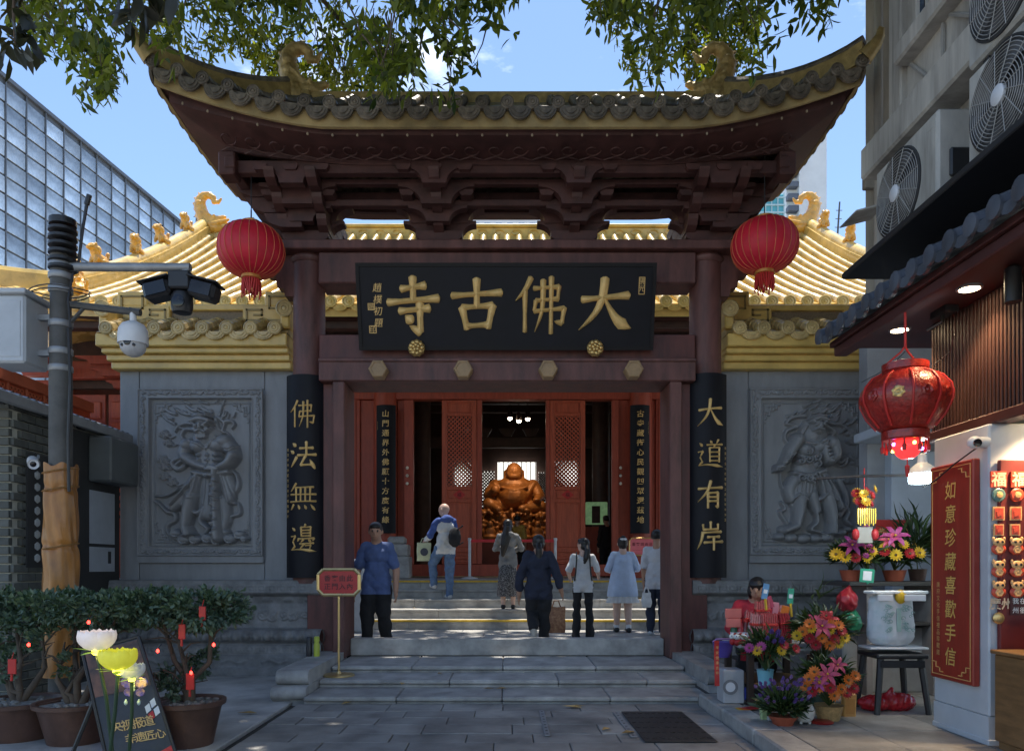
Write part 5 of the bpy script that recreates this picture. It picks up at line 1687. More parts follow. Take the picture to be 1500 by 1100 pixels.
# lamps in the hall
for i, (px, py) in enumerate(((747, 612), (760, 616), (773, 613))):
 Y = 22.5
 c = P(px, py, Y)
 t = thing('ceiling_lamp', ['lit ceiling lamp in the hall, left of three', 'lit ceiling lamp in the hall, middle of three', 'lit ceiling lamp in the hall, right of three'][i], 'lamp', c, 'lit lamps above the buddha')
 m = MB(); m.lathe([(.02, .25), (.07, .2), (.09, .0)], c, 12); m.build('shade', m_dark, t, 40)
 m = MB(); m.ell(c - Vector((0, 0, .01)), .065, 12, 8); m.build('bulb', M('lit bulb', (1, .9, .7), .5, emit=(1, .85, .6), estr=14), t, 60)
 m = MB(); m.cyl(c + Vector((0, 0, .24)), Vector((c.x, c.y, 7.2)), .012, n=6); m.build('rod', m_dark, t)
 l = bpy.data.lights.new('lamp_glow', 'SPOT'); l.energy = 26; l.color = (1, .72, .42); l.spot_size = R(70); l.shadow_soft_size = .1
 lo = bpy.data.objects.new('lamp_glow', l); COL.objects.link(lo); lo.parent = t; lo.location = (0, -.1, -.12)
 d = Vector((HX(753, BY), BY - .3, 3.2)) - c
 lo.rotation_euler = d.to_track_quat('-Z', 'Y').to_euler()
# queue barrier before the door
bar = thing('queue_barrier', 'two white posts joined by a red belt before the hall door', 'barrier', (HX(745, 18.6), 18.6, PZ))
for px in (688, 813.5):
 x = HX(px, 18.6)
 m = MB(); m.lathe([(.20, PZ), (.20, PZ + .02), (.06, PZ + .05), (.035, PZ + .06), (.035, PZ + .93), (.045, PZ + .94), (.045, PZ + 1.0), (.02, PZ + 1.01)], (x, 18.6, 0), 14)
 m.build('post', M('white post', (0.62, 0.62, 0.62), .4), bar, 40)
m = MB(); m.bx(HX(690, 18.6), HX(811.5, 18.6), 18.58, 18.60, PZ + .90, PZ + .97); m.build('belt', M('bright red belt', (0.62, 0.02, 0.03), .5), bar)
# notice on a stand, right of the stairs
Y = 14.9
t = thing('notice_stand', 'pink notice board on a gold stand right of the hall stairs', 'sign', (HX(943, Y), Y, .9))
m = MB()
x0, x1, z0, z1 = HX(922, Y), HX(966, Y), HZ(813, Y), HZ(788, Y)
c_ = .05
poly = [(x0 + c_, z0), (x1 - c_, z0), (x1, z0 + c_), (x1, z1 - c_), (x1 - c_, z1), (x0 + c_, z1), (x0, z1 - c_), (x0, z0 + c_)]
m.prism(poly, lambda u, v, w: Vector((u, w, v)), Y, Y + .02); m.build('face', M('pink notice', (0.62, 0.14, 0.17), .5, .1, 4), t)
m = MB()
for a, b in zip(poly, poly[1:] + poly[:1]): m.tube([Vector((a[0], Y, a[1])), Vector((b[0], Y, b[1]))], .014, 6)
m.tube([((x0 + x1) / 2, Y + .02, z0), ((x0 + x1) / 2, Y + .02, .74)], .016, 8); m.lathe([(.17, .735), (.17, .75), (.03, .77)], ((x0 + x1) / 2, Y + .02, 0), 16)
m.build('stand', m_gold, t, 40)
lettering('notice_text', '香客請由此入', lambda u, v: Vector((x0 + .085 + u, Y - .004, (z0 + z1) / 2 + .05 + v)), .07, .085, M('notice ink', (0.15, 0.02, 0.03), .6), t, .01, vertical=False)
lettering('notice_text', '一一一一一一一一一', lambda u, v: Vector((x0 + .09 + u, Y - .004, (z0 + z1) / 2 - .07 + v)), .05, .052, M('notice ink', (0, 0, 0)), t, .0, vertical=False)
# stone drum left of the door, white marble post by the left jamb
for px, Y, lab in ((582, 18.9, 'small stepped grey stone block at the foot of the left hall column'),):
 m = MB()
 x = HX(px, Y)
 m.bx(x - .34, x + .34, Y - .3, Y + .3, PZ, PZ + .55, .03); m.bx(x - .30, x + .30, Y - .27, Y + .27, PZ + .55, PZ + .85, .03); m.bx(x - .22, x + .22, Y - .2, Y + .2, PZ + .85, PZ + 1.05, .05)
 m.build('stone_block', m_step, label=lab, cat='stone block')
m = MB(); Y = 13.2; x = HX(526, Y); m.bx(x - .12, x + .12, Y - .12, Y + .12, .216, 1.35, .03); m.bx(x - .15, x + .15, Y - .15, Y + .15, 1.35, 1.5, .04)
m.build('marble_post', M('white marble', (0.6, 0.62, 0.64), .5, .1, 6), label='white marble post seen just inside the left gate jamb', cat='post')
# gallery on the left, red lattice
gal = thing('side_gallery', 'red lattice-fronted side building behind the brick shed', 'building', (-11, 17, 0))
m = MB(); m.bx(-12.5, -10.55, 13.5, 19.0, 0, 5.5, .02); m.build('wall', m_red2, gal)
for i in range(7):
 y0 = 14.0 + i * .62
 lm = lattice_mesh(.46, .85, 4, .035, .03)
 m = MB(); m.bx(-10.545, -10.535, y0, y0 + .46, 4.35, 5.2); m.build('dark_backing', m_in, gal)  # dark sheet on the wall imitates the shade behind the lattice
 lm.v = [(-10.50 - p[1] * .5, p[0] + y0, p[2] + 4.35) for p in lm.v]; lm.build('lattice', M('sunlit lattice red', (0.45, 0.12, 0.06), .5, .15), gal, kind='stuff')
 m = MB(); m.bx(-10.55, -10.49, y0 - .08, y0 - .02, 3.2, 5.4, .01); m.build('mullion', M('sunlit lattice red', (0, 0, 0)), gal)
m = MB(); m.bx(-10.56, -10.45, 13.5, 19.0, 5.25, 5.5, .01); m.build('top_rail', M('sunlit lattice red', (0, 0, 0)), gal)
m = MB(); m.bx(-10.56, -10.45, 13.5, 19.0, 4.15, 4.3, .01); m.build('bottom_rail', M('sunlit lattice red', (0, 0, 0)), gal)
# ------------------------------------------------------------------ left side: shed, pole, shrubs, signs
shed = thing('brick_shed', 'low grey brick shed with a sheet roof at the left edge', 'shed', (-6.2, 8.6, 0))
SX = -5.02
mb = MB(); mb.bx(-8.5, SX - .02, 7.62, 9.7, 0, 3.1); mb.build('wall_core', m_mortar, shed)
bm = MB(); bm.bx(-.115, .115, -.03, .03, -.038, .038, .004)
brick_me = bm.mesh('brick', m_brick)
bm = MB(); bm.bx(-.053, .053, -.03, .03, -.038, .038, .004); half_me = bm.mesh('brick', m_brick)
r_ = random.Random(2)
for j in range(33):
 for i in range(8):
  x = SX - .13 - i * .243 - (.12 if j % 2 else 0)
  if i == 0 and j % 2: link_mesh('brick', half_me, shed, (SX - .068, 7.612, .05 + j * .092))
  if x < -6.6: continue
  o = link_mesh('brick', brick_me, shed, (x, 7.612 + r_.uniform(-.004, .004), .05 + j * .092))
bm = MB(); bm.bx(-.03, .03, -.115, .115, -.038, .038, .004)
brick_me2 = bm.mesh('brick', m_brick)
for j in range(33):
 for i in range(3):
  y = 7.72 + i * .243 + (.12 if j % 2 else 0)
  link_mesh('brick', brick_me2, shed, (SX - .008, y, .05 + j * .092))
m_shedbd = M('dark shed boards', (0.03, 0.03, 0.03), .7, .3, 4)  # near-black tone shared by boarding, screen, beam and rafters
mb = MB(); mb.bx(SX - .02, SX + .02, 8.42, 9.68, 0, 2.95); mb.build('side_boarding', m_shedbd, shed)
# pierced screen window
mb = MB()
y0, y1, z0, z1 = 7.80, 8.36, 1.35, 2.55
mb.bx(SX + .0, SX + .035, y0, y1, z0, z1); scr = mb.build('screen_panel', m_shedbd, shed)
for i in range(9):
 for j in range(2):
  c = Vector((SX + .04, y0 + .15 + j * .26, z0 + .10 + i * .125))
  m = MB(); m.lathe([(.045, 0), (.045, .012), (.02, .016)], c, 6, axis=Matrix.Rotation(R(90), 3, 'Y')); m.build('screen_piece', M('pale screen tile', (0.4, 0.42, 0.42), .5), scr)
# notices on the boarding
for (ya, yb, za, zb, nm) in ((8.98, 9.55, 1.64, 2.28, 'upper'), (8.98, 9.55, 1.30, 1.60, 'lower')):
 t = thing('paper_notice', 'blank grey paper notice on the shed side, the %s one' % nm, 'notice', (SX + .03, (ya + yb) / 2, za), 'paper notices on the shed')
 m = MB(); m.bx(SX + .022, SX + .028, ya, yb, za, zb); m.build('sheet', M('grey notice paper', (0.36, 0.39, 0.43), .55, .1, 5), t)
 if nm == 'lower':
  m = MB(); m.bx(SX + .028, SX + .031, yb - .16, yb - .09, zb - .2, zb - .05); m.build('print', m_camb, t)
# cabinet and fittings on the shed side
mb = MB(); mb.bx(SX + .02, SX + .30, 8.95, 9.62, 2.38, 2.92, .02); mb.build('wall_cabinet', M('grey wall cabinet', (0.10, 0.11, 0.11), .5), shed)
# roof
mb = MB()
mb.sheet(lambda u, v: (Vector((-8.2 + 3.3 * u, 7.15 + 2.6 * v, 3.95 - .88 * u + .012 * math.sin(v * 130))), (.26, 0, .96)), 6, 120, .02)
mb.build('roof', M('grey corrugated sheet', (0.20, 0.21, 0.22), .45, .3, 4, metal=.3), shed, 30)
mb = MB(); mb.bx(-4.93, -4.87, 7.12, 9.78, 2.96, 3.07, .01); mb.build('gutter', m_steel, shed)
mb = MB(); mb.bx(-8.2, -4.95, 7.2, 7.26, 2.9, 3.0, .01); mb.build('eave_beam', m_shedbd, shed)
for i in range(4):
 m = MB(); m.tube([(-8.0, 7.4 + i * .7, 3.75), (-4.95, 7.4 + i * .7, 2.98)], .03, 6); m.build('rafter', m_shedbd, shed)
# --- surveillance pole
PX, PY = P(89, 700, 7.2).x, 7.2
k = PY / FPX
zz = lambda py: EYE + (VY - py) * k
pole = thing('camera_pole', 'grey steel surveillance pole with side arms beside the shed', 'pole', (PX, PY, 0))
mb = MB(); mb.lathe([(.15, 0), (.15, .02), (.108, .03), (.102, zz(560)), (.094, zz(470)), (.09, zz(375)), (.094, zz(370))], (PX, PY, 0), 18); mb.build('shaft', m_pole, pole, 40)
for py in (395, 410, 430, 480, 520, 545):
 m = MB(); m.lathe([(.100, 0), (.108, .01), (.108, .05), (.100, .06)], (PX, PY, zz(py)), 18); m.build('band', m_steel, pole, 40)
for i in range(6):
 m = MB(); m.lathe([(.115, 0), (.128, .01), (.128, .035), (.095, .05)], (PX + .02, PY, zz(397) + i * .072), 16); m.build('finned_head', m_camb, pole, 40)
m = MB(); m.lathe([(.12, 0), (.12, .06), (.02, .08)], (PX + .02, PY, zz(397) + .43), 14); m.build('head_cap', m_camb, pole, 40)
m = MB(); a = P(113, 400, PY); m.tube([a, P(122, 330, PY), P(127, 300, PY)], [.012, .014, .016], 6); m.tube([P(127, 300, PY), P(131, 286, PY)], [.025, .025], 8); m.build('antenna', m_camb, pole)
# upper arm, lower arm
m = MB(); m.tube([P(98, 391, PY), P(279, 392, PY)], .042, 10); m.build('upper_arm', m_steel, pole, 40)
m = MB(); m.bx(P(272, 0, PY).x, P(277, 0, PY).x, PY - .03, PY + .03, zz(408), zz(390)); m.build('hanger', m_steel, pole)
m = MB(); m.tube([P(100, 446, PY), P(206, 458, PY)], .035, 8); m.tube([P(104, 472, PY), P(122, 452, PY)], .02, 6); m.build('lower_arm', m_pole, pole, 40)
for i in range(2):
 pts = [Vector((PX + .0 + .28 * math.cos(a), PY - .02 + .16 * math.sin(a), zz(428 + 5 * i) + .01 * math.sin(3 * a))) for a in np.linspace(0, 2 * math.pi, 20)]
 m = MB(); m.tube(pts, .006, 5); m.build('cable_loop', m_rubber, pole)
m = MB(); m.tube([P(100, 480, PY - .1), P(103, 560, PY - .12), P(100, 640, PY - .13), P(101, 720, PY - .13)], .014, 6); m.tube([P(107, 400, PY - .05), P(100, 440, PY - .12), P(103, 480, PY - .12)], .01, 6); m.build('conduit', m_rubber, pole)
# equipment cabinet
c0 = P(2, 560, PY);
m = MB(); m.bx(P(2, 0, PY).x, P(58, 0, PY).x, PY - .22, PY + .15, zz(540), zz(443), .02); cb = m.build('equipment_cabinet', M('pale cabinet', (0.42, 0.45, 0.48), .4, .12, 3), pole)
m = MB(); m.bx(P(-2, 0, PY).x, P(62, 0, PY).x, PY - .26, PY + .18, zz(443), zz(436), .008); m.build('cabinet_lid', M('pale cabinet', (0, 0, 0)), cb)
m = MB(); m.bx(P(56, 0, PY).x, PX, PY - .03, PY + .03, zz(470), zz(462)); m.bx(P(56, 0, PY).x, PX, PY - .03, PY + .03, zz(522), zz(514)); m.build('cabinet_bracket', m_steel, cb, kind='stuff')
m = MB(); m.bx(P(8, 0, PY).x, P(52, 0, PY).x, PY - .225, PY - .215, zz(532), zz(452), .004); m.build('cabinet_door', M('pale cabinet', (0, 0, 0)), cb)
# orange tarp round the pole
m = MB()
def tarp(u, v):
 a = 2 * math.pi * u
 z = zz(990) + (zz(682) - zz(990)) * v
 r = .138 + .007 * math.sin(4 * a + 2 * math.sin(2.3 * z)) + .005 * math.sin(9 * a + 3 * math.sin(3.1 * z + 1)) + .004 * math.sin(14 * z + 3 * a) - .012 * math.exp(-((z - zz(716)) / .03) ** 2) - .012 * math.exp(-((z - zz(800)) / .03) ** 2) + .02 * (1 - v)
 return Vector((PX + r * math.cos(a), PY + r * math.sin(a), z + .02 * math.sin(5 * a) * v))
m.grid(tarp, 56, 110, closeu=True)
for z in (682, 690, 730): pass
wrap = m.build('tarp_wrap', M('brown orange tarp', (0.34, 0.14, 0.03), .3, .4, 4, .4, 25, stretch=(2, 2, .6)), smooth=179, label='crumpled orange brown tarp wrapped round the steel pole', cat='tarp')
def tape(py):
 pts = [Vector((PX + (.152) * math.cos(a), PY + .152 * math.sin(a), zz(py) + .03 * math.sin(a + 1))) for a in np.linspace(0, 2 * math.pi, 18)]
 m = MB(); m.tube(pts, .008, 5); o = m.build('tie', M('tie rope', (0.25, 0.12, 0.03), .6), wrap)
for py in (690, 716, 800, 868): tape(py)
# twin-lamp camera and dome camera, bullet cameras
c = P(268, 436, PY)
t = thing('twin_lamp_camera', 'black twin-lamp surveillance camera hanging from the upper arm', 'camera', c)
m = MB(); m.bx(c.x - .10, c.x + .11, PY - .12, PY + .10, zz(428), zz(402), .015); m.build('housing', m_camb, t)
for s in (-1, 1):
 rot = Matrix.Rotation(s * R(14), 3, 'Y')
 cc = c + Vector((s * .215, -.02, .06))
 m = MB(); m.bx(cc.x - .13, cc.x + .13, cc.y - .10, cc.y + .10, cc.z - .09, cc.z + .07, .03, rot=rot); m.bx(cc.x - .15, cc.x + .15, cc.y - .13, cc.y + .11, cc.z + .07, cc.z + .085, .004, rot=rot, piv=cc)
 lh = m.build('lamp_head', m_camb, t)
 m = MB(); m.bx(cc.x - .10, cc.x + .10, cc.y - .112, cc.y - .10, cc.z - .07, cc.z + .05, .003, rot=rot, piv=cc); m.build('lamp_glass', m_lens, lh)
m = MB(); m.lathe([(.03, -.06), (.085, -.05), (.10, .0), (.10, .10), (.08, .14)], (c.x, PY - .02, zz(452)), 16); m.build('lens_ball', m_camb, t, 40)
m = MB(); m.lathe([(.06, 0), (.06, .02), (.04, .025)], (c.x, PY - .10, zz(447)), 14, axis=Matrix.Rotation(R(90), 3, 'X')); m.build('lens', m_lens, t, 40)
m = MB(); m.cyl(P(270, 402, PY), P(270, 392, PY), .03, n=10); m.build('stem', m_steel, t)
c = P(195, 497, PY)
t = thing('dome_camera', 'white dome camera hanging from the lower pole arm', 'camera', c)
m = MB(); m.lathe([(.137, -.05), (.137, .02), (.13, .09), (.10, .14), (.05, .165), (.03, .17), (.03, .26)], c, 22); m.build('dome_housing', m_camw, t, 40)
m = MB(); m.ell(c + Vector((0, 0, -.06)), (.118, .118, .11), 20, 12); m.build('camera_ball', M('grey camera ball', (0.45, 0.46, 0.48), .4), t, 60)
for dx, dz in ((-.06, -.03), (.06, -.03), (-.055, -.08), (.055, -.08), (0, -.055)):
 r = .034 if dx == 0 else .015
 m = MB(); m.lathe([(r, 0), (r, .015), (r * .7, .018)], (c.x + dx, PY - .105 + abs(dx) * .25, c.z + dz), 12, axis=Matrix.Rotation(R(90), 3, 'X')); m.build('lens' if dx == 0 else 'infrared_lamp', m_lens, t, 40)
def bullet(c, L, r, d, label, mat):
 t = thing('bullet_camera', label, 'camera', c, 'bullet cameras on the left')
 d = Vector(d).normalized()
 q = d.to_track_quat('Z', 'Y').to_matrix()
 m = MB(); m.lathe([(r * .6, -L / 2), (r, -L / 2 + .02), (r, L / 2), (r * .8, L / 2 - .01)], c, 14, axis=q); m.build('body', mat, t, 40)
 m = MB(); m.lathe([(r * .75, L / 2 - .015), (r * .4, L / 2 - .005)], c, 12, axis=q); m.build('lens', m_lens, t, 40)
 m = MB(); m.tube([c, c + Vector((-.02, .12, .06)), c + Vector((-.1, .25, .1))], .014, 6); m.build('mount', m_steel, t)
bullet(P(48, 677, 7.45), .26, .05, (.5, -.75, -.25), 'pale bullet camera under the shed roof near the pole', m_camw)
bullet(P(44, 601, 9.2), .16, .035, (.8, -.5, -.2), 'small white bullet camera below the red lattice gallery', m_camw)
# --- potted shrubs
leafS = leaf_mat('shrub leaf', (0.03, 0.065, 0.035), (0.14, 0.20, 0.14), .2)
def leaves_np(C, D, Lr, Wr, rng, droop=.2):
 """leaf quads (two folded halves). C centres, D directions"""
 n = len(C)
 L = rng.uniform(*Lr, n)[:, None]; W = rng.uniform(*Wr, n)[:, None]
 D = D / (np.linalg.norm(D, axis=1)[:, None] + 1e-9)
 U = rng.normal(size=(n, 3)); U[:, 2] += 1.0
 S = np.cross(D, U); S /= np.linalg.norm(S, axis=1)[:, None] + 1e-9
 N = np.cross(S, D)
 b = C; m1 = C + D * L * .35; m2 = C + D * L * .7 - N * L * droop * .3; tip = C + D * L - N * L * droop
 V = np.stack([b, m1 + S * W * .5 + N * W * .12, m1 - N * W * .04, m1 - S * W * .5 + N * W * .12, m2 + S * W * .42 + N * W * .1, m2 - N * W * .04, m2 - S * W * .42 + N * W * .1, tip], 1).reshape(-1, 3)
 base = (np.arange(n) * 8)[:, None]
 q = np.array([[0, 2, 1, 1], [0, 3, 2, 2], [1, 2, 5, 4], [2, 3, 6, 5], [4, 5, 7, 7], [5, 6, 7, 7]])
 tris = np.array([[0, 2, 1], [0, 3, 2], [1, 2, 5], [1, 5, 4], [2, 3, 6], [2, 6, 5], [4, 5, 7], [5, 6, 7]])
 F = (base[:, :, None] + tris[None]).reshape(-1, 3)
 return V, F
def shrub(name, base, pot_r, pot_h, blobs, label, nleaf, stems):
 t = thing(name, label, 'potted shrub', base, 'potted shrubs on the left')
 b = Vector(base)
 m = MB(); m.lathe([(pot_r * .70, 0), (pot_r * .78, pot_h * .3), (pot_r * .92, pot_h * .8), (pot_r * .95, pot_h * .88), (pot_r * 1.05, pot_h * .9), (pot_r * 1.06, pot_h), (pot_r * .95, pot_h), (pot_r * .9, pot_h * .9), (.01, pot_h * .88)], b, 24)
 m.build('pot', m_terra, t, 40)
 m = MB(); m.lathe([(pot_r * .9, pot_h * .86), (pot_r * .88, pot_h * .93), (.01, pot_h * .95)], b, 20)
 for i in range(26):
  a = r_.uniform(0, 6.28); d = pot_r * .8 * math.sqrt(r_.random())
  m.ell(b + Vector((d * math.cos(a), d * math.sin(a), pot_h * .95)), (r_.uniform(.015, .035), r_.uniform(.015, .03), .016), 7, 5)
 m.build('soil_and_pebbles', M('pale pebbles', (0.20, 0.19, 0.17), .8, .5, 30), t, 50, kind='stuff')
 m = MB()
 top = Vector((b.x, b.y, b.z + pot_h * .9))
 for (cx, cy, cz, rx, ry, rz, w) in stems:
  e = Vector((cx, cy, cz))
  mid = top.lerp(e, .5) + Vector((r_.uniform(-.1, .1), r_.uniform(-.08, .08), -.05))
  m.tube([top + Vector((r_.uniform(-.03, .03), 0, -.05)), top.lerp(mid, .5) + Vector((r_.uniform(-.05, .05), 0, .03)), mid, mid.lerp(e, .6), e], [.035, .026, .02, .014, .006], 7)
  for _ in range(5):
   f = mid.lerp(e, r_.random()); g2 = f + Vector((r_.uniform(-.25, .25), r_.uniform(-.2, .2), r_.uniform(.0, .22)))
   m.tube([f, f.lerp(g2, .5) + Vector((0, 0, .03)), g2], [.009, .007, .003], 5)
 m.build('stems', m_bark, t, 60)
 C = []; D = []
 tot = sum(bb[6] for bb in blobs)
 for (cx, cy, cz, rx, ry, rz, w) in blobs:
  n = int(nleaf * w / tot)
  # clumps
  nc = max(4, n // 55)
  cc = RNG.normal(size=(nc, 3)); cc /= np.linalg.norm(cc, axis=1)[:, None]; cc *= RNG.random((nc, 1)) ** .4
  idx = RNG.integers(0, nc, n)
  p = cc[idx] + RNG.normal(size=(n, 3)) * .13
  C.append(p * [rx, ry, rz] + [cx, cy, cz]); d = p * [1, 1, 1.2] + RNG.normal(size=(n, 3)) * .6 + [0, -.15, .3]
  D.append(d)
 C = np.vstack(C); D = np.vstack(D)
 V, F = leaves_np(C, D, (.032, .064), (.017, .03), RNG)
 tint = np.repeat(RNG.random(len(C)), 8)
 me = np_mesh('crown', V - np.array(b), F, leafS, False, tint)
 link_mesh('crown', me, t)
 return t
def blob_px(px, py, Y, rx, ry, rz, w):
 p = P(px, py, Y); s = Y / FPX
 return (p.x, p.y, p.z, rx * s, ry, rz * s, w)
b1 = P(28, 1058, 5.98); b1.z = 0
b2 = P(112, 1082, 5.85); b2.z = 0
b3 = P(274, 1094, 5.75); b3.z = 0
Bl = [blob_px(20, 890, 6.3, 70, .35, 26, 3), blob_px(60, 912, 6.2, 50, .3, 16, .8), blob_px(-20, 930, 6.2, 50, .3, 40, .8), blob_px(10, 975, 6.1, 40, .3, 26, .25)]
shrub('potted_shrub', b1, .33, .30, Bl, 'flat-topped shrub in a dark brown pot at the far left', 3000, [bb for bb in Bl])
Bl = [blob_px(110, 888, 6.1, 85, .4, 26, 3), blob_px(180, 893, 6.0, 70, .4, 25, 3), blob_px(95, 940, 6.0, 36, .3, 30, .35), blob_px(170, 918, 6.0, 60, .3, 14, .5), blob_px(120, 975, 5.95, 30, .25, 26, .25)]
shrub('potted_shrub', b2, .29, .31, Bl, 'wide shrub in a brown pot right behind the black easel', 5000, [bb for bb in Bl])
Bl = [blob_px(232, 888, 5.95, 42, .35, 24, 2), blob_px(310, 892, 5.9, 58, .38, 27, 3), blob_px(255, 915, 5.95, 55, .3, 15, .5), blob_px(272, 970, 5.85, 40, .3, 26, .6), blob_px(252, 1005, 5.8, 26, .25, 22, .35)]
shrub('potted_shrub', b3, .27, .34, Bl, 'leaning shrub in a brown pot nearest the concrete apron', 4800, [bb for bb in Bl])
# red charms and little red lamps in the shrubs
for i, (px, py, w, h, lab) in enumerate([(17, 976, 12, 22, 'red paper charm hanging low in the far left shrub'), (296, 898, 10, 20, 'red paper charm hanging under the right shrub crown'), (266, 925, 10, 22, 'red paper charm hanging beneath the middle of the right shrub'), (278, 998, 12, 24, 'bright red paper charm on the stem above the right pot')]):
 Y = 5.62
 c = P(px, py, Y); s = Y / FPX
 t = thing('red_charm', lab, 'charm', c, 'red charms in the shrubs')
 m = MB(); m.bx(c.x - w * s / 2, c.x + w * s / 2, Y, Y + .012, c.z - h * s / 2, c.z + h * s / 2, .003); m.build('card', m_fred, t)
 m = MB(); m.tube([c + Vector((0, 0, h * s / 2)), c + Vector((.01, .01, h * s / 2 + .05))], .003, 4); m.build('string', m_fred, t)
 m = MB(); m.tube([c - Vector((0, 0, h * s / 2)), c - Vector((0, 0, h * s / 2 + .05))], [.008, .01], 5); m.build('tassel', m_fred, t)
m_rlamp = M('lit red lamp', (0.8, 0.02, 0.02), .4, emit=(1.0, 0.03, 0.02), estr=5)
for i, (px, py, lab) in enumerate([(42, 944, 'tiny glowing red light in the far left shrub'), (130, 911, 'tiny glowing red light above the white peony lamp'), (231, 953, 'tiny glowing red light right of the peony lamps'), (313, 944, 'tiny glowing red light on the right shrub, out at the edge'), (280, 985, 'tiny glowing red light above the red charm on the right shrub stem'), (181, 1014, 'tiny glowing red light beside the butterfly ornament'), (201, 971, 'tiny glowing red light behind the yellow peony lamp')]):
 c = P(px, py, 5.58)
 t = thing('red_fairy_light', lab, 'light', c, 'red fairy lights in the shrubs')
 m = MB(); m.lathe([(.002, -.014), (.009, -.01), (.011, 0), (.008, .01), (.003, .014)], c, 10); m.build('bulb', m_rlamp, t, 60)
 m = MB(); m.tube([c + Vector((0, 0, .018)), c + Vector((.02, .02, .05))], .003, 4); m.build('wire', m_rubber, t)
# --- peony lamps
def peony(c, r, col, emit, es, label, ph, stem_base):
 t = thing('peony_lamp', label, 'lamp', stem_base, 'peony shaped lamps')
 mt = M('peony ' + col[0], col[1], .6, .12, 12, trans=0.0, emit=emit, estr=es)
 for layer, (n, rr, tilt, z) in enumerate([(7, 1.0, .95, 0), (6, .85, .62, .12), (5, .6, .4, .2)]):
  for i in range(n):
   a = 2 * math.pi * i / n + ph + layer * .5
   m = MB()
   def pet(u, v):
    w = (2 * u - 1)
    aa = a + w * (.62 if layer == 0 else .7)
    rad = r * rr * (math.sin(v * math.pi * .62) ** .7) * (1 - .10 * w * w)
    zz_ = r * (-.45 + 1.12 * v ** 1.35 * (1.0 - .08 * layer) + .06 * layer) - r * .20 * abs(w) ** 2.5 * v + r * .07 * math.sin(w * 11 + i * 2) * v * v
    p = c + Vector((rad * math.cos(aa), rad * math.sin(aa), zz_))
    return p, Vector((math.cos(aa), math.sin(aa), -.5)).normalized()
   m.sheet(pet, 9, 7, .006)
   m.build('petal', mt, t, 70)
 lg = M('lamp leaf green', (0.18, 0.30, 0.06), .5, emit=(0.5, 0.8, 0.05), estr=.12)
 for i in range(6):
  a = 2 * math.pi * i / 6 + ph
  d = Vector((math.cos(a), math.sin(a), .15 if i % 2 else -.1))
  s_ = Vector((-math.sin(a), math.cos(a), 0))
  p0 = c - Vector((0, 0, r * .45))
  m = MB(); m.add([p0, p0 + d * r * .6 + s_ * r * .22, p0 + d * r * 1.25, p0 + d * r * .6 - s_ * r * .22], [(0, 1, 2, 3)]); m.build('sepal', lg, t)
 m = MB(); m.ell(c - Vector((0, 0, r * .5)), (r * .28, r * .28, r * .22), 12, 8); m.build('glowing_heart', M('peony glow', (0.8, 0.8, 0.1), .4, emit=(1.0, 0.85, 0.05), estr=2.5), t, 60)
 m = MB(); m.tube([Vector(stem_base), Vector(stem_base).lerp(c, .5) + Vector((.01, 0, 0)), c - Vector((0, 0, r * .5))], .012, 7); m.build('stem', M('dark green stem', (0.02, 0.05, 0.02), .5), t)
 l = bpy.data.lights.new('peony_glow', 'POINT'); l.energy = .5; l.color = (1, .85, .15); l.shadow_soft_size = .03
 lo = bpy.data.objects.new('peony_glow', l); COL.objects.link(lo); lo.parent = t; lo.location = c - Vector((0, 0, r * .85)) - Vector(stem_base)
Yp = 5.0
sb = P(165, 1105, Yp)
peony(P(142, 941, Yp), .118, ('white', (0.75, 0.66, 0.62)), (1, .85, .75), .12, 'white glowing peony lamp, higher of the pair before the easel', .3, sb)
peony(P(173, 969, Yp - .12), .118, ('yellow', (0.62, 0.58, 0.06)), (.9, .85, .05), .14, 'yellow glowing peony lamp before the black easel', .9, sb + Vector((.03, -.1, 0)))
peony(P(193, 985, Yp + .1), .085, ('pale', (0.6, 0.62, 0.62)), (1, 1, 1), .03, 'small pale half-hidden peony lamp behind the yellow one', .1, sb + Vector((.06, .1, 0)))
# --- easel with black poster
Ye = 5.35
es_ = thing('easel_sign', 'leaning black poster on an easel among the potted shrubs', 'sign', P(190, 1130, Ye))
cs = [P(121, 955, Ye + .25), P(203, 932, Ye + .25), P(268, 1135, Ye - .1), P(165, 1150, Ye - .1)]
def eq(u, v, h=0.0):
 p = cs[0].lerp(cs[1], u).lerp(cs[3].lerp(cs[2], u), v)
 n = (cs[1] - cs[0]).cross(cs[3] - cs[0]).normalized(); n = n if n.y < 0 else -n
 return p + n * h
m = MB(); m.add([eq(0, 0), eq(1, 0), eq(1, 1), eq(0, 1), eq(0, 0, -.02), eq(1, 0, -.02), eq(1, 1, -.02), eq(0, 1, -.02)], [(0, 3, 2, 1), (4, 5, 6, 7), (0, 1, 5, 4), (1, 2, 6, 5), (2, 3, 7, 6), (3, 0, 4, 7)])
m.build('poster', M('black poster print', (0.03, 0.03, 0.034), .35, .6, 2.5), es_)
m = MB(); m.add([eq(.04, .02, .003), eq(.96, .02, .003), eq(.96, .36, .003), eq(.04, .36, .003)], [(0, 3, 2, 1)]); m.build('poster_picture', M('brown poster picture', (0.16, 0.07, 0.04), .4, .7, 6, col2=(0.02, 0.015, 0.014)), es_)
mb = MB()
for a, b in (((0, 0), (1, 0)), ((1, 0), (1, 1)), ((0, 0), (0, 1)), ((0, 1), (1, 1))):
 mb.tube([eq(*a), eq(*b)], .013, 6)
mb.build('frame', m_rubber, es_)
m = MB(); m.tube([eq(.0, .35, -.03), P(95, 1130, Ye + .1)], .015, 6); m.tube([eq(.15, .5, -.03), eq(.15, 1.1, -.03) + Vector((0, .5, 0))], .014, 6); m.build('leg', m_rubber, es_)
mg = M('poster gold print', (0.55, 0.36, 0.13), .4)
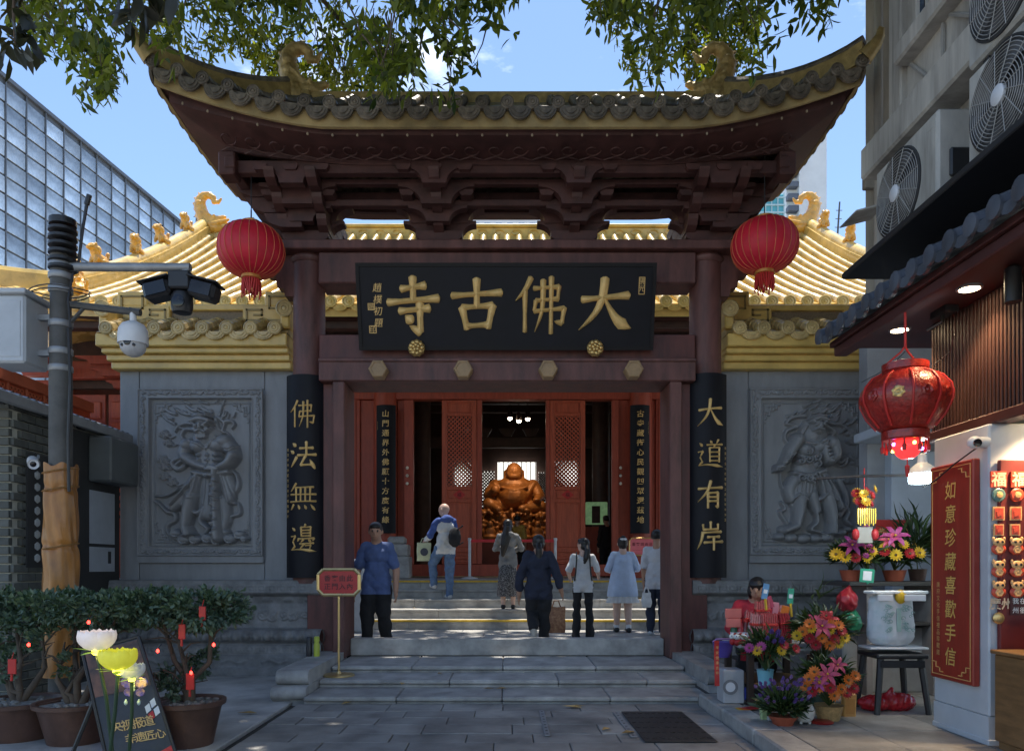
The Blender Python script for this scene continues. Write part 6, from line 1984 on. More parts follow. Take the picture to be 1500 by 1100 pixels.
lettering('poster_title', '央视报道', lambda u, v: eq(.26 + u, .60 - v * .42, .006), .19, .165, mg, es_, .01, vertical=False)
lettering('poster_title', '非遗匠心', lambda u, v: eq(.42 + u, .70 - v * .42, .006), .17, .15, mg, es_, .01, vertical=False)
m = MB(); m.add([eq(.50, .87, .004), eq(.99, .79, .004), eq(.99, .93, .004), eq(.5, 1.0, .004)], [(0, 3, 2, 1)]); m.build('poster_band', m_fred, es_)
lettering('band_text', '名品推荐', lambda u, v: eq(.57 + u, .915 - .14 * u - v * .42, .008), .13, .105, m_white, es_, .015, vertical=False)
for i, (u, v) in enumerate(((.76, .50), (.86, .47), (.78, .555), (.88, .53))):
 m = MB(); m.add([eq(u, v, .004), eq(u + .085, v - .02, .004), eq(u + .085, v + .03, .004), eq(u, v + .05, .004)], [(0, 3, 2, 1)]); m.build('poster_mark', m_white if i != 2 else m_fred, es_)
# butterfly ornament
bt_ = thing('butterfly_ornament', 'jewelled blue butterfly ornament hanging on the black poster', 'ornament', P(197, 1005, 5.22))
mw = M('blue enamel wing', (0.10, 0.08, 0.35), .3, .5, 30, metal=.4, col2=(0.45, 0.28, 0.2))
mj = M('clear jewel', (0.6, 0.75, 0.72), .1, .2, 10)
c = P(197, 1005, 5.2)
for s in (-1, 1):
 for (du, dv, ru, rv) in ((.045, .028, .05, .042), (.04, -.04, .035, .03)):
  m = MB(); m.lathe([(1, 0), (.86, .10), (.01, .05)], (0, 0, 0), 14)
  m.v = [(c.x + s * du + p[0] * ru, c.y - p[2] * .06, c.z + dv + p[1] * rv) for p in m.v]
  m.build('wing', mw, bt_, 40)
for i in range(3):
 m = MB(); m.ell(c + Vector((0, -.012, .03 - i * .025)), (.010, .008, .013), 8, 6); m.build('body_jewel', mj, bt_, 60)
for s in (-1, 1):
 m = MB(); m.lathe([(.002, .03), (.013, .01), (.011, -.004), (.002, -.014)], c + Vector((s * .045 - .01, -.01, -.115)), 8); m.build('drop_jewel', mj, bt_, 40)
# --- red standing sign at the foot of the gate, thermos flasks
Y = 8.35
t = thing('standing_sign', 'red sign in a gold frame on a brass pole by the gate steps', 'sign', (P(496, 985, Y).x, Y, .145))
x0, x1, z0, z1 = HX(466, Y), HX(526, Y), HZ(871, Y), HZ(834, Y)
c_ = .055
poly = [(x0 + c_, z0), (x1 - c_, z0), (x1, z0 + c_), (x1, z1 - c_), (x1 - c_, z1), (x0 + c_, z1), (x0, z1 - c_), (x0, z0 + c_)]
m = MB(); m.prism(poly, lambda u, v, w: Vector((u, w, v)), Y, Y + .02); m.build('face', M('deep red sign', (0.42, 0.02, 0.02), .4, .15, 6), t)
m = MB()
for a, b in zip(poly, poly[1:] + poly[:1]): m.tube([Vector((a[0], Y + .005, a[1])), Vector((b[0], Y + .005, b[1]))], .02, 8)
m_brass = M('brass', (0.62, 0.45, 0.20), .3, .15, 8, metal=.8)
m.build('frame', m_brass, t, 40)
xc = (x0 + x1) / 2
m = MB(); m.tube([(xc, Y + .01, z0), (xc, Y + .01, .16)], .013, 10); m.build('pole', m_brass, t, 40)
m = MB(); m.lathe([(.175, .147), (.175, .16), (.15, .17), (.03, .175), (.02, .20)], (xc, Y + .01, 0), 24); m.build('base', m_brass, t, 40)
ink = M('sign ink', (0.10, 0.01, 0.012), .5)
lettering('sign_text', '香客由此', lambda u, v: Vector((xc - .125 + u, Y - .004, z0 + .185 + v)), .075, .083, ink, t, .02, vertical=False)
lettering('sign_text', '正門入內', lambda u, v: Vector((xc - .125 + u, Y - .004, z0 + .095 + v)), .075, .083, ink, t, .02, vertical=False)
for px, col, lab, h in ((453, (0.02, 0.02, 0.025), 'dark thermos flask on the left cheek block', 970), (464, (0.42, 0.48, 0.05), 'yellow green thermos flask on the left cheek block', 969)):
 Y = 8.9
 c = P(px, h, Y); c.z = .30
 s = .034
 t = thing('thermos_flask', lab, 'flask', c, 'flasks on the cheek block')
 mm = M('flask ' + lab[:6], col, .35, .1, 6)
 m = MB(); m.lathe([(s, 0), (s * 1.05, .02), (s * 1.05, .14), (s * .8, .165), (s * .8, .175)], c, 14); m.build('body', mm, t, 40)
 m = MB(); m.lathe([(s * .95, .176), (s * .95, .225), (s * .7, .235)], c, 14); m.build('cap', mm, t, 40)
# fallen leaves
for i, (px, py, z) in enumerate([(362, 1046, 0), (590, 1003, .145), (716, 1010, .0675), (735, 1010, .0675), (838, 1037, 0), (846, 1036, 0), (920, 1075, 0), (645, 988, .145), (606, 888, .9), (510, 1031, 0), (888, 1070, 0)]):
 Y = FPX * (EYE - z) / (py - VY)
 if z == .9: Y = 14.4; z = .56
 c = Vector((HX(px, Y), Y, z + .012))
 a = r_.uniform(0, 6.28); L = r_.uniform(.06, .10); w = L * .4
 d = Vector((math.cos(a), math.sin(a), 0)); s_ = Vector((-d.y, d.x, 0))
 m = MB(); m.add([c - d * L, c - d * L * .2 + s_ * w + Vector((0, 0, .012)), c + d * L + Vector((0, 0, .008)), c - d * L * .2 - s_ * w + Vector((0, 0, .015)), c - d * L * .1 + Vector((0, 0, .001))], [(0, 4, 1), (1, 4, 2), (2, 4, 3), (3, 4, 0)])
 m.build('fallen_leaf', m_dryleaf, label='dry fallen leaf lying ' + ['on the concrete apron beside the drain groove', 'on the second gate step near the standing sign', 'on the lowest step just left of centre', 'on the lowest step at the centre', 'on the paving at the foot of the steps, left of two', 'on the paving at the foot of the steps, right of two', 'on the paving beside the iron cover', 'on the second step below the threshold', 'on the hall stairs below the bald man', 'at the left foot of the gate steps', 'on the paving left of the pierced strip by the cover'][i], cat='leaf', group='fallen leaves')
# ------------------------------------------------------------------ right side: building, shop, stall
bd = thing('concrete_building', 'stained concrete building rising above the shop at the right', 'building', (5.5, 4.0, 3.9))
mb = MB(); mb.bx(3.62, 9.0, -2.0, 7.12, 4.06, 13.0); mb.build('wall', m_concb, bd)
mb = MB(); mb.prism([(4.19, 8.78), (9.0, 8.78), (9.0, 12.0), (6.3, 12.0)], lambda u, v, w: Vector((u, v, w)), 4.35, 15.0); mb.build('rear_wing', M('cream concrete', (0.46, 0.42, 0.35), .8, .45, 2.0, .3, 40, stretch=(2, 1, .3)), bd)
mb = MB(); mb.bx(4.15, 5.5, 8.70, 8.79, 5.75, 6.0, .01); mb.build('wing_ledge', m_concb, bd)
mb = MB(); mb.cyl((4.30, 8.70, 4.36), (4.30, 8.70, 15), .05, n=10); mb.build('wing_pipe', m_concb, bd, 40)
mb = MB(); mb.bx(3.56, 3.75, 6.80, 6.96, 4.06, 13.0, .015); mb.build('downpipe_strip', m_concb, bd)
mb = MB(); mb.bx(3.36, 3.7, -2, 7.15, 5.02, 5.32, .02); mb.build('ledge', m_concb, bd)
mb = MB(); mb.bx(3.48, 3.7, -2, 6.78, 5.86, 6.04, .02); mb.build('window_sill', m_concb, bd)
mb = MB(); mb.bx(3.585, 3.63, 4.4, 6.6, 6.05, 9.0); win = mb.build('window', M('dark window', (0.02, 0.022, 0.025), .15), bd)
for i in range(14):
 m = MB(); y = 4.4 + i * .16; m.bx(3.53, 3.56, y, y + .025, 6.05, 9.0); m.build('window_bar', m_concb, win)
for a, b in (((5.4, 5.34), (5.4, 5.84)), ((5.45, 5.34), (6.1, 5.84)), ((6.1, 5.34), (5.45, 5.84)), ((6.2, 5.34), (6.2, 5.84)), ((6.25, 5.34), (6.7, 5.84))):
 m = MB(); m.tube([(3.60, a[0], a[1]), (3.60, b[0], b[1])], .018, 5); m.build('panel_rib', M('grey rib', (0.28, 0.27, 0.25), .8), bd)
m = MB(); m.tube([(3.45, 5.2, 6.3), (3.3, 5.0, 6.05), (3.3, 4.6, 6.0), (3.5, 4.3, 6.1)], .035, 8); m.build('pipe', m_rubber, bd, 60)
mb = MB(); mb.bx(3.08, 9.0, -2, 6.92, 4.0, 4.055, .008); mb.build('equipment_deck', M('black deck', (0.018, 0.018, 0.02), .5, .2, 2), bd)
mb = MB(); mb.sheet(lambda u, v: (Vector((3.30 + .3 * u, 7.1 + .35 * v, 4.72 + .08 * u)), (0, 0, 1)), 3, 3, .015); mb.build('small_canopy', m_concb, bd)
# air conditioners
m_grill = M('dark grille', (0.03, 0.03, 0.032), .5)
def aircon(y0, y1, z0, z1, label):
 x0 = 3.25
 t = thing('air_conditioner', label, 'air conditioner', ((x0 + 3.6) / 2, (y0 + y1) / 2, z0), 'outdoor air conditioner units')
 m = MB(); m.bx(x0, 3.60, y0, y1, z0, z1, .02); m.build('casing', m_acw, t)
 cy = y0 + (y1 - y0) * .60; cz = (z0 + z1) / 2; rr = min((z1 - z0) * .46, (y1 - y0) * .36)
 ax = Matrix.Rotation(R(-90), 3, 'Y')
 m = MB(); m.lathe([(rr * 1.04, 0), (rr * 1.04, .012), (rr, .016), (rr * .97, .004), (.01, .004)], (x0 - .001, cy, cz), 40, axis=ax); fan = m.build('fan_opening', m_grill, t, 30)
 for i in range(5):
  a0 = 2 * math.pi * i / 5
  m = MB()
  def bl(u, v):
   a = a0 + u * .9 + v * .5; r = rr * (.22 + .7 * v)
   return Vector((x0 - .008 - .012 * u, cy + r * math.cos(a), cz + r * math.sin(a))), Vector((-1, 0, 0))
  m.sheet(bl, 5, 5, .004); m.build('fan_blade', M('fan blade grey', (0.08, 0.08, 0.085), .5), fan)
 m = MB()
 for i in range(11):
  r = rr * (.24 + .073 * i)
  pts = [Vector((x0 - .03 + .012 * (i / 10), cy + r * math.cos(a), cz + r * math.sin(a))) for a in np.linspace(0, 2 * math.pi, 41)]
  m.tube(pts, .0032, 4, caps=False)
 for i in range(12):
  a = 2 * math.pi * i / 12
  m.tube([Vector((x0 - .032, cy + rr * .2 * math.cos(a), cz + rr * .2 * math.sin(a))), Vector((x0 - .018, cy + rr * math.cos(a + .35), cz + rr * math.sin(a + .35)))], .004, 4)
 m.build('grille', M('grille wire', (0.30, 0.30, 0.29), .5), t, kind='stuff')
 m = MB(); m.lathe([(rr * .2, .0), (rr * .2, .02), (rr * .16, .03), (.005, .032)], (x0 - .02, cy, cz), 20, axis=ax); m.build('hub', M('pale hub', (0.66, 0.68, 0.72), .4), t, 40)
 m = MB(); m.bx(x0 - .004, x0 + .01, y0 + .02, y0 + .16, z0 + .08, z1 - .06, .003); m.bx(x0 - .006, x0, y0 + .05, y0 + .13, z1 - .12, z1 - .09); m.build('end_panel', m_acw, t)
 m = MB(); m.bx(x0 + .08, x0 + .28, y0 - .035, y0 + .0, z0 + .2, z0 + .42, .015); m.build('valve_cover', m_rubber, t)
 for yy in (y0 + .15, y1 - .15):
  m = MB(); m.bx(x0 + .03, 3.58, yy - .03, yy + .03, z0 - .035, z0, .004); m.build('foot', m_rubber, t)
aircon(5.67, 6.62, 4.09, 4.82, 'pale outdoor air conditioner farthest along the black deck')
aircon(4.36, 5.30, 4.09, 4.80, 'outdoor air conditioner on the deck below another unit at the right edge')
aircon(4.36, 5.30, 4.84, 5.55, 'topmost outdoor air conditioner at the upper right corner')
# shop
shop = thing('souvenir_shop', 'souvenir shop with a tiled eave and red slatted fascia on the right', 'shop', (4.5, 4.5, .1))
m_eave = M('dark red soffit', (0.07, 0.022, 0.02), .5, .25, 3)
mb = MB(); mb.bx(2.90, 4.3, 1.5, 6.76, 3.32, 3.37, .006); mb.build('soffit', m_eave, shop)
mb = MB(); mb.sheet(lambda u, v: (Vector((2.86 + 1.3 * u, 1.5 + 5.3 * v, 3.40 + .55 * u)), (-.4, 0, .9)), 4, 4, .03); er = mb.build('eave_roof', M('dark blue grey tile', (0.07, 0.08, 0.10), .4, .3, 5, .3, 40, rnd=.2), shop)
m_bt = M('dark blue grey tile', (0, 0, 0))
n = 24
for i in range(n):
 y = 6.72 - i * .22
 m = MB(); m.tube([Vector((2.80, y, 3.41)), Vector((4.1, y, 3.97))], .062, 8); m.build('eave_tile', m_bt, er, 40)
 m = MB(); m.lathe([(.068, 0), (.068, .02), (.03, .026)], (2.80, y, 3.41), 12, axis=Matrix.Rotation(R(-90), 3, 'Y')); m.build('end_tile', m_bt, er, 40)
 m = MB(); m.prism([(.09 * math.cos(a), -.075 * math.sin(a)) for a in np.linspace(0, math.pi, 8)], lambda u, v, w: Vector((w, y - .11 + u, 3.40 + v)), 2.80, 2.83); m.build('drip_tile', m_bt, er)
mb = MB(); mb.bx(2.93, 3.05, 1.5, 6.74, 3.24, 3.318, .01); mb.build('eave_beam', m_eave, shop)
mb = MB(); mb.bx(3.46, 3.52, 1.5, 6.10, 2.40, 3.318); mb.build('fascia', M('fascia red', (0.07, 0.018, 0.014), .5), shop)
for i in range(46):
 y = 6.08 - i * .042
 m = MB(); m.bx(3.435, 3.46, y - .026, y, 2.44, 3.30, .003); m.build('fascia_slat', M('slat red', (0.05, 0.018, 0.013), .5, rnd=.15), shop)
mb = MB(); mb.bx(3.40, 3.54, 1.5, 6.12, 2.36, 2.438, .01); mb.build('fascia_beam', M('fascia red', (0, 0, 0)), shop)
mb = MB(); mb.bx(3.54, 6.5, 1.5, 6.1, 2.45, 2.5); mb.build('shop_ceiling', M('cream ceiling', (0.6, 0.52, 0.38), .7), shop)
m_pil = M('white painted pillar', (0.52, 0.55, 0.58), .6, .1, 3)
mb = MB(); mb.bx(3.38, 3.9, 5.27, 5.95, .30, 2.36, .012); mb.build('pillar', m_pil, shop)
mb = MB(); mb.bx(3.365, 3.91, 5.255, 5.96, .10, .298, .004); mb.build('skirting', m_rubber, shop) if False else None
mb = MB(); mb.bx(3.38, 3.9, 5.272, 5.95, .14, .30); mb.bx(3.372, 3.91, 5.262, 5.958, .10, .14, .004); mb.build('pillar_foot', m_pil, shop)
mb = MB(); mb.bx(3.9, 6.5, 5.29, 5.4, .1, 2.45); mb.build('shop_wall', M('cream ceiling', (0, 0, 0)), shop)
mb = MB(); mb.bx(3.43, 6.4, 5.225, 5.262, .75, 2.10, .006); mb.build('display_board', M('display board red', (0.13, 0.012, 0.012), .5, .2, 3), shop)
mb = MB(); mb.bx(6.4, 6.5, 1.5, 5.4, .1, 2.45); mb.build('end_wall', M('cream ceiling', (0, 0, 0)), shop)
# side wall further back, behind the stall
sw = thing('grey_side_wall', 'grey rendered wall behind the flower stall', 'wall', (5.0, 8.7, 0))
mb = MB(); mb.bx(4.10, 7, 8.55, 8.75, 0, 4.3); mb.build('render', m_cgrey, sw)
mb = MB(); mb.bx(4.30, 4.85, 8.40, 8.56, 0, 2.65, .01); mb.build('pier', M('bulb-lit blue render', (0.36, 0.40, 0.46), .7, .15, 2), sw)  # pier colour carries the bluish light of the bulb lamp
mb = MB(); mb.bx(3.92, 5.5, 6.2, 8.5, 2.75, 2.85, .01); mb.build('ceiling_board', M('bulb-lit blue render', (0, 0, 0)), sw)
# downlights
def downlight(c, label, e=24):
 t = thing('downlight', label, 'lamp', c, 'lit downlights in the shop eave')
 m = MB(); m.lathe([(.085, .012), (.085, -.006), (.068, -.010), (.066, .01)], c, 20); m.build('ring', m_steel, t, 40)
 m = MB(); m.lathe([(.066, -.006), (.001, -.007)], c, 20); m.build('lens', M('lit downlight', (1, .9, .75), .5, emit=(1, .78, .48), estr=16), t, 40)
 l = bpy.data.lights.new('downlight_glow', 'SPOT'); l.energy = e; l.color = (1, .70, .38); l.spot_size = R(110); l.spot_blend = .6; l.shadow_soft_size = .06
 lo = bpy.data.objects.new('downlight_glow', l); COL.objects.link(lo); lo.parent = t; lo.location = (0, 0, -.03)
downlight(Vector((3.24, 6.2, 3.312)), 'lit round downlight above the large red lantern')
downlight(Vector((3.25, 5.28, 3.312)), 'lit round downlight in the eave before the red slats')
downlight(Vector((3.72, 5.07, 2.442)), 'lit round downlight in the shop ceiling over the display board', 60)
m = MB(); c = Vector((3.30, 4.9, 3.318)); m.lathe([(.05, -.24), (.05, -.02), (.02, 0)], c, 14); m.build('track_spotlight', m_rubber, smooth=40, label='black cylindrical spotlight under the shop eave, unlit', cat='lamp')
c = Vector((3.33, 5.72, 3.318))
t = thing('bracket_fitting', 'dark metal bracket fitting under the eave beside the downlights', 'fitting', c)
m = MB(); m.bx(c.x - .05, c.x + .05, c.y - .1, c.y + .1, c.z - .05, c.z); m.build('plate', m_rubber, t)
m = MB(); m.tube([c, c + Vector((-.05, -.05, -.12)), c + Vector((-.12, .02, -.16))], .012, 6); m.build('arm', m_rubber, t)
# red wooden couplet sign on the pillar
SXg = 3.345
sg = thing('shop_sign', 'tall red wooden sign with golden characters on the white pillar', 'sign', (SXg, 5.63, .5))
sy0, sy1, sz0, sz1 = 5.36, 5.90, .50, 2.13
m = MB(); m.bx(SXg - .02, 3.378, sy0, sy1, sz0, sz1, .008); m.build('board', M('deep red sign wood', (0.30, 0.035, 0.02), .4, .2, 3, .15, 40, stretch=(1, 5, .6)), sg)
def sgp(u, v): return Vector((SXg - .0225, (sy0 + sy1) / 2 - u, v))
lettering('golden_characters', '如意珍藏喜歡手信', lambda u, v: sgp(u, 1.93 + v), .145, .178, M('bright gold lettering', (0.85, 0.58, 0.16), .35, .1, metal=.3), sg, .008, slant=.1)
lettering('small_inscription', '廣府文化手信禮品珍藏館', lambda u, v: sgp(u - .16, 1.22 + v), .045, .052, m_glet, sg, .0)
m = MB()
for (u0, u1, v0, v1) in [(-.24, .24, 2.095, 2.10), (-.24, .24, .53, .535), (-.243, -.238, .53, 2.10), (.238, .243, .53, 2.10)]:
 m.bx(SXg - .024, SXg - .019, (sy0 + sy1) / 2 + u0, (sy0 + sy1) / 2 + u1, v0, v1)
m.build('border_line', m_glet, sg)
for su in (-1, 1):
 for sv, vb in ((1, .535), (-1, 2.095)):
  m = MB(); q = [(.24, .09), (.19, .09), (.19, .05), (.14, .05), (.14, .02), (.10, .02)]
  for a, b in zip(q, q[1:]):
   y_a, y_b = sorted((su * a[0], su * b[0])); z_a, z_b = sorted((vb + sv * a[1], vb + sv * b[1]))
   m.bx(SXg - .025, SXg - .018, (sy0 + sy1) / 2 + y_a - .003, (sy0 + sy1) / 2 + y_b + .003, z_a - .003, z_b + .003)
  m.build('corner_ornament', m_glet, sg)
# cctv on the pillar top
c = P(1428, 648, 5.3)
t = thing('wall_camera', 'small white round camera above the tall red shop sign', 'camera', c)
m = MB(); m.ell(c, (.05, .05, .045), 14, 10); m.build('ball', m_camw, t, 60)
m = MB(); m.lathe([(.028, 0), (.028, .012), (.01, .014)], c + Vector((-.01, -.042, -.01)), 12, axis=Matrix.Rotation(R(90), 3, 'X')); m.build('lens', m_lens, t, 40)
m = MB(); m.lathe([(.04, 0), (.04, .06)], c + Vector((.03, 0, 0)), 12, axis=Matrix.Rotation(R(90), 3, 'Y')); m.build('base', m_camw, t, 40)
m = MB(); m.tube([c + Vector((.05, .03, -.02)), c + Vector((-.02, .2, -.12)), c + Vector((-.04, .42, -.22)), c + Vector((-.03, .6, -.25))], .006, 5); m.build('cable', m_rubber, t)
# magnets and cards on the display board
def disp(px, py): return P(px, py, 5.22)
Yd = 5.222
mgold = M('magnet gold', (0.72, 0.42, 0.18), .4, .3, 30)
mred = M('magnet red', (0.62, 0.08, 0.04), .4, .3, 30)
ser = {'福': 'fu', }
rows = [(702, 2, 30, 26, 'plate'), (725, 3, 27, 20, 'round'), (752, 3, 25, 20, 'tile'), (776, 3, 24, 17, 'tile'), (800, 3, 26, 26, 'doll'), (833, 2, 27, 26, 'lion'), (863, 2, 27, 26, 'lionround')]
names = {'plate': 'red plate with a blessing character', 'round': 'round painted souvenir magnet', 'tile': 'square souvenir magnet', 'doll': 'doll shaped souvenir magnet', 'lion': 'lion head souvenir magnet', 'lionround': 'lion magnet on a round base'}
ordn = ['left', 'middle', 'right']
rown = ['top row', 'second row', 'third row', 'fourth row', 'fifth row', 'sixth row', 'bottom row']
for ri, (py, n, stp, sz, kd) in enumerate(rows):
 for i in range(n):
  px = 1462 + i * stp
  c = disp(px, py); s = sz * 5.22 / FPX / 2
  t = thing('souvenir_magnet', '%s, %s in the %s of the display board' % (names[kd], ordn[i] if n == 3 else ('left', 'right')[i], rown[ri]), 'magnet', c, 'souvenir magnets on the display board')
  fy = lambda u, v, w: Vector((c.x + u * s, Yd - w, c.z + v * s))
  if kd == 'plate':
   m = MB(); m.prism([(-.9, -.9), (.9, -.9), (.9, .9), (-.9, .9)], fy, .0, .012); m.build('plate', mred, t)
   lettering('character', '福', lambda u, v: fy(u / s, v / s, .014), s * 1.7, 1, M('cream print', (0.8, 0.6, 0.4), .5), t, .02)
  elif kd == 'round':
   m = MB(); m.lathe([(s, 0), (s, .01), (s * .85, .016), (.001, .016)], (c.x, Yd, c.z), 18, axis=Matrix.Rotation(R(90), 3, 'X')); m.build('disc', mred if i else M('magnet teal', (0.12, 0.22, 0.2), .4, .4, 40), t, 40)
   m = MB(); m.lathe([(s * .5, .0), (s * .45, .01), (.001, .012)], (c.x, Yd - .014, c.z), 8, axis=Matrix.Rotation(R(90), 3, 'X'), wob=lambda a, k: 1 + .3 * math.sin(4 * a)); m.build('motif', mgold, t)
  elif kd == 'tile':
   m = MB(); m.prism([(-.85, -1), (.85, -1), (.85, 1), (-.85, 1)], fy, .0, .012); m.build('tile', mgold, t)
   m = MB(); m.prism([(-.65, -.8), (.65, -.8), (.65, .8), (-.65, .8)], fy, .0121, .015); m.prism([(-.3, -.5), (.4, -.3), (.2, .5), (-.4, .3)], fy, .015, .018); m.build('picture', mred, t)
  else:
   m = MB(); m.ell((c.x, Yd - .008, c.z - s * .3), (s * .85, .012, s * .65), 16, 8); m.build('base', mred, t, 60)
   m = MB(); m.ell((c.x, Yd - .012, c.z + s * .45), (s * .7, .014, s * .5), 14, 8)
   for sx in (-1, 1): m.ell((c.x + sx * s * .6, Yd - .01, c.z + s * .8), (s * .16, .01, s * .3), 8, 6)
   m.build('head', mgold, t, 60)
   for sx in (-1, 1):
    m = MB(); m.ell((c.x + sx * s * .28, Yd - .026, c.z + s * .5), (s * .16, .004, s * .16), 8, 6); m.build('eye', m_camb, t, 60)
   m = MB(); m.lathe([(s * .5, 0), (s * .42, .006), (s * .2, .004), (.001, .006)], (c.x, Yd - .018, c.z - s * .35), 6, axis=Matrix.Rotation(R(90), 3, 'X')); m.build('emblem', mgold, t)
c = disp(1458, 884)
lettering('shop_lettering', '廣州', lambda u, v: Vector((c.x + u, Yd, c.z + v)), .085, .085, M('cream print', (0, 0, 0)), shop, .02, vertical=False)
m = MB(); c = disp(1462, 905); m.lathe([(.04, 0), (.04, .01), (.03, .016), (.001, .014)], (c.x, Yd, c.z), 18, axis=Matrix.Rotation(R(90), 3, 'X')); m.build('brass_medallion', m_brass, smooth=40, label='round brass medallion low on the red display board', cat='medallion')
c = disp(1489, 886)
t = thing('dark_poster', 'dark red poster with white writing beside the brass medallion', 'poster', c)
m = MB(); m.bx(c.x - .045, c.x + .12, Yd - .006, Yd, c.z - .07, c.z + .07); m.build('sheet', M('dark poster', (0.06, 0.012, 0.014), .5), t)
lettering('poster_text', '我在廣', lambda u, v: Vector((c.x - .01 + u, Yd - .009, c.z + .03 + v)), .045, .05, m_white, t, .01, vertical=False)
lettering('poster_text', '州很想', lambda u, v: Vector((c.x - .01 + u, Yd - .009, c.z - .035 + v)), .045, .05, m_white, t, .01, vertical=False)
# wooden cabinet
cb = thing('wooden_cabinet', 'brown wooden cabinet with drawers at the lower right edge', 'cabinet', (3.7, 4.95, .105))
x0 = 3.36
m = MB(); m.bx(x0, 4.2, 4.74, 5.18, .16, .755, .008); m.bx(x0 - .02, 4.2, 4.72, 5.2, .758, .785, .006); m.bx(x0 + .02, 4.2, 4.78, 5.16, .105, .16); m.build('carcass', m_wood, cb)
for (z0, z1) in ((.62, .74), (.48, .605)):
 m = MB(); m.bx(x0 + .02, 4.1, 4.722, 4.74, z0, z1, .006); d = m.build('drawer', m_wood, cb)
 m = MB(); m.ell((x0 + .17, 4.712, (z0 + z1) / 2 - .01), (.014, .012, .018), 8, 6); m.build('knob', m_brass, d, 60)
m = MB(); m.bx(x0 + .02, 4.1, 4.722, 4.74, .18, .465, .006); d = m.build('door', m_wood, cb)
for i in range(9):
 m = MB(); x = x0 + .06 + i * .022; h = .09 * math.sqrt(max(.02, 1 - ((i - 4) / 5) ** 2)); m.bx(x - .004, x + .004, 4.712, 4.722, .32 - h, .32 + h); m.build('door_slat', m_dark, d)
m = MB(); m.bx(x0 + .10, x0 + .18, 4.716, 4.722, .435, .455); m.build('label_plate', m_paper, d)
c = Vector((3.49, 4.86, .786))
t = thing('paper_cup', 'red and white paper cup on the wooden cabinet', 'cup', c)
m = MB(); m.lathe([(.032, 0), (.044, .09), (.046, .092), (.043, .09)], c, 18); m.build('cup', m_paper, t, 40)
m = MB(); m.lathe([(.0355, .02), (.0425, .07)], c, 18); m.build('band', m_fred, t, 40)
c = Vector((3.66, 4.92, .786))
t = thing('coffee_machine', 'dark metal machine on the wooden cabinet behind the cup', 'machine', c)
m = MB(); m.bx(c.x - .08, c.x + .3, c.y - .12, c.y + .14, c.z, c.z + .10, .015); m.build('base', m_rubber, t)
m = MB(); m.bx(c.x - .04, c.x + .3, c.y - .1, c.y + .12, c.z + .102, c.z + .22, .015); m.build('head', m_steel, t)
m = MB(); m.tube([c + Vector((-.04, -.08, .17)), c + Vector((-.09, -.1, .17))], .016, 8); m.build('handle', m_rubber, t)
# large ornate lantern, small lit lantern, LED bulb
c = P(1326, 586, 5.57)
t = thing('ornate_lantern', 'large ornate glossy red lantern hanging under the shop eave', 'lantern', c - Vector((0, 0, .4)))
m_or = M('glossy lantern red', (0.30, 0.018, 0.012), .32, .45, 25, .9, 45, coat=.3)
r = .305
m = MB(); m.lathe([(r * .5, -.235), (r * .62, -.21), (r * .85, -.12), (r * .99, -.02), (r, .03), (r * .95, .09), (r * .78, .155), (r * .55, .19), (r * .5, .21)], c, 40, wob=lambda a, i: 1 + .012 * math.sin(10 * a))
m.build('body', m_or, t, 50)
for k in range(10):
 a = 2 * math.pi * k / 10
 m = MB(); m.tube([c + Vector((math.cos(a) * q, math.sin(a) * q, z)) for q, z in ((r * .64, -.21), (r * .87, -.12), (r * 1.01, -.02), (r * 1.02, .03), (r * .97, .09), (r * .80, .155), (r * .57, .19))], .009, 6); m.build('rib', m_fred, t, 60)
 a += math.pi / 10
 m = MB(); p = c + Vector((math.cos(a) * r * .99, math.sin(a) * r * .99, .01)); q = Matrix.Rotation(a, 3, 'Z') @ Matrix.Rotation(R(90), 3, 'Y')
 m.lathe([(.04, -.01), (.042, .004), (.03, .010), (.015, .004), (.001, .012)], p, 14, axis=q, wob=lambda aa, i: 1 + .12 * math.sin(6 * aa)); m.build('medallion', m_gold if k % 3 == 0 else m_or, t, 50)
m = MB(); m.lathe([(r * .48, .205), (r * .52, .215), (r * .52, .265), (r * .47, .27)], c, 28); m.build('top_collar', m_or, t, 40)
m = MB(); m.lathe([(r * .50, -.30), (r * .53, -.29), (r * .53, -.235), (r * .48, -.23)], c, 28); m.build('bottom_collar', m_or, t, 40)
m = MB()
for k in range(3):
 a = 2 * math.pi * k / 3 + .4; m.tube([c + Vector((math.cos(a) * r * .48, math.sin(a) * r * .48, .27)), c + Vector((math.cos(a) * .03, math.sin(a) * .03, .36)), c + Vector((0, 0, .40))], .007, 5)
m.tube([c + Vector((0, 0, .39)), Vector((c.x, c.y, 3.31))], .009, 6); m.build('hanger', m_fred, t)
for k in range(9):
 a = 2 * math.pi * k / 9
 m = MB(); p = c + Vector((math.cos(a) * r * .50, math.sin(a) * r * .50, -.29)); m.tube([p, p - Vector((0, 0, .05)), p - Vector((0, 0, .06)), p - Vector((0, 0, .10))], [.006, .007, .016, .012], 6); m.build('tassel', m_fred, t, 60)
c = P(1329, 655, 5.57)
t = thing('small_lit_lantern', 'small glowing red lantern with a tassel under the ornate lantern', 'lantern', c - Vector((0, 0, .2)))
m = MB(); m.lathe([(.04, -.085), (.07, -.06), (.098, -.01), (.098, .02), (.07, .07), (.04, .085)], c, 20, wob=lambda a, i: 1 + .03 * math.sin(8 * a)); m.build('body', M('lit red plastic', (0.6, 0.02, 0.03), .3, .4, 30, emit=(1, .03, .03), estr=.9), t, 50)
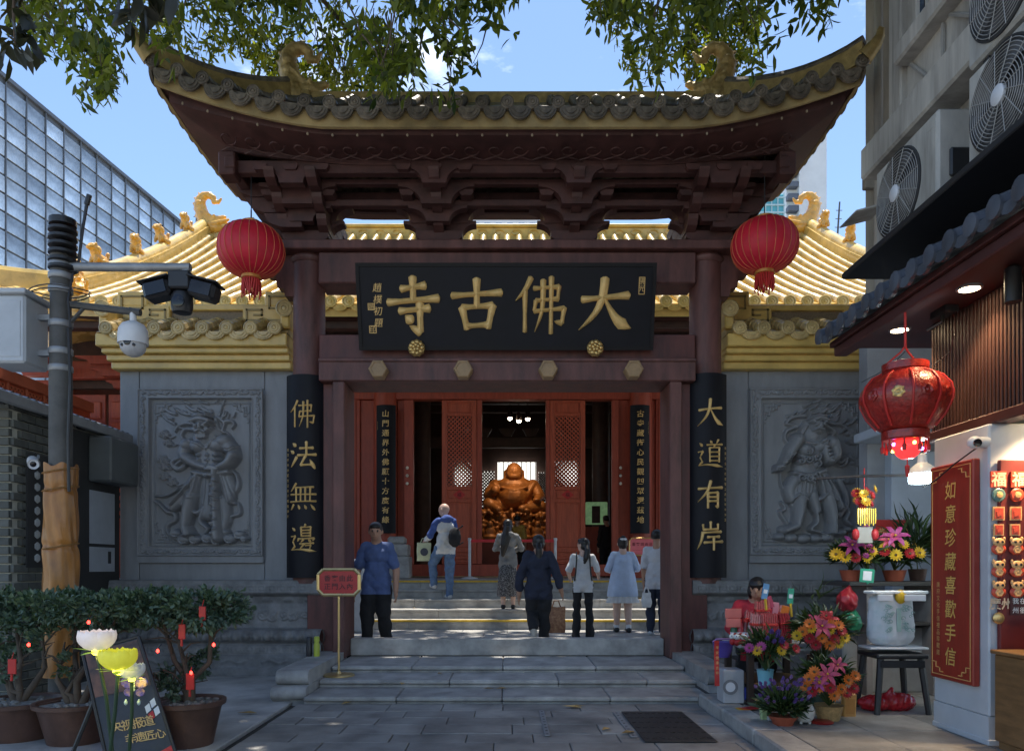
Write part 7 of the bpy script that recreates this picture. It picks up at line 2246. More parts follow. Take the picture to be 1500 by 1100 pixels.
for k in range(8):
 a = 2 * math.pi * k / 8; m = MB(); m.ell(c + Vector((math.cos(a) * .1, math.sin(a) * .1, .02 * (-1) ** k)), .014, 8, 6); m.build('coloured_light', M('lit pixel %d' % (k % 3), (1, 1, 1), .4, emit=[(1, .7, .1), (.5, .2, 1), (1, .1, .1)][k % 3], estr=3), t, 60)
m = MB(); m.tube([c + Vector((0, 0, .085)), c + Vector((0, 0, .13))], .005, 5); m.tube([c - Vector((0, 0, .085)), c - Vector((0, 0, .13)), c - Vector((0, 0, .14)), c - Vector((0, 0, .22))], [.004, .004, .018, .01], 8); m.build('tassel', m_fred, t, 50)
c = P(1351, 690, 6.35)
t = thing('led_bulb', 'bright white bulb lamp hanging by the tall red sign', 'lamp', c - Vector((0, 0, .15)))
m = MB(); m.lathe([(.10, -.10), (.105, -.085), (.105, -.02), (.06, .0)], c, 22); m.build('diffuser', M('lit led', (1, 1, 1), .5, emit=(.72, .93, 1.0), estr=9), t, 40)
m = MB(); m.lathe([(.108, -.02), (.09, .03), (.04, .07), (.035, .14), (.015, .15)], c, 22); m.build('body', m_camw, t, 40)
m = MB(); m.tube([c + Vector((0, 0, .15)), Vector((c.x, c.y, 2.74))], .006, 5); m.build('flex', m_rubber, t)
l = bpy.data.lights.new('led_glow', 'POINT'); l.energy = 8; l.color = (.75, .92, 1); l.shadow_soft_size = .1
lo = bpy.data.objects.new('led_glow', l); COL.objects.link(lo); lo.parent = t; lo.location = (0, 0, .15 - .20)
m = MB(); m.tube([P(1196, 701, 7.0), P(1260, 697, 6.9), P(1350, 696, 6.6)], .012, 6); m.build('hanging_rail', m_rubber, label='thin black rail reaching from the bulb lamp across the carved wall', cat='rail')
m = MB(); m.tube([P(1262, 560, 7.0), P(1300, 540, 6.3), P(1326, 515, 5.6)], .004, 4); m.tube([P(1368, 535, 5.6), P(1392, 515, 5.5), P(1398, 490, 5.4)], .004, 4); m.build('wire', m_rubber, label='thin black wires strung around the ornate lantern', cat='wire')
# ------------------------------------------------------------------ flower stall
WZ = .105
def flower(m, kind, c, r, d, mi=0):
 """adds a flower head to builder m"""
 d = Vector(d).normalized(); q = d.to_track_quat('Z', 'Y').to_matrix()
 if kind == 'gerbera':
  for lay in range(2):
   for i in range(13):
    a = 2 * math.pi * i / 13 + lay * .24
    rr = r * (1 - .25 * lay)
    u = Vector((math.cos(a), math.sin(a), .28 + .35 * lay)); s = Vector((-math.sin(a), math.cos(a), 0))
    m.add([c + q @ (u * .1 * rr), c + q @ (u * rr * .6 + s * rr * .17), c + q @ (u * rr), c + q @ (u * rr * .6 - s * rr * .17)], [(0, 1, 2, 3)], mi)
 elif kind == 'lily':
  for i in range(6):
   a = 2 * math.pi * i / 6
   u = Vector((math.cos(a), math.sin(a), 0)); s = Vector((-math.sin(a), math.cos(a), 0)); z = Vector((0, 0, 1))
   p = [c, c + q @ (u * r * .4 + z * r * .35 + s * r * .2), c + q @ (u * r * .4 + z * r * .28), c + q @ (u * r * .4 + z * r * .35 - s * r * .2), c + q @ (u * r * .8 + z * r * .35 + s * r * .15), c + q @ (u * r * .8 + z * r * .28), c + q @ (u * r * .8 + z * r * .35 - s * r * .15), c + q @ (u * r * 1.1 + z * r * .1)]
   m.add(p, [(0, 2, 1), (0, 3, 2), (1, 2, 5, 4), (2, 3, 6, 5), (4, 5, 7), (5, 6, 7)], mi)
 else:   # crocus cup
  for i in range(5):
   a = 2 * math.pi * i / 5
   u = Vector((math.cos(a), math.sin(a), 0)); s = Vector((-math.sin(a), math.cos(a), 0)); z = Vector((0, 0, 1))
   m.add([c, c + q @ (u * r * .45 + z * r * .9 + s * r * .42), c + q @ (u * r * .35 + z * r * 2.0), c + q @ (u * r * .45 + z * r * .9 - s * r * .42)], [(0, 1, 2, 3)], mi)
 return m
m_centre = M('flower centre', (0.12, 0.08, 0.03), .8)
leafF = leaf_mat('bouquet leaf', (0.012, 0.03, 0.012), (0.05, 0.085, 0.03), .25)
FC = {'orange': (0.60, 0.15, 0.015), 'yellow': (0.58, 0.36, 0.015), 'red': (0.38, 0.015, 0.02), 'pink': (0.42, 0.05, 0.10), 'purple': (0.17, 0.10, 0.34), 'lilac': (0.28, 0.17, 0.38), 'magenta': (0.34, 0.045, 0.19)}
FM = {k_: M('petal ' + k_, v_, .55, .2, 20) for k_, v_ in FC.items()}
def bouquet(name, base, pot, foliage_c, fr, flowers, label, nleaf, pot_mat, cat='flowers', leafL=(.10, .22)):
 t = thing(name, label, cat, base, 'flower arrangements at the stall')
 b = Vector(base)
 m = MB(); m.lathe(pot, b, 22, wob=(lambda a, i: 1 + .02 * math.sin(14 * a)) if 'basket' in label else None); m.build('pot', pot_mat, t, 40)
 fc = Vector(foliage_c)
 n = nleaf
 D = RNG.normal(size=(n, 3)); D[:, 2] = np.abs(D[:, 2]) * .9 + .1; D /= np.linalg.norm(D, axis=1)[:, None]
 C = np.array(fc) + D * np.array(fr) * RNG.random((n, 1)) ** .5 * .75
 V, F = leaves_np(C, D + RNG.normal(size=(n, 3)) * .35, leafL, (.016, .035), RNG, .25)
 o = link_mesh('foliage', np_mesh('foliage', V - np.array(b), F, leafF, False, np.repeat(RNG.random(n), 8)), t); o['kind'] = 'stuff'
 m = MB()
 root = Vector((b.x, b.y, b.z + pot[-1][1]))
 for kind, col, p, rr in flowers:
  d = (p - fc); d.y -= .12; d.z += .08
  f = flower(MB(), kind, p, rr, d)
  fl = f.build('flower', FM[col], t, 60 if kind != 'gerbera' else None)
  if kind != 'crocus':
   mc = MB(); mc.ell(p + Vector(d).normalized() * rr * (.18 if kind == 'gerbera' else .3), rr * (.2 if kind == 'gerbera' else .09), 8, 6); mc.build('flower_centre', m_centre if kind == 'gerbera' else FM['yellow'], fl, 60)
  m.tube([root, root.lerp(p, .55) + Vector((0, 0, .02)), p], [.006, .005, .004], 5)
 m.build('stalks', M('green stalk', (0.06, 0.10, 0.03), .5), t, kind='stuff')
 return t
def fp(px, py, Y): return P(px, py, Y)
terra = M('terracotta pot', (0.34, 0.08, 0.04), .5, .2, 10)
basket = M('woven basket', (0.42, 0.26, 0.10), .6, .35, 40, .6, 60)
rr_ = random.Random(8)
Y = 5.95
bouquet('purple_flower_pot', (P(1147, 0, Y).x, Y, WZ), [(.075, 0), (.085, .03), (.11, .06), (.115, .075), (.10, .075)], (P(1147, 0, Y).x, Y, .22), (.20, .18, .13),
  [('crocus', 'purple' if rr_.random() < .6 else 'lilac', fp(1147 + rr_.uniform(-40, 38), 1012 + rr_.uniform(-17, 18), Y + rr_.uniform(-.2, .02)), .024) for _ in range(56)], 'purple cup flowers in a shallow red pot on the walkway', 420, terra, leafL=(.07, .14))
Y = 6.14
bouquet('flower_basket', (P(1214, 0, Y).x, Y, WZ), [(.08, 0), (.09, .03), (.11, .12), (.12, .125), (.105, .12)], (P(1212, 0, Y).x, Y, .42), (.22, .16, .18),
  [('lily', 'pink', fp(1212, 988, Y - .26), .095), ('lily', 'pink', fp(1226, 975, Y - .2), .08), ('lily', 'magenta', fp(1200, 1000, Y - .24), .07)] +
  [('gerbera', c_, fp(a_, b_, Y - .24), .052) for c_, a_, b_ in (('orange', 1193, 984), ('orange', 1185, 994), ('orange', 1242, 996), ('orange', 1200, 1006), ('red', 1216, 1007), ('orange', 1232, 1009), ('red', 1250, 1008), ('orange', 1252, 990), ('red', 1190, 1012), ('orange', 1222, 1018), ('yellow', 1205, 993), ('red', 1240, 1014), ('orange', 1180, 1004))], 'woven basket of orange gerberas and pink lilies on the walkway', 380, basket, leafL=(.09, .17))
Y = 6.75
bouquet('tall_flower_bouquet', (P(1205, 0, Y).x, Y, WZ), [(.09, 0), (.10, .1), (.12, .38), (.13, .4), (.11, .4)], (P(1203, 0, Y).x, Y, .74), (.27, .18, .22),
  [('lily', 'pink', fp(1204, 918, Y - .28), .11), ('lily', 'red', fp(1212, 908, Y - .22), .095), ('lily', 'pink', fp(1192, 912, Y - .1), .09)] +
  [('gerbera', c_, fp(a_, b_, Y - .28), .055) for c_, a_, b_ in (('orange', 1186, 914), ('yellow', 1168, 931), ('yellow', 1188, 920), ('orange', 1217, 915), ('red', 1186, 935), ('orange', 1204, 935), ('red', 1222, 936), ('yellow', 1237, 934), ('red', 1232, 924), ('yellow', 1215, 922), ('orange', 1176, 925), ('red', 1195, 944), ('orange', 1215, 945), ('yellow', 1228, 942), ('red', 1210, 902), ('orange', 1228, 916))] + [('crocus', 'purple', fp(1190, 926, Y - .2), .03), ('crocus', 'lilac', fp(1221, 928, Y - .2), .03)],
  'tall bouquet of gerberas with a pink lily behind the basket', 560, M('dark green tub', (0.03, 0.06, 0.04), .5))
Y = 6.45
bouquet('mixed_bouquet', (P(1121, 0, Y).x, Y, .34), [(.055, 0), (.07, .13), (.075, .135), (.065, .13)], (P(1123, 0, Y).x, Y, .62), (.17, .13, .13),
  [('crocus', 'purple', fp(1133 + rr_.uniform(-12, 12), 936 + rr_.uniform(-8, 8), Y - .2), .036) for _ in range(9)] + [('gerbera', c_, fp(a_, b_, Y - .22), .048) for c_, a_, b_ in (('yellow', 1109, 953), ('yellow', 1144, 953), ('red', 1148, 945), ('magenta', 1115, 947), ('red', 1165, 950), ('magenta', 1098, 949))],
  'mixed bouquet with purple buds in a light blue pot on the small table', 260, M('light blue pot', (0.22, 0.52, 0.62), .4, .1))
Y = 7.5
for px, lab, fl in ((1247, 'potted yellow chrysanthemums and lily on the shelf, left pot', [('lily', 'magenta', 1248, 800, .10), ('lily', 'pink', 1258, 795, .08), ('gerbera', 'yellow', 1225, 812, .06), ('gerbera', 'yellow', 1238, 816, .055), ('gerbera', 'yellow', 1270, 817, .055), ('gerbera', 'red', 1253, 817, .05), ('gerbera', 'yellow', 1277, 808, .055)]),
     (1310, 'potted yellow chrysanthemums and lily on the shelf, right pot', [('lily', 'magenta', 1311, 787, .11), ('lily', 'pink', 1302, 792, .08), ('gerbera', 'yellow', 1312, 813, .06), ('gerbera', 'yellow', 1346, 810, .06), ('gerbera', 'yellow', 1323, 798, .05), ('gerbera', 'red', 1332, 811, .055), ('gerbera', 'red', 1296, 808, .05), ('gerbera', 'yellow', 1296, 800, .05)])):
 bouquet('shelf_flower_pot', (P(px, 0, Y).x, Y, 1.215), [(.08, 0), (.09, .03), (.11, .10), (.115, .11), (.10, .11)], (P(px, 0, Y).x, Y, 1.42), (.24, .16, .17),
   [(k_, c_, fp(a_, b_, Y - .28), r2 * 1.15) for k_, c_, a_, b_, r2 in fl], lab, 400, terra, leafL=(.09, .18))
Y = 7.6
bouquet('leafy_pot', (P(1352, 0, Y).x, Y + .1, 1.215), [(.07, 0), (.09, .12), (.085, .12)], (P(1350, 0, Y).x, Y + .1, 1.45), (.3, .25, .4), [('gerbera', 'yellow', fp(1340, 800, Y), .04)], 'dark leafy potted plant on the shelf beside the tall red sign', 260, m_terra, leafL=(.2, .38))
bouquet('young_plant', (P(1196, 0, 7.3).x, 7.3, WZ), [(.07, 0), (.09, .4), (.085, .4)], (P(1194, 0, 7.3).x, 7.3, 1.02), (.08, .08, .1), [('crocus', 'lilac', fp(1194, 890, 7.3), .01)], 'young plant with a few broad pale leaves behind the bouquets', 9, m_terra, leafL=(.22, .3))
# shelf unit
sh = thing('stall_shelf', 'dark shelf unit holding flower pots behind the stall', 'shelf', (P(1300, 0, 7.5).x, 7.6, WZ))
m = MB(); m.bx(P(1228, 0, 7.5).x, 4.6, 7.25, 7.9, 1.17, 1.212, .006); m.build('top_board', M('dark shelf board', (0.05, 0.048, 0.045), .6), sh)
m = MB(); m.bx(P(1228, 0, 7.5).x, 4.6, 7.35, 7.9, .78, .81, .006); m.build('middle_board', M('dark shelf board', (0, 0, 0)), sh)
for px in (1260, 1355):
 m = MB(); x = P(px, 0, 7.5).x; m.bx(x - .03, x + .03, 7.3, 7.85, WZ, 1.168, .004); m.build('upright', M('grey upright', (0.22, 0.2, 0.19), .6), sh)
m = MB(); m.bx(3.35, 4.6, 7.5, 7.95, WZ, .75, .01); m.build('white_locker', M('dull white locker', (0.32, 0.31, 0.30), .6), sh)
for px, py, w, h, col, lab in ((1241, 880, 30, 34, (0.30, 0.02, 0.03), 'crumpled dark red plastic bag hanging under the shelf'), (1246, 912, 30, 40, (0.02, 0.16, 0.08), 'dark green plastic bag hanging under the red bag')):
 c = P(px, py, 7.2); s = 7.2 / FPX
 sculpt_obj('plastic_bag', [('e', (0, 0, 0), (w * s * .5, .10, h * s * .5), 0), ('c', (0, 0, h * s * .3), (.02, 0, h * s * .6), .05, .02, 0)], M('bag ' + lab[:12], col, .3, .2, 8), None, c, voxel=.015, smooth=2, rough=.01, rscale=60, label=lab, cat='bag')
# blank code cards on stands
def code_card(px, py, Y, w, h, tilt, frame, label, stick):
 c = P(px, py, Y); s = Y / FPX
 t = thing('payment_card', label, 'sign card', c, 'payment cards at the stall')
 rot = Matrix.Rotation(R(tilt), 3, 'Y')
 m = MB(); m.bx(c.x - w * s / 2, c.x + w * s / 2, Y - .005, Y + .005, c.z - h * s / 2, c.z + h * s / 2, .003, rot=rot); m.build('card', frame, t)
 m = MB(); m.bx(c.x - w * s * .30, c.x + w * s * .30, Y - .009, Y - .0055, c.z - w * s * .32, c.z + w * s * .32, 0, rot=rot, piv=c); m.build('blank_square', m_paper, t)
 m = MB(); m.cyl(c - Vector((0, 0, h * s * .45)), c - Vector((-.01, 0, h * s * .5 + stick)), .012, n=8); m.build('holder', FM['yellow'] if stick > .05 else frame, t)
mg_ = M('green card', (0.03, 0.28, 0.18), .45, .1); mb_ = M('blue card', (0.10, 0.25, 0.45), .45, .1)
code_card(1121, 866, 7.0, 9, 23, 10, mb_, 'narrow blue and white card standing before the vendor', .10)
code_card(1158, 873, 7.0, 9, 23, 5, mg_, 'narrow green card on a yellow holder at the stall', .12)
code_card(1270, 843, 7.05, 21, 20, 5, mg_, 'square green framed card on the shelf edge', .01)
# small stall table with goods
tb = thing('stall_table', 'small dark wooden stall table crowded with goods', 'table', (2.45, 7.15, WZ))
m = MB(); m.bx(2.16, 2.85, 6.75, 7.55, .60, .635, .006); m.build('top', M('pale table top', (0.42, 0.43, 0.44), .5), tb)
m = MB(); m.bx(2.19, 2.80, 6.80, 7.5, .28, .305, .005); m.build('lower_shelf', m_wood, tb)
for x in (2.2, 2.78):
 for y in (6.8, 7.48):
  m = MB(); m.bx(x - .03, x + .03, y - .03, y + .03, WZ, .598, .006); m.build('leg', M('dark table leg', (0.035, 0.02, 0.014), .6), tb)
def goods(name, px, py, Y, w, h, d, mat, label, cat, tilt=0, top=None, z=None):
 c = P(px, py, Y); s = Y / FPX
 m = MB(); m.bx(c.x - w * s / 2, c.x + w * s / 2, Y - d / 2, Y + d / 2, c.z - h * s / 2, c.z + h * s / 2, .008, rot=Matrix.Rotation(R(tilt), 3, 'Y'))
 if top:
  t = thing(name, label, cat, c); m.build('box', mat, t)
  m = MB(); m.bx(c.x - w * s * .35, c.x + w * s * .35, Y - d / 2 - .004, Y - d / 2 - .001, c.z - h * s * .3, c.z + h * s * .3, 0, rot=Matrix.Rotation(R(tilt), 3, 'Y'), piv=c); m.build('print', top, t)
  return t
 return m.build(name, mat, label=label, cat=cat)
m_pack = M('clear red incense pack', (0.42, 0.03, 0.04), .25, .35, 30, coat=.5)
m_pack2 = M('pale red incense pack', (0.48, 0.14, 0.16), .25, .35, 30, coat=.5)
def incense(px, py, Y, w, h, tilt, label, mat):
 c = P(px, py, Y); s = Y / FPX
 t = thing('incense_pack', label, 'incense', c - Vector((0, 0, h * s / 2)), 'packs of red incense on the stall')
 n = max(3, int(w / 3))
 m = MB()
 rot = Matrix.Rotation(R(tilt), 3, 'Y')
 for i in range(n):
  for j in range(3):
   x = (i + .5) / n * w * s - w * s / 2; y = (j - 1) * .022
   p0 = c + rot @ Vector((x, y, -h * s / 2)); p1 = c + rot @ Vector((x, y, h * s / 2 + random.uniform(-.01, .012)))
   m.cyl(p0, p1, w * s / n * .52, n=6)
 m.build('sticks', mat, t, kind='stuff')
 m = MB();
 for f in (-.22, .2):
  m.bx(c.x - w * s * .53, c.x + w * s * .53, Y - .04, Y + .04, c.z + f * h * s - .012, c.z + f * h * s + .012, .003, rot=rot, piv=c)
 m.build('paper_band', m_fred, t, kind='stuff')
for px, py, Y, w, h, tl, lab, mt in ((1117, 903, 7.2, 20, 46, -3, 'tall pack of red incense in the middle of the stall', m_pack), (1107, 924, 7.0, 16, 48, 4, 'slim pale pack of incense left on the stall', m_pack2), (1127, 925, 6.95, 22, 52, 0, 'broad pack of dark red incense before the tall one', m_pack),
          (1150, 922, 6.95, 14, 46, -6, 'right-hand pack of red incense on the stall', m_pack), (1095, 915, 7.2, 12, 40, 8, 'thin pack of incense nearest the vendor', m_pack), (1140, 905, 7.25, 14, 36, 3, 'short rear pack of pale incense', m_pack2)):
 incense(px, py, Y, w, h, tl, lab, mt)
m_card = M('salmon card', (0.55, 0.14, 0.12), .5, .15, 10)
goods('price_card', 1074, 898, 7.15, 24, 14, .01, m_card, 'salmon red card lying open at the left of the stall', 'card')
goods('price_card', 1074, 912, 7.1, 22, 13, .01, m_card, 'darker lower half card at the left of the stall', 'card')
goods('red_envelope', 1128, 882, 7.2, 9, 18, .01, FM['pink'], 'pink red envelope sticking up beside the blue card', 'envelope', -20)
goods('red_envelope', 1136, 892, 7.2, 9, 20, .01, M('pale envelope', (0.55, 0.2, 0.25), .5), 'pale pink envelope sticking up behind the incense', 'envelope', 8)
goods('red_envelope', 1149, 898, 7.1, 12, 22, .012, FM['orange'], 'orange red paper fan of envelopes under the green card', 'envelope', 14)
for i, (px, py, col, lab) in enumerate(((1075, 920, (0.03, 0.12, 0.05), 'small green bottle at the back of the stall'), (1084, 916, (0.4, 0.05, 0.06), 'small red bottle with a white label on the stall'), (1092, 910, (0.16, 0.03, 0.03), 'dark red jar on the stall beside the bottles'), (1099, 922, (0.6, 0.55, 0.5), 'white bottle with a red cap on the stall'))):
 c = P(px, py, 7.15); c.z = .636
 t = thing('stall_bottle', lab, 'bottle', c, 'small bottles on the stall')
 mm = M('bottle ' + str(i), col, .25, .15, 10)
 m = MB(); m.lathe([(.03, 0), (.034, .02), (.034, .13), (.018, .17), (.016, .2)], c, 12); m.build('body', mm, t, 40)
 m = MB(); m.lathe([(.019, .195), (.019, .225)], c, 10); m.build('cap', m_fred, t, 40)
 m = MB(); m.lathe([(.035, .05), (.035, .1)], c, 12); m.build('label_band', m_paper, t, 40)
for i, (px, py) in enumerate(((1074, 941), (1083, 943), (1078, 951), (1087, 952))):
 c = P(px, py, 6.86); c.z = .64
 t = thing('lion_doll', 'small white and red lion doll on the stall, ' + ['back left', 'back right', 'front left', 'front right'][i], 'doll', c, 'lion dolls on the stall')
 c = c + Vector((0, -.03 if i > 1 else .03, 0))
 m = MB(); m.ell(c + Vector((0, 0, .03)), (.026, .026, .032), 10, 8); m.build('body', FM['red'], t, 60)
 m = MB(); m.ell(c + Vector((0, -.006, .08)), (.03, .026, .026), 10, 8)
 m.build('head', m_white, t, 60)
 for sx in (-1, 1):
  m = MB(); m.ell(c + Vector((sx * .012, -.03, .086)), (.005, .004, .006), 6, 5); m.build('eye', m_camb, t, 60)
  m = MB(); m.ell(c + Vector((sx * .024, 0, .105)), (.009, .006, .009), 6, 5); m.build('ear', FM['red'], t, 60)
c = P(1059, 948, 7.1);
t = thing('purple_basket', 'purple plastic basket at the left end of the stall', 'basket', c)
m = MB(); m.lathe([(.06, -.09), (.085, -.02), (.10, .05), (.104, .055), (.095, .05), (.06, -.08)], c, 14); m.build('bowl', M('purple plastic', (0.09, 0.06, 0.3), .4, .2), t, 40)
m = MB(); m.tube([c + Vector((-.1, 0, .05)), c + Vector((-.06, 0, .08)), c + Vector((.06, 0, .08)), c + Vector((.1, 0, .05))], .008, 6); m.build('handle', FM['lilac'], t)
Y = 6.72
c = P(1050, 971, Y); s = Y / FPX
t = thing('red_ribbon', 'long red ribbon with writing hanging from the purple basket', 'ribbon', c)
m = MB(); m.sheet(lambda u, v: (Vector((c.x + (u - .5) * 7 * s, Y + .01 * math.sin(v * 5), c.z + (.5 - v) * 66 * s)), (0, -1, 0)), 3, 10, .003); m.build('strip', m_fred, t)
lettering('ribbon_text', '平安健康吉祥', lambda u, v: Vector((c.x + u, Y - .014, c.z + .14 + v)), .03, .045, m_glet, t, .0)
# picture box, pouches, vase, paper bag
Y = 6.92
t = goods('picture_box', 1070, 1003, Y, 30, 48, .22, M('grey picture box', (0.42, 0.42, 0.43), .5, .15, 6), 'pale box with a round cartoonless print at the stall foot', 'box', 0)
t['label'] = 'pale box with a round dark print at the foot of the stall'
c = P(1070, 1006, Y - .115); s = Y / FPX
for r0, mm in ((11, M('print ring', (0.2, 0.2, 0.21), .6)), (7, m_paper)):
 m = MB(); m.lathe([(r0 * s, 0), (r0 * s, .001 + .001 * (r0 == 7)), (.001, .0012 + .001 * (r0 == 7))], c, 20, axis=Matrix.Rotation(R(90), 3, 'X')); m.build('round_print', mm, t)
for px, py, w, h, mt, lab in ((1062, 1000, 6, 40, M('pale blue sleeve', (0.45, 0.6, 0.75), .5), 'pale blue sleeve beside the picture box'), (1094, 1015, 14, 18, M('blue tin', (0.04, 0.06, 0.3), .35), 'small dark blue tin under the stall table')):
 goods('sleeve' if 'sleeve' in lab else 'tin', px, py, 6.85, w, h, .06, mt, lab, 'sleeve' if 'sleeve' in lab else 'tin')
for i, (px, py, col) in enumerate(((1088, 1033, 'yellow'), (1093, 1036, 'orange'), (1099, 1040, 'red'))):
 m = MB(); c = P(px, py, 6.6); c.z = WZ + .008 + .004 * i; m.bx(c.x - .06, c.x + .06, c.y - .07, c.y + .03, c.z - .002, c.z + .002, 0, rot=Matrix.Rotation(R(15 * i), 3, 'Z')); m.build('paper_slip', FM[col], label='%s paper slip lying on the walkway under the table' % col, cat='paper', group='paper slips')
goods('green_pouch', 1119, 1038, 6.15, 12, 34, .05, M('pale green pouch', (0.35, 0.45, 0.22), .5, .3, 30), 'pale green pouch standing behind the purple flowers', 'pouch', -5)
goods('silver_pouch', 1129, 1042, 6.12, 10, 28, .05, M('silver pouch', (0.4, 0.41, 0.42), .35, .2, 30), 'small silver pouch beside the pale green pouch', 'pouch', 3)
goods('paper_bag', 1243, 1033, 6.3, 18, 36, .07, M('orange paper bag', (0.60, 0.30, 0.08), .6, .15, 10), 'orange paper gift bag beside the flower basket', 'bag', 2, top=M('bag print', (0.5, 0.22, 0.05), .6))
c = P(1178, 1060, 6.0); c.z = WZ
t = thing('white_vase', 'small white footed ceramic pot between the flower pots', 'pot', c)
m = MB(); m.lathe([(.05, .02), (.075, .05), (.08, .11), (.06, .16), (.05, .17), (.045, .165)], c, 20); m.build('body', M('cream ceramic', (0.55, 0.52, 0.47), .35), t, 40)
for k in range(3):
 a = 2 * math.pi * k / 3 - .5; m = MB(); m.lathe([(.012, 0), (.014, .03)], c + Vector((.04 * math.cos(a), .04 * math.sin(a), 0)), 8); m.build('foot', M('cream ceramic', (0, 0, 0)), t)
m = MB(); m.lathe([(.09, 0), (.10, .012), (.085, .02)], (P(1200, 0, 6.05).x, 6.02, WZ), 18); m.build('red_saucer', M('red saucer', (0.30, 0.02, 0.015), .4), smooth=40, label='dark red saucer before the woven basket', cat='saucer')
# sack on stools
Y = 6.55
t = thing('woven_sack', 'white woven sack with a green dragon pattern on the black stool', 'sack', (P(1305, 0, Y).x, Y, .66))
x0, x1, zt, zb = P(1271, 0, Y).x, P(1338, 0, Y).x, P(0, 868, Y).z, P(0, 943, Y).z
sculp = [('e', ((x0 + x1) / 2 + .03 * dx, Y, zb + (zt - zb) * f), ((x1 - x0) / 2 * w_, .13 * w_, (zt - zb) * .22), 0) for f, w_, dx in ((.16, 1.03, 0), (.27, 1.03, 0), (.38, 1.02, .1), (.49, 1.0, 0), (.6, .98, 0), (.71, .97, 0), (.82, .95, 0))]
o = sculpt_obj('sack_body', sculp, M('woven sack', (0.60, 0.62, 0.64), .5, .10, 5, .4, 120, col2=(0.42, 0.54, 0.52), c2pos=.66), t, voxel=.014, smooth=3, rough=.008, rscale=38)
m = MB(); m.bx(x0 - .03, x1 + .05, Y - .15, Y + .02, zt - .005, zt + .02, .006); m.bx(x0 - .04, x1 + .06, Y - .14, Y + .1, zb - .035, zb - .015, .006); m.build('seam_strip', m_white, t, kind='stuff')
m = MB()
for i in range(34):
 sx = 1 if i % 2 else -1
 u = .03 + .10 * rr_.random(); v = .10 + .24 * rr_.random()
 q0 = Vector(((x0 + x1) / 2 + sx * u, Y - .142, zb + v)); r0 = .012 + .014 * rr_.random()
 m.tube([q0 + Vector((sx * r0 * math.cos(a) * (1 - a / 8), .004 * abs(u) * 10, r0 * math.sin(a) * (1 - a / 8))) for a in np.linspace(0, 5.5, 9)], .0035, 4)
m.build('dragon_print', M('sack green print', (0.30, 0.44, 0.41), .6), t, kind='stuff')
m = MB(); m.bx((x0 + x1) / 2 - .018, (x0 + x1) / 2 + .018, Y - .144, Y - .136, zb + .12, zb + .32); m.build('centre_print', M('sack green print', (0, 0, 0)), t)
m = MB(); m.bx(x0 + .01, x0 + .14, Y - .165, Y - .15, zt - .065, zt - .01, .004); m.bx(x1 - .16, x1 + .02, Y - .165, Y - .15, zt - .065, zt - .01, .004); m.build('sack_flap', m_paper, t)
m = MB(); m.ell(((x0 + x1) / 2 + .02, Y - .13, zt - .03), (.05, .03, .06), 10, 8); m.build('yellow_tie', FM['yellow'], t, 60)
t = thing('black_stool', 'black plastic stool under the woven sack', 'stool', (P(1306, 0, Y).x, Y, WZ))
xc = P(1306, 0, Y).x
m = MB(); m.bx(xc - .22, xc + .22, Y - .2, Y + .18, .575, .615, .012); m.build('seat', m_rubber, t)
for sx in (-1, 1):
 for sy in (-1, 1):
  m = MB(); m.tube([(xc + sx * .17, Y + sy * .15, .58), (xc + sx * .22, Y + sy * .19, WZ)], [.028, .024], 6); m.build('leg', m_rubber, t)
m = MB(); m.bx(xc - .19, xc + .19, Y - .19, Y - .17, .50, .56, .004); m.build('apron', m_rubber, t)
sculpt_obj('red_plastic_bag', [('e', (-.12, 0, .06), (.14, .10, .075), 0), ('e', (.08, .02, .07), (.17, .11, .085), 0), ('c', (-.02, 0, .1), (.02, -.02, .18), .05, .02, 0)], M('thin red plastic', (0.42, 0.015, 0.02), .25, .25, 12), None, (xc - .02, Y + .02, WZ), voxel=.014, smooth=2, rough=.012, rscale=70, label='crumpled red plastic bag under the black stool', cat='bag')
# hanging festive ornament and banner
c = P(1266, 742, 7.0)
t = thing('hanging_ornament', 'red and gold festive ornament hanging before the carved wall', 'ornament', c - Vector((0, 0, .35)))
for i in range(14):
 a = 2 * math.pi * i / 14 * 2.4
 p = c + Vector((.09 * math.cos(a) * (1 - i / 22), .06 * math.sin(a), .16 - i * .012))
 f = flower(MB(), 'gerbera', p, .05, (math.cos(a), -.8, .3)); f.build('paper_flower', FM['red'] if i % 2 else M('gold foil', (0.8, 0.5, 0.06), .3, metal=.5), t)
m = MB()
for i in range(9):
 x = c.x - .08 + i * .02; m.tube([(x, c.y - .05, c.z - .02), (x, c.y - .05, c.z - .16 - .02 * (i % 2))], .006, 5)
m.build('gold_fringe', M('gold foil', (0, 0, 0)), t)
m = MB(); m.bx(c.x - .07, c.x + .07, c.y - .02, c.y + .0, c.z - .34, c.z - .19, .004); m.build('pendant_card', M('dull card', (0.3, 0.28, 0.25), .6), t)
for s in (-1, 1):
 m = MB(); m.ell(c + Vector((s * .09, -.02, -.26)), (.035, .03, .055), 10, 8); m.build('red_pendant', FM['red'], t, 60)
m = MB(); m.tube([c + Vector((0, 0, .16)), c + Vector((0, 0, .36))], .005, 5); m.build('cord', m_fred, t)
Y = 8.2
c = P(1310, 775, Y); s = Y / FPX
t = thing('red_banner', 'small red banner with golden writing behind the shelf pots', 'banner', c)
m = MB(); m.bx(c.x - 27 * s, c.x + 27 * s, Y, Y + .01, c.z - 12 * s, c.z + 14 * s); m.build('sheet', m_fred, t)
lettering('banner_text', '恭喜發財', lambda u, v: Vector((c.x - .14 + u, Y - .004, c.z - .03 + v)), .085, .095, m_glet, t, .01, vertical=False)
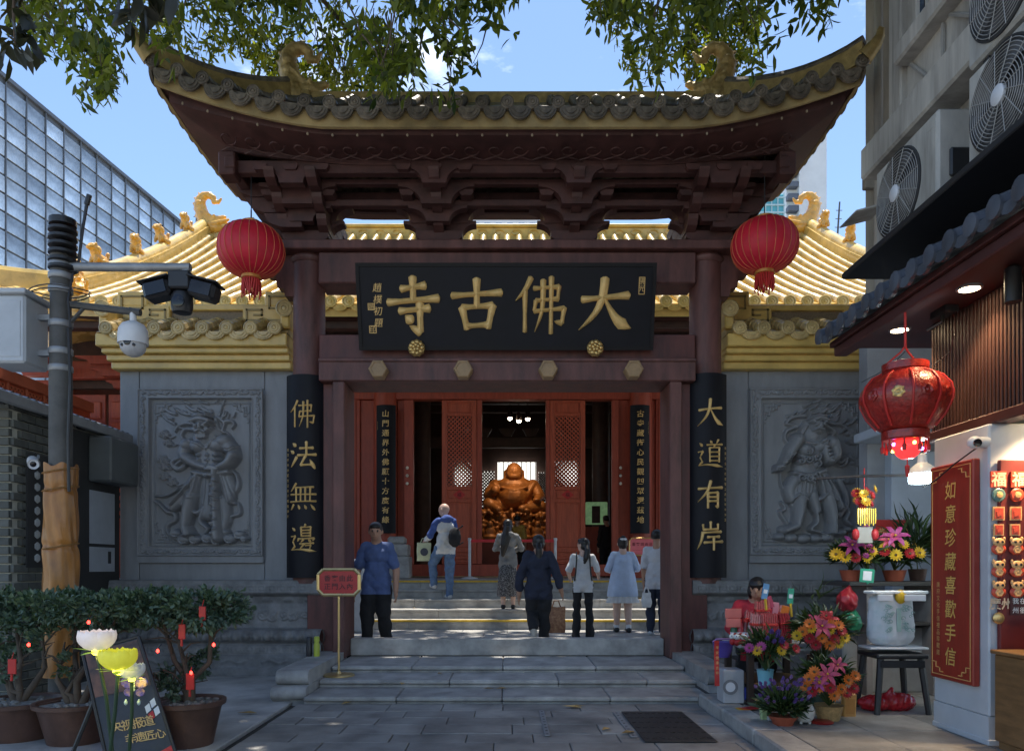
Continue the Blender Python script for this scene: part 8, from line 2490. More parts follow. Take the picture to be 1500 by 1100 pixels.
# magenta orchid spray
bouquet('orchid_spray', (P(1272, 0, 7.3).x, 7.3, 1.215), [(.05, 0), (.06, .12), (.055, .12)], (P(1272, 0, 7.3).x, 7.3, 1.4), (.1, .1, .2), [('gerbera', 'magenta', fp(1270 + rr_.uniform(-6, 8), 765 + i * 7, 7.2), .035) for i in range(8)], 'tall magenta orchid spray between the shelf pots', 60, m_terra)
# ------------------------------------------------------------------ far buildings
m_glassb = M('tower glass', (0.44, 0.50, 0.55), 0.12, 0.8, 0.25, 1.0, .5, rnd=0.4, spec=.7, metal=.25)  # colour noise and pane tint imitate reflections in the glass
m_mull = M('tower mullion', (0.10, 0.11, 0.125), .5, .2, 1)
tw = thing('glass_tower', 'tall glass curtain-wall office tower at the upper left', 'building', (-58, 110, 0))
A = Vector((-62.5, 74.0, 0)); Bq = Vector((-55.4, 133.0, 0))
dv = (Bq - A).normalized(); Lw = (Bq - A).length; nrm = Vector((dv.y, -dv.x, 0))
H = 60.0
m = MB()
back = -nrm * 25
m.add([A, Bq, Bq + Vector((0, 0, H)), A + Vector((0, 0, H)), A + back, Bq + back, Bq + back + Vector((0, 0, H)), A + back + Vector((0, 0, H))], [(0, 1, 2, 3), (5, 4, 7, 6), (1, 5, 6, 2), (4, 0, 3, 7), (3, 2, 6, 7)])
m.build('core', m_mull, tw)
NC, NR = 18, 16
pw = Lw / NC; ph = 2.2
q = Matrix(((dv.x, nrm.x, 0), (dv.y, nrm.y, 0), (0, 0, 1)))
pm = MB(); pm.bx(-pw / 2 + .12, pw / 2 - .12, -.06, .06, -ph / 2 + .12, ph / 2 - .12, .03); pane_me = pm.mesh('glass_pane', m_glassb)
for i in range(NC):
 for j in range(NR):
  z = H - .6 - ph * (j + .5)
  c = A + dv * (pw * (i + .5)) + nrm * .1 + Vector((0, 0, z))
  o = link_mesh('glass_pane', pane_me, tw, c); o.rotation_euler = (random.uniform(-.02, .02), 0, math.atan2(dv.y, dv.x) + random.uniform(-.025, .025))
for i in range(NC + 1):
 c = A + dv * (pw * i) + nrm * .25
 m = MB(); m.add([c - dv * .09, c + dv * .09, c + dv * .09 + Vector((0, 0, H)), c - dv * .09 + Vector((0, 0, H)), c - dv * .09 - nrm * .25, c + dv * .09 - nrm * .25, c + dv * .09 - nrm * .25 + Vector((0, 0, H)), c - dv * .09 - nrm * .25 + Vector((0, 0, H))], [(0, 1, 2, 3), (1, 5, 6, 2), (4, 0, 3, 7), (3, 2, 6, 7)]); m.build('mullion', m_mull, tw)
m = MB(); c0, c1 = A + nrm * .4 + Vector((0, 0, H)), Bq + nrm * .4 + Vector((0, 0, H)); m.add([c0, c1, c1 + Vector((0, 0, .5)), c0 + Vector((0, 0, .5)), c0 - nrm * 1, c1 - nrm * 1, c1 - nrm * 1 + Vector((0, 0, .5)), c0 - nrm * 1 + Vector((0, 0, .5))], [(0, 1, 2, 3), (3, 2, 6, 7), (0, 4, 5, 1), (1, 5, 6, 2), (4, 0, 3, 7)]); m.build('parapet', m_mull, tw)
# white tower and teal block on the right
Y = 150
t = thing('white_tower', 'tall white apartment tower behind the right end of the gate roof', 'building', (HX(1180, Y), Y, 0))
mwt = M('white tower render', (0.74, 0.74, 0.74), .7, .08, .3)
m = MB(); m.bx(HX(1152, Y), HX(1211, Y), Y, Y + 15, 0, HZ(170, Y)); m.build('body', mwt, t)
for i in range(9):
 m = MB(); z = HZ(196 + i * 17.5, Y); m.bx(HX(1151, Y), HX(1166, Y), Y - 1.4, Y + .1, z - 1.7, z - .6, .1); m.build('balcony', M('dark balcony', (0.12, 0.13, 0.16), .6), t)
 m = MB(); m.bx(HX(1166.5, Y), HX(1168, Y), Y - 1.5, Y + .1, z - 1.8, z + .4); m.build('balcony_fin', mwt, t)
Y = 130
t = thing('teal_tower', 'teal glass building low behind the right red lantern', 'building', (HX(1130, Y), Y, 0))
m = MB(); m.bx(HX(1100, Y), HX(1150, Y), Y, Y + 15, 0, HZ(283, Y), .3); m.build('body', M('teal glass', (0.12, 0.42, 0.48), .25, .15, .2), t)
for i in range(5):
 m = MB(); z = HZ(290 + i * 11, Y); m.bx(HX(1100, Y), HX(1150, Y), Y - .25, Y, z - .12, z + .12); m.build('floor_band', M('pale teal band', (0.45, 0.6, 0.62), .4), t)
for i in range(6):
 m = MB(); x = HX(1103 + i * 9, Y); m.bx(x - .08, x + .08, Y - .22, Y, HZ(345, Y), HZ(283, Y)); m.build('mullion', M('pale teal band', (0, 0, 0)), t)
Y = 110
t = thing('apartment_block', 'pale apartment block just showing above the hall ridge', 'building', (HX(745, Y), Y, 0))
m = MB(); m.bx(HX(640, Y), HX(875, Y), Y, Y + 12, 0, HZ(322, Y)); m.build('body', mwt, t)
for i in range(14):
 m = MB(); x = HX(648 + i * 16.5, Y); m.bx(x - .45, x + .45, Y - .06, Y + .02, HZ(336, Y), HZ(327, Y)); m.build('window', M('blue window', (0.12, 0.28, 0.45), .2), t)
for i in range(3):
 m = MB(); z = HZ(338 + i * 9, Y); m.bx(HX(640, Y), HX(875, Y), Y - .3, Y, z - .2, z + .2); m.build('floor_band', mwt, t)
for px0, py0, px1, py1, lab in ((284, 330, 289, 292, 'thin antenna mast rising behind the left ridge dragon'), (1222, 325, 1230, 296, 'thin antenna mast rising behind the right ridge dragon'), (368, 330, 368, 308, 'short antenna mast behind the left red lantern')):
 Y = 60
 m = MB(); m.tube([P(px0, 420, Y), P(px1, py1, Y)], [.10, .06], 6)
 for k in range(3):
  p = P(px0, 420, Y).lerp(P(px1, py1, Y), .7 + .1 * k); m.tube([p - Vector((.25, 0, 0)), p + Vector((.25, 0, 0))], .03, 5)
 m.build('antenna_mast', m_pole, label=lab, cat='antenna', group='antenna masts')
# ------------------------------------------------------------------ overhanging trees
leafT = leaf_mat('tree leaf', (0.025, 0.05, 0.012), (0.21, 0.26, 0.045), .55)  # wide leaf tint also puts sunlit and shaded leaves into the colour
leafD = leaf_mat('dark tree leaf', (0.02, 0.025, 0.018), (0.06, 0.06, 0.045), .3)
def sample_twigs(low, n, Yr, dens, avoid=()):
 """twig tips spread through a crown whose lower edge is given in the view"""
 xs = np.array([p[0] for p in low], float); ys = np.array([p[1] for p in low], float)
 out = []
 while len(out) < n:
  px = RNG.uniform(xs[0], xs[-1]); lo = np.interp(px, xs, ys) + RNG.normal() * 8
  py = lo - abs(RNG.exponential(dens))
  if py > lo or py < -420: continue
  Y = RNG.uniform(*Yr)
  if any(abs(px - a) < b and py > c for a, b, c in avoid): continue
  # natural gaps
  g = math.sin(px * .045 + Y) * math.sin(py * .06 + px * .013) + math.sin(px * .021 - py * .03)
  if g < -.75 and py > -60: continue
  p = P(px, py, Y)
  if p.z > 11.5: continue
  out.append(p)
 return out
def foliage(tips, per, Lr, Wr, spread, droop=1.1):
 T = np.array([tuple(p) for p in tips]); n = len(T)
 h = RNG.normal(size=(n, 3)) * [.5, .5, .15]; h[:, 2] -= droop * .5
 h /= np.linalg.norm(h, axis=1)[:, None]
 h = np.repeat(h, per, 0); st = np.repeat(T, per, 0) - h * spread
 t = np.tile(np.linspace(0, 1, per), n)[:, None]
 side = np.cross(h, RNG.normal(size=h.shape)); side /= np.linalg.norm(side, axis=1)[:, None] + 1e-9
 C = st + h * spread * t * 1.2 + RNG.normal(size=h.shape) * .03
 D = h * .55 + side * .9 + np.array([0, 0, -.55 * droop]) * RNG.random((len(h), 1))
 k = RNG.random(len(C)) > .1; C = C[k]; D = D[k]
 V, F = leaves_np(C, D, Lr, Wr, RNG, .12)
 return V, F, np.repeat(np.clip(RNG.normal(.5, .28, len(C)), 0, 1), 8), C
def tree(label, trunk, limbs, groups, mat):
 t = thing('overhanging_tree', label, 'tree', trunk[0], 'trees overhanging the gate')
 b = Vector(trunk[0])
 m = MB(); m.tube(trunk, list(np.linspace(.28, .16, len(trunk))), 10); m.build('trunk', m_bark, t, 60)
 for lp, r0 in limbs:
  m = MB(); m.tube(lp, list(np.linspace(r0, .02, len(lp))), 7); m.build('limb', m_bark, t, 60)
 for nm, tips, per, Lr, Wr, sp, mt in groups:
  V, F, tint, C = foliage(tips, per, Lr, Wr, sp)
  me = np_mesh(nm, V - np.array(b), F, mt, False, tint)
  o = link_mesh(nm, me, t); o['kind'] = 'stuff'
  # fine twigs
  m = MB()
  for p in tips[::2]:
   q = Vector(p) + Vector((random.uniform(-.2, .2), random.uniform(-.2, .2), random.uniform(.3, .55)))
   m.tube([q, Vector(p).lerp(q, .5) + Vector((.03, 0, .03)), Vector(p)], [.008, .006, .003], 4, caps=False)
  o = m.build('twigs', m_bark, t); o['kind'] = 'stuff'
 return t
lowL = [(20, 70), (60, 60), (100, 125), (150, 150), (185, 75), (230, 70), (270, 80), (330, 100), (400, 120), (450, 105), (500, 118), (540, 132), (600, 125), (640, 92), (672, 95), (690, 120), (705, 60), (738, 5), (760, -60)]
nearL = sample_twigs([(p[0], p[1] if not 170 < p[0] < 490 else min(p[1], 30)) for p in lowL], 400, (6.2, 7.9), 105, avoid=[(450, 65, 25), (225, 50, 10)])
farL = sample_twigs([(200, 60), (300, 95), (400, 130), (470, 135), (520, 140), (600, 100), (640, 40)], 260, (10.9, 12.6), 55)
hang = [P(665 + RNG.uniform(-10, 20), 60 + 22 * i, 7.3) for i in range(5)] + [P(250, 30 + i * 30, 6.4) for i in range(3)] + [P(150, 110 + i * 14, 6.6) for i in range(3)]
def canopy(x0, x1, n):  # unseen leaf mass above the view, added to keep the sun off the court
 out = []
 for _ in range(n):
  y = RNG.uniform(4.6, 17.0)
  out.append(Vector((RNG.uniform(x0, x1), y, max(8.4, 1.9 + .80 * y) + RNG.uniform(0, 2.6))))
 for _ in range(n): out.append(Vector((RNG.uniform(x0, x1), RNG.uniform(4.4, 9.0), RNG.uniform(8.8, 11.5))))
 return out
left_shade = canopy(-6.8, .3, 600)
tree('leafy tree hanging over the left half of the gate roof', [(-10.2, 12.2, 0), (-10.0, 12.0, 4), (-9.4, 11.6, 8), (-7.6, 11.0, 10.6), (-5.4, 10.4, 11.2)],
  [([Vector((-7.6, 11.0, 10.6)), Vector((-5.2, 9.3, 10.2)), Vector((-3.4, 8.2, 9.2)), Vector((-2.2, 7.6, 8.6))], .10), ([Vector((-5.4, 10.4, 11.2)), Vector((-2.8, 9.6, 10.6)), Vector((-1.2, 8.2, 9.6)), Vector((-.3, 7.5, 8.4))], .10), ([Vector((-7.6, 11.0, 10.6)), Vector((-5.6, 9.0, 9.6)), Vector((-4.4, 7.4, 8.4)), Vector((-3.9, 6.7, 7.4))], .08), ([Vector((-5.4, 10.4, 11.2)), Vector((-3.4, 11.6, 10.8)), Vector((-2.2, 11.8, 9.4))], .08)],
  [('crown', nearL + hang, 15, (.10, .17), (.032, .05), .34, leafT), ('crown_rear', farL, 16, (.11, .18), (.035, .05), .4, leafT), ('shade_crown', left_shade, 26, (.28, .42), (.12, .18), .6, leafT)], leafT)
lowR = [(862, -5), (880, 30), (905, 70), (930, 105), (955, 132), (985, 120), (1010, 95), (1060, 95), (1085, 128), (1118, 122), (1135, 60), (1150, 30), (1175, 30), (1205, 28), (1240, -30)]
nearR = sample_twigs([(p[0], p[1] if p[0] < 1000 or p[0] > 1075 else 40) for p in lowR], 165, (6.3, 7.9), 85, avoid=[(1045, 60, 25)])
farR = sample_twigs([(880, 20), (920, 90), (950, 138), (1000, 130), (1060, 120), (1110, 60)], 200, (10.9, 12.4), 50)
right_shade = canopy(.3, 5.6, 480)
tree('leafy tree hanging over the right half of the gate roof', [(7.4, 12.6, 0), (7.4, 12.4, 4), (7.2, 12.0, 8.5), (6.0, 11.2, 11.0)],
  [([Vector((6.0, 11.2, 11.0)), Vector((4.4, 9.6, 9.9)), Vector((2.8, 8.3, 9.0)), Vector((2.0, 7.5, 8.0))], .10), ([Vector((6.0, 11.2, 11.0)), Vector((3.8, 11.6, 10.8)), Vector((2.6, 11.7, 9.2))], .09)],
  [('crown', nearR, 15, (.10, .17), (.032, .05), .34, leafT), ('crown_rear', farR, 16, (.11, .18), (.035, .05), .4, leafT), ('shade_crown', right_shade, 26, (.28, .42), (.12, .18), .6, leafT)], leafT)
# dark sprays close to the lens at the upper left
sp1 = [P(20 + RNG.uniform(-18, 22), 15 + i * 16, 4.6) for i in range(5)] + [P(188 + RNG.uniform(-22, 22), -8 + i * 13, 4.2) for i in range(4)]
t = thing('leaf_spray', 'dark drooping leaf sprays at the upper left, nearest the viewer', 'branch', (-4.6, 4.0, 5.2))
V, F, tint, C = foliage(sp1, 9, (.13, .20), (.05, .075), .28)
o = link_mesh('leaves', np_mesh('leaves', V - np.array((-4.6, 4.0, 5.2)), F, leafD, False, tint), t); o['kind'] = 'stuff'
m = MB()
m.tube([Vector((-4.6, 4.0, 5.2)), P(20, -40, 4.6), P(20, 20, 4.6), P(22, 70, 4.6)], [.02, .014, .01, .005], 6); m.tube([Vector((-4.6, 4.0, 5.2)), P(120, -80, 4.3), P(188, -10, 4.2), P(190, 30, 4.2)], [.02, .014, .01, .005], 6)
m.build('twig', m_bark, t)
# ------------------------------------------------------------------ people
SKIN = M('skin', (0.42, 0.23, 0.15), .5, .08, 8)
SKINP = M('pale skin', (0.58, 0.38, 0.30), .5, .08, 8)
HAIR = M('black hair', (0.012, 0.010, 0.010), .4, .3, 60, .5, 90, stretch=(1, 1, .2))
EYEM = M('dark eye', (0.02, 0.015, 0.012), .3); LIP = M('lip', (0.32, 0.12, 0.10), .5)
def cloth(n, c, var=.22, **k): return M('cloth ' + n, c, .85, var, 9, .4, 160, **k)
def person(label, pos, H, rz, J, mats, top='tee', hair='short', foot=True, bottom='trousers', girth=1.0, head=(0, 0), sleeve=.5, hem=.50, group='visitors at the temple', twotone=False):
 """one continuous body; local front is -y; mats: skin, hair, top, bottom, shoe, accent"""
 D = dict(sl=(-.094, 0, .812), sr=(.094, 0, .812), el=(-.124, .01, .635), er=(.124, .01, .635), wl=(-.125, -.035, .48), wr=(.125, -.035, .48),
    hl=(-.052, 0, .525), hr=(.052, 0, .525), kl=(-.058, -.012, .285), kr=(.058, -.012, .285), al=(-.058, .012, .045), ar=(.058, .012, .045), c=(0, 0, .74), hd=(0, -.012, .935), lean=0.0)
 D.update(J)
 V = {k: Vector(v) * H for k, v in D.items() if k != 'lean'}
 g = girth * H
 p = []
 hd = V['hd']; c = V['c']; pel = (V['hl'] + V['hr']) / 2
 q = Matrix.Rotation(R(head[0]), 3, 'Z') @ Matrix.Rotation(R(head[1]), 3, 'X')
 hp = lambda x, y, z: tuple(hd + q @ (Vector((x, y, z)) * H))
 E3 = lambda ctr, r, m: p.append(('e', tuple(ctr), tuple(a * H for a in r), m))
 Eh = lambda x, y, z, r, m: p.append(('e', hp(x, y, z), tuple(a * H for a in r), m, [list(row) for row in q]))
 Cc = lambda a, b, r0, r1, m: p.append(('c', tuple(a), tuple(b), r0 * g, r1 * g, m))
 # head
 Eh(0, .004, .008, (.050, .060, .060), 0); Eh(0, -.016, -.026, (.038, .040, .042), 0); Eh(0, -.062, -.006, (.008, .012, .014), 0)
 for s in (-1, 1):
  Eh(s * .051, .006, -.004, (.008, .013, .018), 0); Eh(s * .020, -.053, .006, (.0058, .0045, .0028), 6); Eh(s * .021, -.054, .016, (.010, .0045, .0022), 6)
 Eh(0, -.052, -.034, (.016, .005, .004), 7)
 Cc(hd + Vector((0, .012, -.04)) * H, c + Vector((0, .008, .085)) * H, .034, .04, 0)
 if hair != 'bald':
  Eh(0, .014, .020, (.056, .063, .056), 1); Eh(0, -.022, .044, (.044, .034, .026), 1)
  if hair in ('long', 'tail', 'tailside', 'bob', 'bun'): Eh(0, .026, -.012, (.052, .046, .052), 1)
 if hair == 'long':
  pts = [(0, .04, -.03), (.01, .075, -.12), (.03, .085, -.22), (.05, .075, -.33)]
  for a, b, r0, r1 in zip(pts, pts[1:], (.05, .052, .045), (.052, .045, .02)): p.append(('c', hp(*a), hp(*b), r0 * H, r1 * H, 1))
 if hair in ('tail', 'tailside'):
  o = .03 if hair == 'tailside' else 0
  pts = [(o * .4, .06, -.01), (o, .085, -.06), (o * 1.6, .08, -.13), (o * 1.8, .07, -.18)]
  for a, b, r0, r1 in zip(pts, pts[1:], (.022, .03, .028), (.03, .028, .012)): p.append(('c', hp(*a), hp(*b), r0 * H, r1 * H, 1))
 if hair == 'bun': Eh(0, .05, .055, (.03, .03, .03), 1); Eh(0, .052, .045, (.034, .034, .012), 5)
 if hair == 'bob':
  for s in (-1, 1): Eh(s * .042, .0, -.02, (.020, .042, .05), 1)
  Eh(0, -.03, .035, (.05, .035, .022), 1)
 # torso in its garment
 t2 = 5 if twotone else 2
 Cc(V['sl'] * .9 + V['sr'] * .1, V['sr'] * .9 + V['sl'] * .1, .038, .038, t2)
 E3(c + Vector((0, 0, .01)) * H, (.098 * girth, .070 * girth, .092), 2)
 E3(c.lerp(pel, .5), (.092 * girth, .070 * girth, .10), 2)
 for s in (-1, 1): Cc(Vector((s * .036, pel.y / H, .60)) * H, Vector((s * .046, pel.y / H, hem + .02)) * H, .062, .064, 2)
 E3(pel + Vector((0, 0, -.005)) * H, (.094 * girth, .072 * girth, .05), 3)
 if top == 'hood': E3(c + Vector((0, .055, .095)) * H, (.075, .045, .04), t2)
 for s in 'lr':
  S, El, W = V['s' + s], V['e' + s], V['w' + s]
  if sleeve <= .5:
   f = sleeve / .5
   Cc(S, S.lerp(El, f), .036, .040, 2); Cc(S.lerp(El, f * .8), El, .030, .026, 0); Cc(El, W, .026, .018, 0)
  else:
   f = (sleeve - .5) / .5
   Cc(S, El, .036, .036, 2 if not twotone else 5); Cc(El, El.lerp(W, f), .035, .031, 2); Cc(El.lerp(W, f * .7), W, .024, .018, 0)
  d = (W - El).normalized()
  hnd = W + d * .03 * H
  p.append(('e', tuple(hnd), (.016 * H, .022 * H, .026 * H), 0))
  sd = Vector((1, 0, 0)) if s == 'r' else Vector((-1, 0, 0))
  for i in range(4):
   b0 = hnd + d * .016 * H + Vector((0, (i - 1.5) * .010 * H, 0)); b1 = b0 + d * (.024 + (.006 if i in (1, 2) else 0)) * H; b2 = b1 + (d * .014 - sd * .008) * H
   p.append(('c', tuple(b0), tuple(b1), .0062 * H, .0058 * H, 0)); p.append(('c', tuple(b1), tuple(b2), .0058 * H, .005 * H, 0))
  th = hnd + Vector((0, -.018, .004)) * H; p.append(('c', tuple(th), tuple(th + (d * .026 + Vector((0, -.010, 0))) * H), .007 * H, .0055 * H, 0))
  Hh, K, A = V['h' + s], V['k' + s], V['a' + s]
  if bottom == 'trousers': Cc(Hh, K, .064, .050, 3); Cc(K, A + Vector((0, 0, .0)), .049, .036, 3)
  elif bottom == 'flared': Cc(Hh, K, .058, .041, 3); Cc(K, A + Vector((0, 0, -.01)) * H, .041, .048, 3)
  else: Cc(Hh, K, .052, .040, 0); Cc(K, K.lerp(A, .4), .037, .036, 0); Cc(K.lerp(A, .4), A, .036, .022, 0 if bottom != 'socks' else 0)
  if bottom == 'socks': Cc(K.lerp(A, .72), A, .026, .025, 5)
  if foot:
   fd = Vector(D.get('f' + s, (0, -1, -.12))).normalized()
   Cc(A + Vector((0, .012, -.02)) * H, A + fd * .085 * H + Vector((0, 0, -.012)) * H, .027, .022, 4)
 me, lab = sculpt(p, .0095, 2)
 n = len(me.vertices)
 X = np.zeros(n * 3); me.vertices.foreach_get('co', X); X = X.reshape(-1, 3); N = np.zeros(n * 3); me.vertices.foreach_get('normal', N); N = N.reshape(-1, 3)
 _, vl = _sd(p, X)
 w = np.isin(vl, (2, 3, 5)).astype(float)
 f = sum(np.sin(X @ np.array(d_) * 30 + np.sin(X @ np.array(e_) * 21) * 1.6 + i) for i, (d_, e_) in enumerate((((.5, .2, 1.2), (1, .4, .1)), ((-.6, .3, 1.0), (.2, 1, .5)), ((.2, .9, .7), (1, -.3, .6)), ((1.3, .1, -.3), (.1, .2, 1)))))
 X = X + N * (w * f * .0038)[:, None]
 me.vertices.foreach_set('co', X.ravel())
 C = np.zeros(len(me.polygons) * 3); me.polygons.foreach_get('center', C); C = C.reshape(-1, 3)
 tor = (np.abs(C[:, 0]) < .105 * g) & (C[:, 2] < .62 * H)
 lab = np.where(tor & (lab == 3) & (C[:, 2] > (hem - .03) * H) & (C[:, 2] > .40 * H), 2, np.where(tor & (lab == 2) & (C[:, 2] < (hem - .03) * H), 3, lab))
 for m_ in list(mats) + [EYEM, LIP]: me.materials.append(m_)
 me.polygons.foreach_set('material_index', lab); me.polygons.foreach_set('use_smooth', [True] * len(me.polygons)); me.update()
 t = thing('person', label, 'person', pos, group)
 me.name = 'body'
 o = link_mesh('body', me, t); o.location = (0, 0, 0)
 t.rotation_euler = (0, 0, R(rz))
 return t
def on_person(m, name, mat, t, smooth=50):
 o = link_mesh(name, m.mesh(name, mat, smooth=smooth), t); o.location = (0, 0, 0); return o
def bag(name, label, mat, c, w, h, d, rz=0, print_=None, twist=0.0):
 """soft carrier bag with two handle loops; c = centre of the mouth"""
 t = thing(name, label, 'bag', Vector(c) - Vector((0, 0, h)))
 m = MB()
 def f(u, v):
  a = 2 * math.pi * u
  k = .82 + .18 * math.sin(math.pi * min(1, v * 1.4)) if twist else 1.0
  s = lambda x: math.copysign(abs(x) ** .35, x)
  bx_ = w / 2 * s(math.cos(a)) * k * (1 + .03 * math.sin(9 * v + 3 * a)); by_ = d / 2 * s(math.sin(a)) * k * (.4 + .6 * math.sin(math.pi * (.15 + .8 * (1 - v))))
  return Vector((bx_, by_, -h * (1 - v) + .01 * math.sin(4 * a) * (v > .9)))
 m.grid(f, 28, 12, closeu=True); m.add([f(i / 28, 0) for i in range(28)], [tuple(range(28))])
 o = link_mesh('sack', m.mesh('sack', mat, smooth=40), t); o.location = (0, 0, h)
 m = MB()
 for s in (-1, 1): m.tube([Vector((-w * .25, s * d * .2, h)), Vector((-w * .12, s * d * .1, h + .09)), Vector((w * .12, s * d * .1, h + .09)), Vector((w * .25, s * d * .2, h))], .007, 5)
 o = link_mesh('handles', m.mesh('handles', mat), t)
 if print_:
  m = MB(); m.lathe([(w * .28, 0), (w * .28, .003), (.001, .004)], (0, -d * .42 - .012, h * .5), 18, axis=Matrix.Rotation(R(90), 3, 'X')); link_mesh('print', m.mesh('print', print_), t)
 t.rotation_euler = (0, 0, R(rz))
 return t
WHITE_C = cloth('white', (0.62, 0.62, 0.62), .1)
BLACKC = cloth('black', (0.014, 0.014, 0.016)); NAVY = cloth('navy', (0.020, 0.024, 0.045))
SHOEW = M('white shoe', (0.62, 0.62, 0.62), .5); SHOEB = M('black shoe', (0.02, 0.02, 0.02), .4)
# 1 man in the blue shirt, walking out
Y = 10.2
person('man in a blue t-shirt and black trousers walking out of the gate', (P(552, 0, Y).x, Y, .216), 1.74, -6, dict(wl=(-.165, -.04, .47), wr=(.16, -.03, .47), el=(-.155, .0, .63), er=(.155, .0, .63), kl=(-.062, -.05, .29), al=(-.06, -.05, .05), ar=(.065, .07, .06), hd=(.0, -.035, .93)),
  [SKIN, HAIR, cloth('blue tee', (0.085, 0.125, 0.27)), BLACKC, SHOEB, BLACKC], girth=1.12, head=(10, 10), hem=.475, sleeve=.38)
# 2 bald man climbing the stairs
Y = 14.85
t = person('bald man in a white and blue hooded top climbing the hall stairs', (P(652, 0, Y).x, Y, .732), 1.88, 208, dict(kl=(-.06, -.02, .285), al=(-.05, .0, .045), kr=(.085, -.14, .37), ar=(.085, -.10, .15), fr=(0, -1, .05), er=(.15, -.05, .66), wr=(.15, -.17, .62), wl=(-.10, -.14, .62), el=(-.14, -.02, .65), hd=(.0, -.03, .935)),
  [SKINP, HAIR, cloth('white hoodie', (0.60, 0.62, 0.64), .12), cloth('blue jeans', (0.10, 0.17, 0.30), .3), SHOEW, cloth('royal blue', (0.045, 0.09, 0.30))], top='hood', hair='bald', sleeve=.9, twotone=True, hem=.50, head=(30, 0))
sculpt_obj('black_backpack', [('e', (0, 0, .20), (.13, .085, .20), 0), ('e', (0, .05, .12), (.11, .05, .10), 0), ('c', (.05, -.06, .36), (.10, -.15, .42), .018, .018, 0), ('c', (.06, -.06, .05), (.12, -.14, .10), .015, .015, 0)], cloth('backpack', (0.015, 0.016, 0.02)), None, (P(667, 0, Y).x, Y - .17, 1.74), (0, 0, R(28)), voxel=.014, smooth=3, rough=.006, rscale=40, label='black backpack slung on the bald man', cat='backpack')
bag('carrier_bag', 'pale green carrier bag with a dark print held by the bald man', M('pale green bag', (0.55, 0.60, 0.40), .5, .12, 10), P(621, 795, 14.98), .28, .36, .10, 12, M('bag dark print', (0.05, 0.06, 0.09), .5))
# 3 woman with long hair and patterned skirt
Y = 14.35
t = person('long-haired woman in a grey hooded top and patterned skirt on the stairs', (P(744, 0, Y).x, Y, .56), 1.70, 172, dict(er=(.15, -.06, .68), wr=(.05, -.15, .68), el=(-.15, -.06, .68), wl=(-.05, -.15, .66), al=(-.06, .01, .045), ar=(.05, .02, .045)),
  [SKINP, HAIR, cloth('grey hoodie', (0.20, 0.20, 0.20)), BLACKC, SHOEB, BLACKC], top='hood', hair='long', bottom='bare', sleeve=.95, hem=.47)
m = MB(); m.lathe([(.125, .86), (.165, .78), (.185, .55), (.20, .30), (.195, .24), (.18, .24)], (0, .01, 0), 40, wob=lambda a, i: 1 + .05 * math.sin(9 * a) * min(1, i * .4), squash=(1, .8))
on_person(m, 'skirt', M('patterned skirt', (0.03, 0.03, 0.036), .8, .2, 55, col2=(0.42, 0.42, 0.42), c2pos=.60), t)
# 4 woman in navy stepping over the threshold
Y = 10.5
t = person('woman in a navy shirt and black trousers stepping over the threshold', (P(789, 0, Y).x, Y, .216), 1.60, 180, dict(kl=(-.05, -.03, .285), al=(-.05, .01, .045), kr=(.055, -.035, .30), ar=(.05, .20, .20), fr=(0, .25, -1), wl=(-.20, -.02, .50), el=(-.165, .03, .63), er=(.165, .0, .62), wr=(.17, -.05, .46), hd=(0, -.03, .925)),
  [SKIN, HAIR, NAVY, BLACKC, M('beige sole', (0.42, 0.38, 0.33), .6), BLACKC], hair='tail', sleeve=.78, girth=1.16, hem=.46)
bag('paper_bag', 'brown patterned paper bag carried by the woman in navy', M('brown patterned bag', (0.20, 0.08, 0.04), .6, .3, 25, col2=(0.36, 0.20, 0.10), c2pos=.55), P(815, 889, 10.55), .25, .36, .09, 8)
# 5 girl in a white t-shirt
Y = 12.1
t = person('girl in a white t-shirt and black flared trousers looking left', (P(854, 0, Y).x, Y, .216), 1.60, 176, dict(er=(.145, -.02, .66), wr=(.13, -.12, .60), el=(-.15, -.01, .66), wl=(-.16, -.11, .62), al=(-.07, .01, .03), ar=(.07, .01, .03), kl=(-.062, 0, .285), kr=(.062, 0, .285)),
  [SKINP, HAIR, WHITE_C, BLACKC, SHOEW, BLACKC], hair='tailside', head=(48, 0), bottom='flared', sleeve=.40, hem=.49, girth=.92)
for s in (-1, 1):
 m = MB(); m.tube([Vector((s * .10, -.10, 1.30)), Vector((s * .105, .0, 1.375)), Vector((s * .105, .115, 1.25)), Vector((s * .12, .125, 1.05)), Vector((s * .14, .08, .92))], .014, 6); on_person(m, 'bag_strap', SHOEB, t)
# 6 woman in a light blue shirt
Y = 13.15
t = person('woman in a loose light blue shirt and white skirt with a hair bun', (P(912, 0, Y).x, Y, .216), 1.66, 182, dict(er=(.155, .0, .67), wr=(.10, -.12, .66), el=(-.155, .0, .67), wl=(-.10, -.12, .66), al=(-.06, .03, .045), ar=(.055, -.04, .045)),
  [SKINP, HAIR, cloth('light blue shirt', (0.46, 0.56, 0.74), .1), WHITE_C, SHOEB, M('white scrunchie', (0.7, 0.7, 0.7), .7)], hair='bun', bottom='socks', sleeve=.85, hem=.48, girth=1.1)
m = MB(); m.lathe([(.17, 1.22), (.21, 1.0), (.25, .80), (.27, .64), (.262, .63)], (0, .01, 0), 44, wob=lambda a, i: 1 + .035 * math.sin(7 * a + i * .6) * min(1, i), squash=(1, .72)); on_person(m, 'shirt_tail', cloth('light blue shirt', (0, 0, 0)), t)
m = MB(); m.lathe([(.22, .70), (.255, .60), (.285, .52), (.28, .52)], (0, .01, 0), 60, wob=lambda a, i: 1 + .05 * math.sin(20 * a), squash=(1, .74)); on_person(m, 'pleated_skirt', WHITE_C, t)
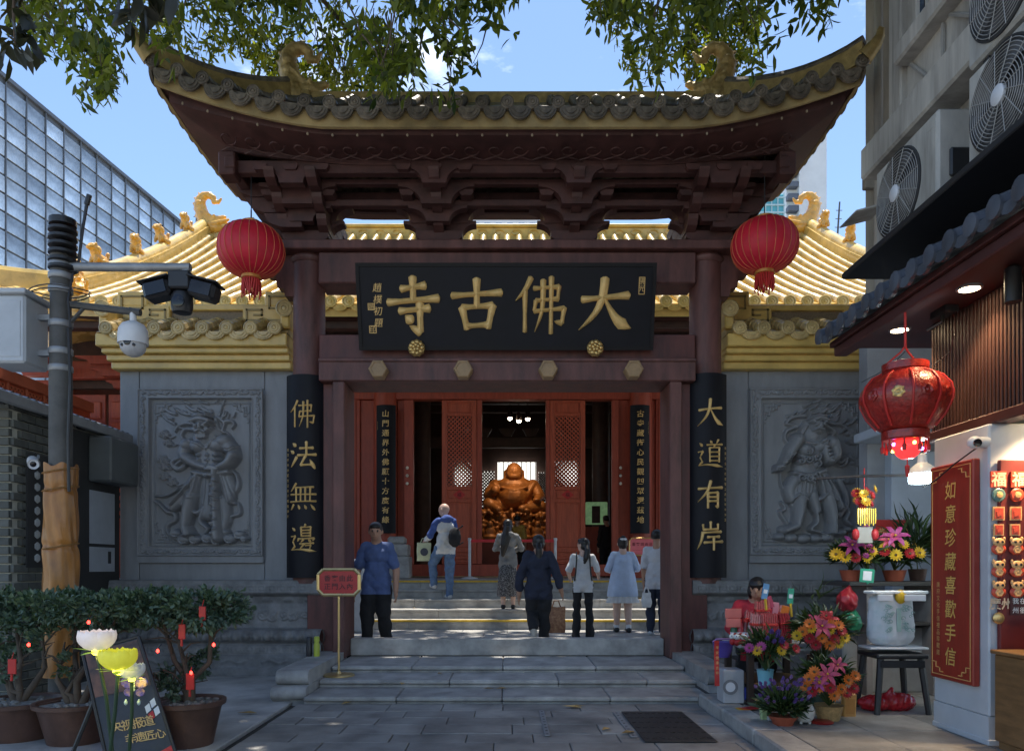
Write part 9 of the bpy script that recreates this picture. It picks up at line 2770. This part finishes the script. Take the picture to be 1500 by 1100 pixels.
# 7 person by the right jamb
Y = 12.6
person('person in a pale t-shirt and dark jeans half hidden by the right jamb', (P(962, 0, Y).x, Y, .216), 1.76, 160, dict(wl=(-.15, -.02, .48)), [SKIN, HAIR, cloth('pale tee', (0.55, 0.56, 0.60), .1), cloth('dark jeans', (0.02, 0.026, 0.05)), SHOEW, BLACKC], sleeve=.42, hem=.47)
bag('plastic_bag', 'white plastic bag held by the person at the right jamb', M('white plastic', (0.7, 0.7, 0.7), .3, .15, 14), P(947, 868, 12.5), .17, .24, .12, 0, None, 1.0)
# 8, 9 inside the hall
Y = 21.2
person('person in a yellow top standing before the buddha', (P(758, 0, Y).x, Y, PZ), 1.74, 165, dict(er=(.15, -.06, .68), wr=(.07, -.15, .72)), [SKIN, HAIR, cloth('mustard', (0.42, 0.26, 0.05)), BLACKC, SHOEB, BLACKC])
Y = 21.6
person('dark-clothed person beside the lit sign inside the hall', (P(888, 0, Y).x, Y, PZ), 1.76, 200, dict(), [SKIN, HAIR, BLACKC, BLACKC, SHOEB, BLACKC], sleeve=.9, girth=1.1)
# 10 vendor
Y = 7.95
t = person('vendor in a red jacket with bobbed black hair seated behind the stall', (P(1103, 0, Y).x, Y, -.33), 1.58, -12, dict(kl=(-.07, -.25, .52), kr=(.07, -.25, .52), al=(-.07, -.26, .31), ar=(.07, -.26, .31), er=(.15, -.08, .66), wr=(.06, -.20, .62), el=(-.15, -.08, .66), wl=(-.06, -.20, .62), hd=(.02, -.05, .925)),
  [SKIN, HAIR, cloth('red jacket', (0.40, 0.02, 0.035)), BLACKC, SHOEB, BLACKC], hair='bob', sleeve=.95, head=(-14, 14), group='stall keeper')
t = thing('vendor_stool', 'low stool hidden behind the stall under the vendor', 'stool', (P(1103, 0, Y).x, Y + .05, WZ))
m = MB(); c = Vector((P(1103, 0, Y).x, Y + .05, 0)); m.bx(c.x - .17, c.x + .17, c.y - .15, c.y + .15, .36, .40, .01); m.build('seat', m_rubber, t)
for sx in (-1, 1):
 for sy in (-1, 1):
  m = MB(); m.cyl(c + Vector((sx * .13, sy * .11, WZ)), c + Vector((sx * .12, sy * .10, .362)), .018, n=8); m.build('leg', m_rubber, t)
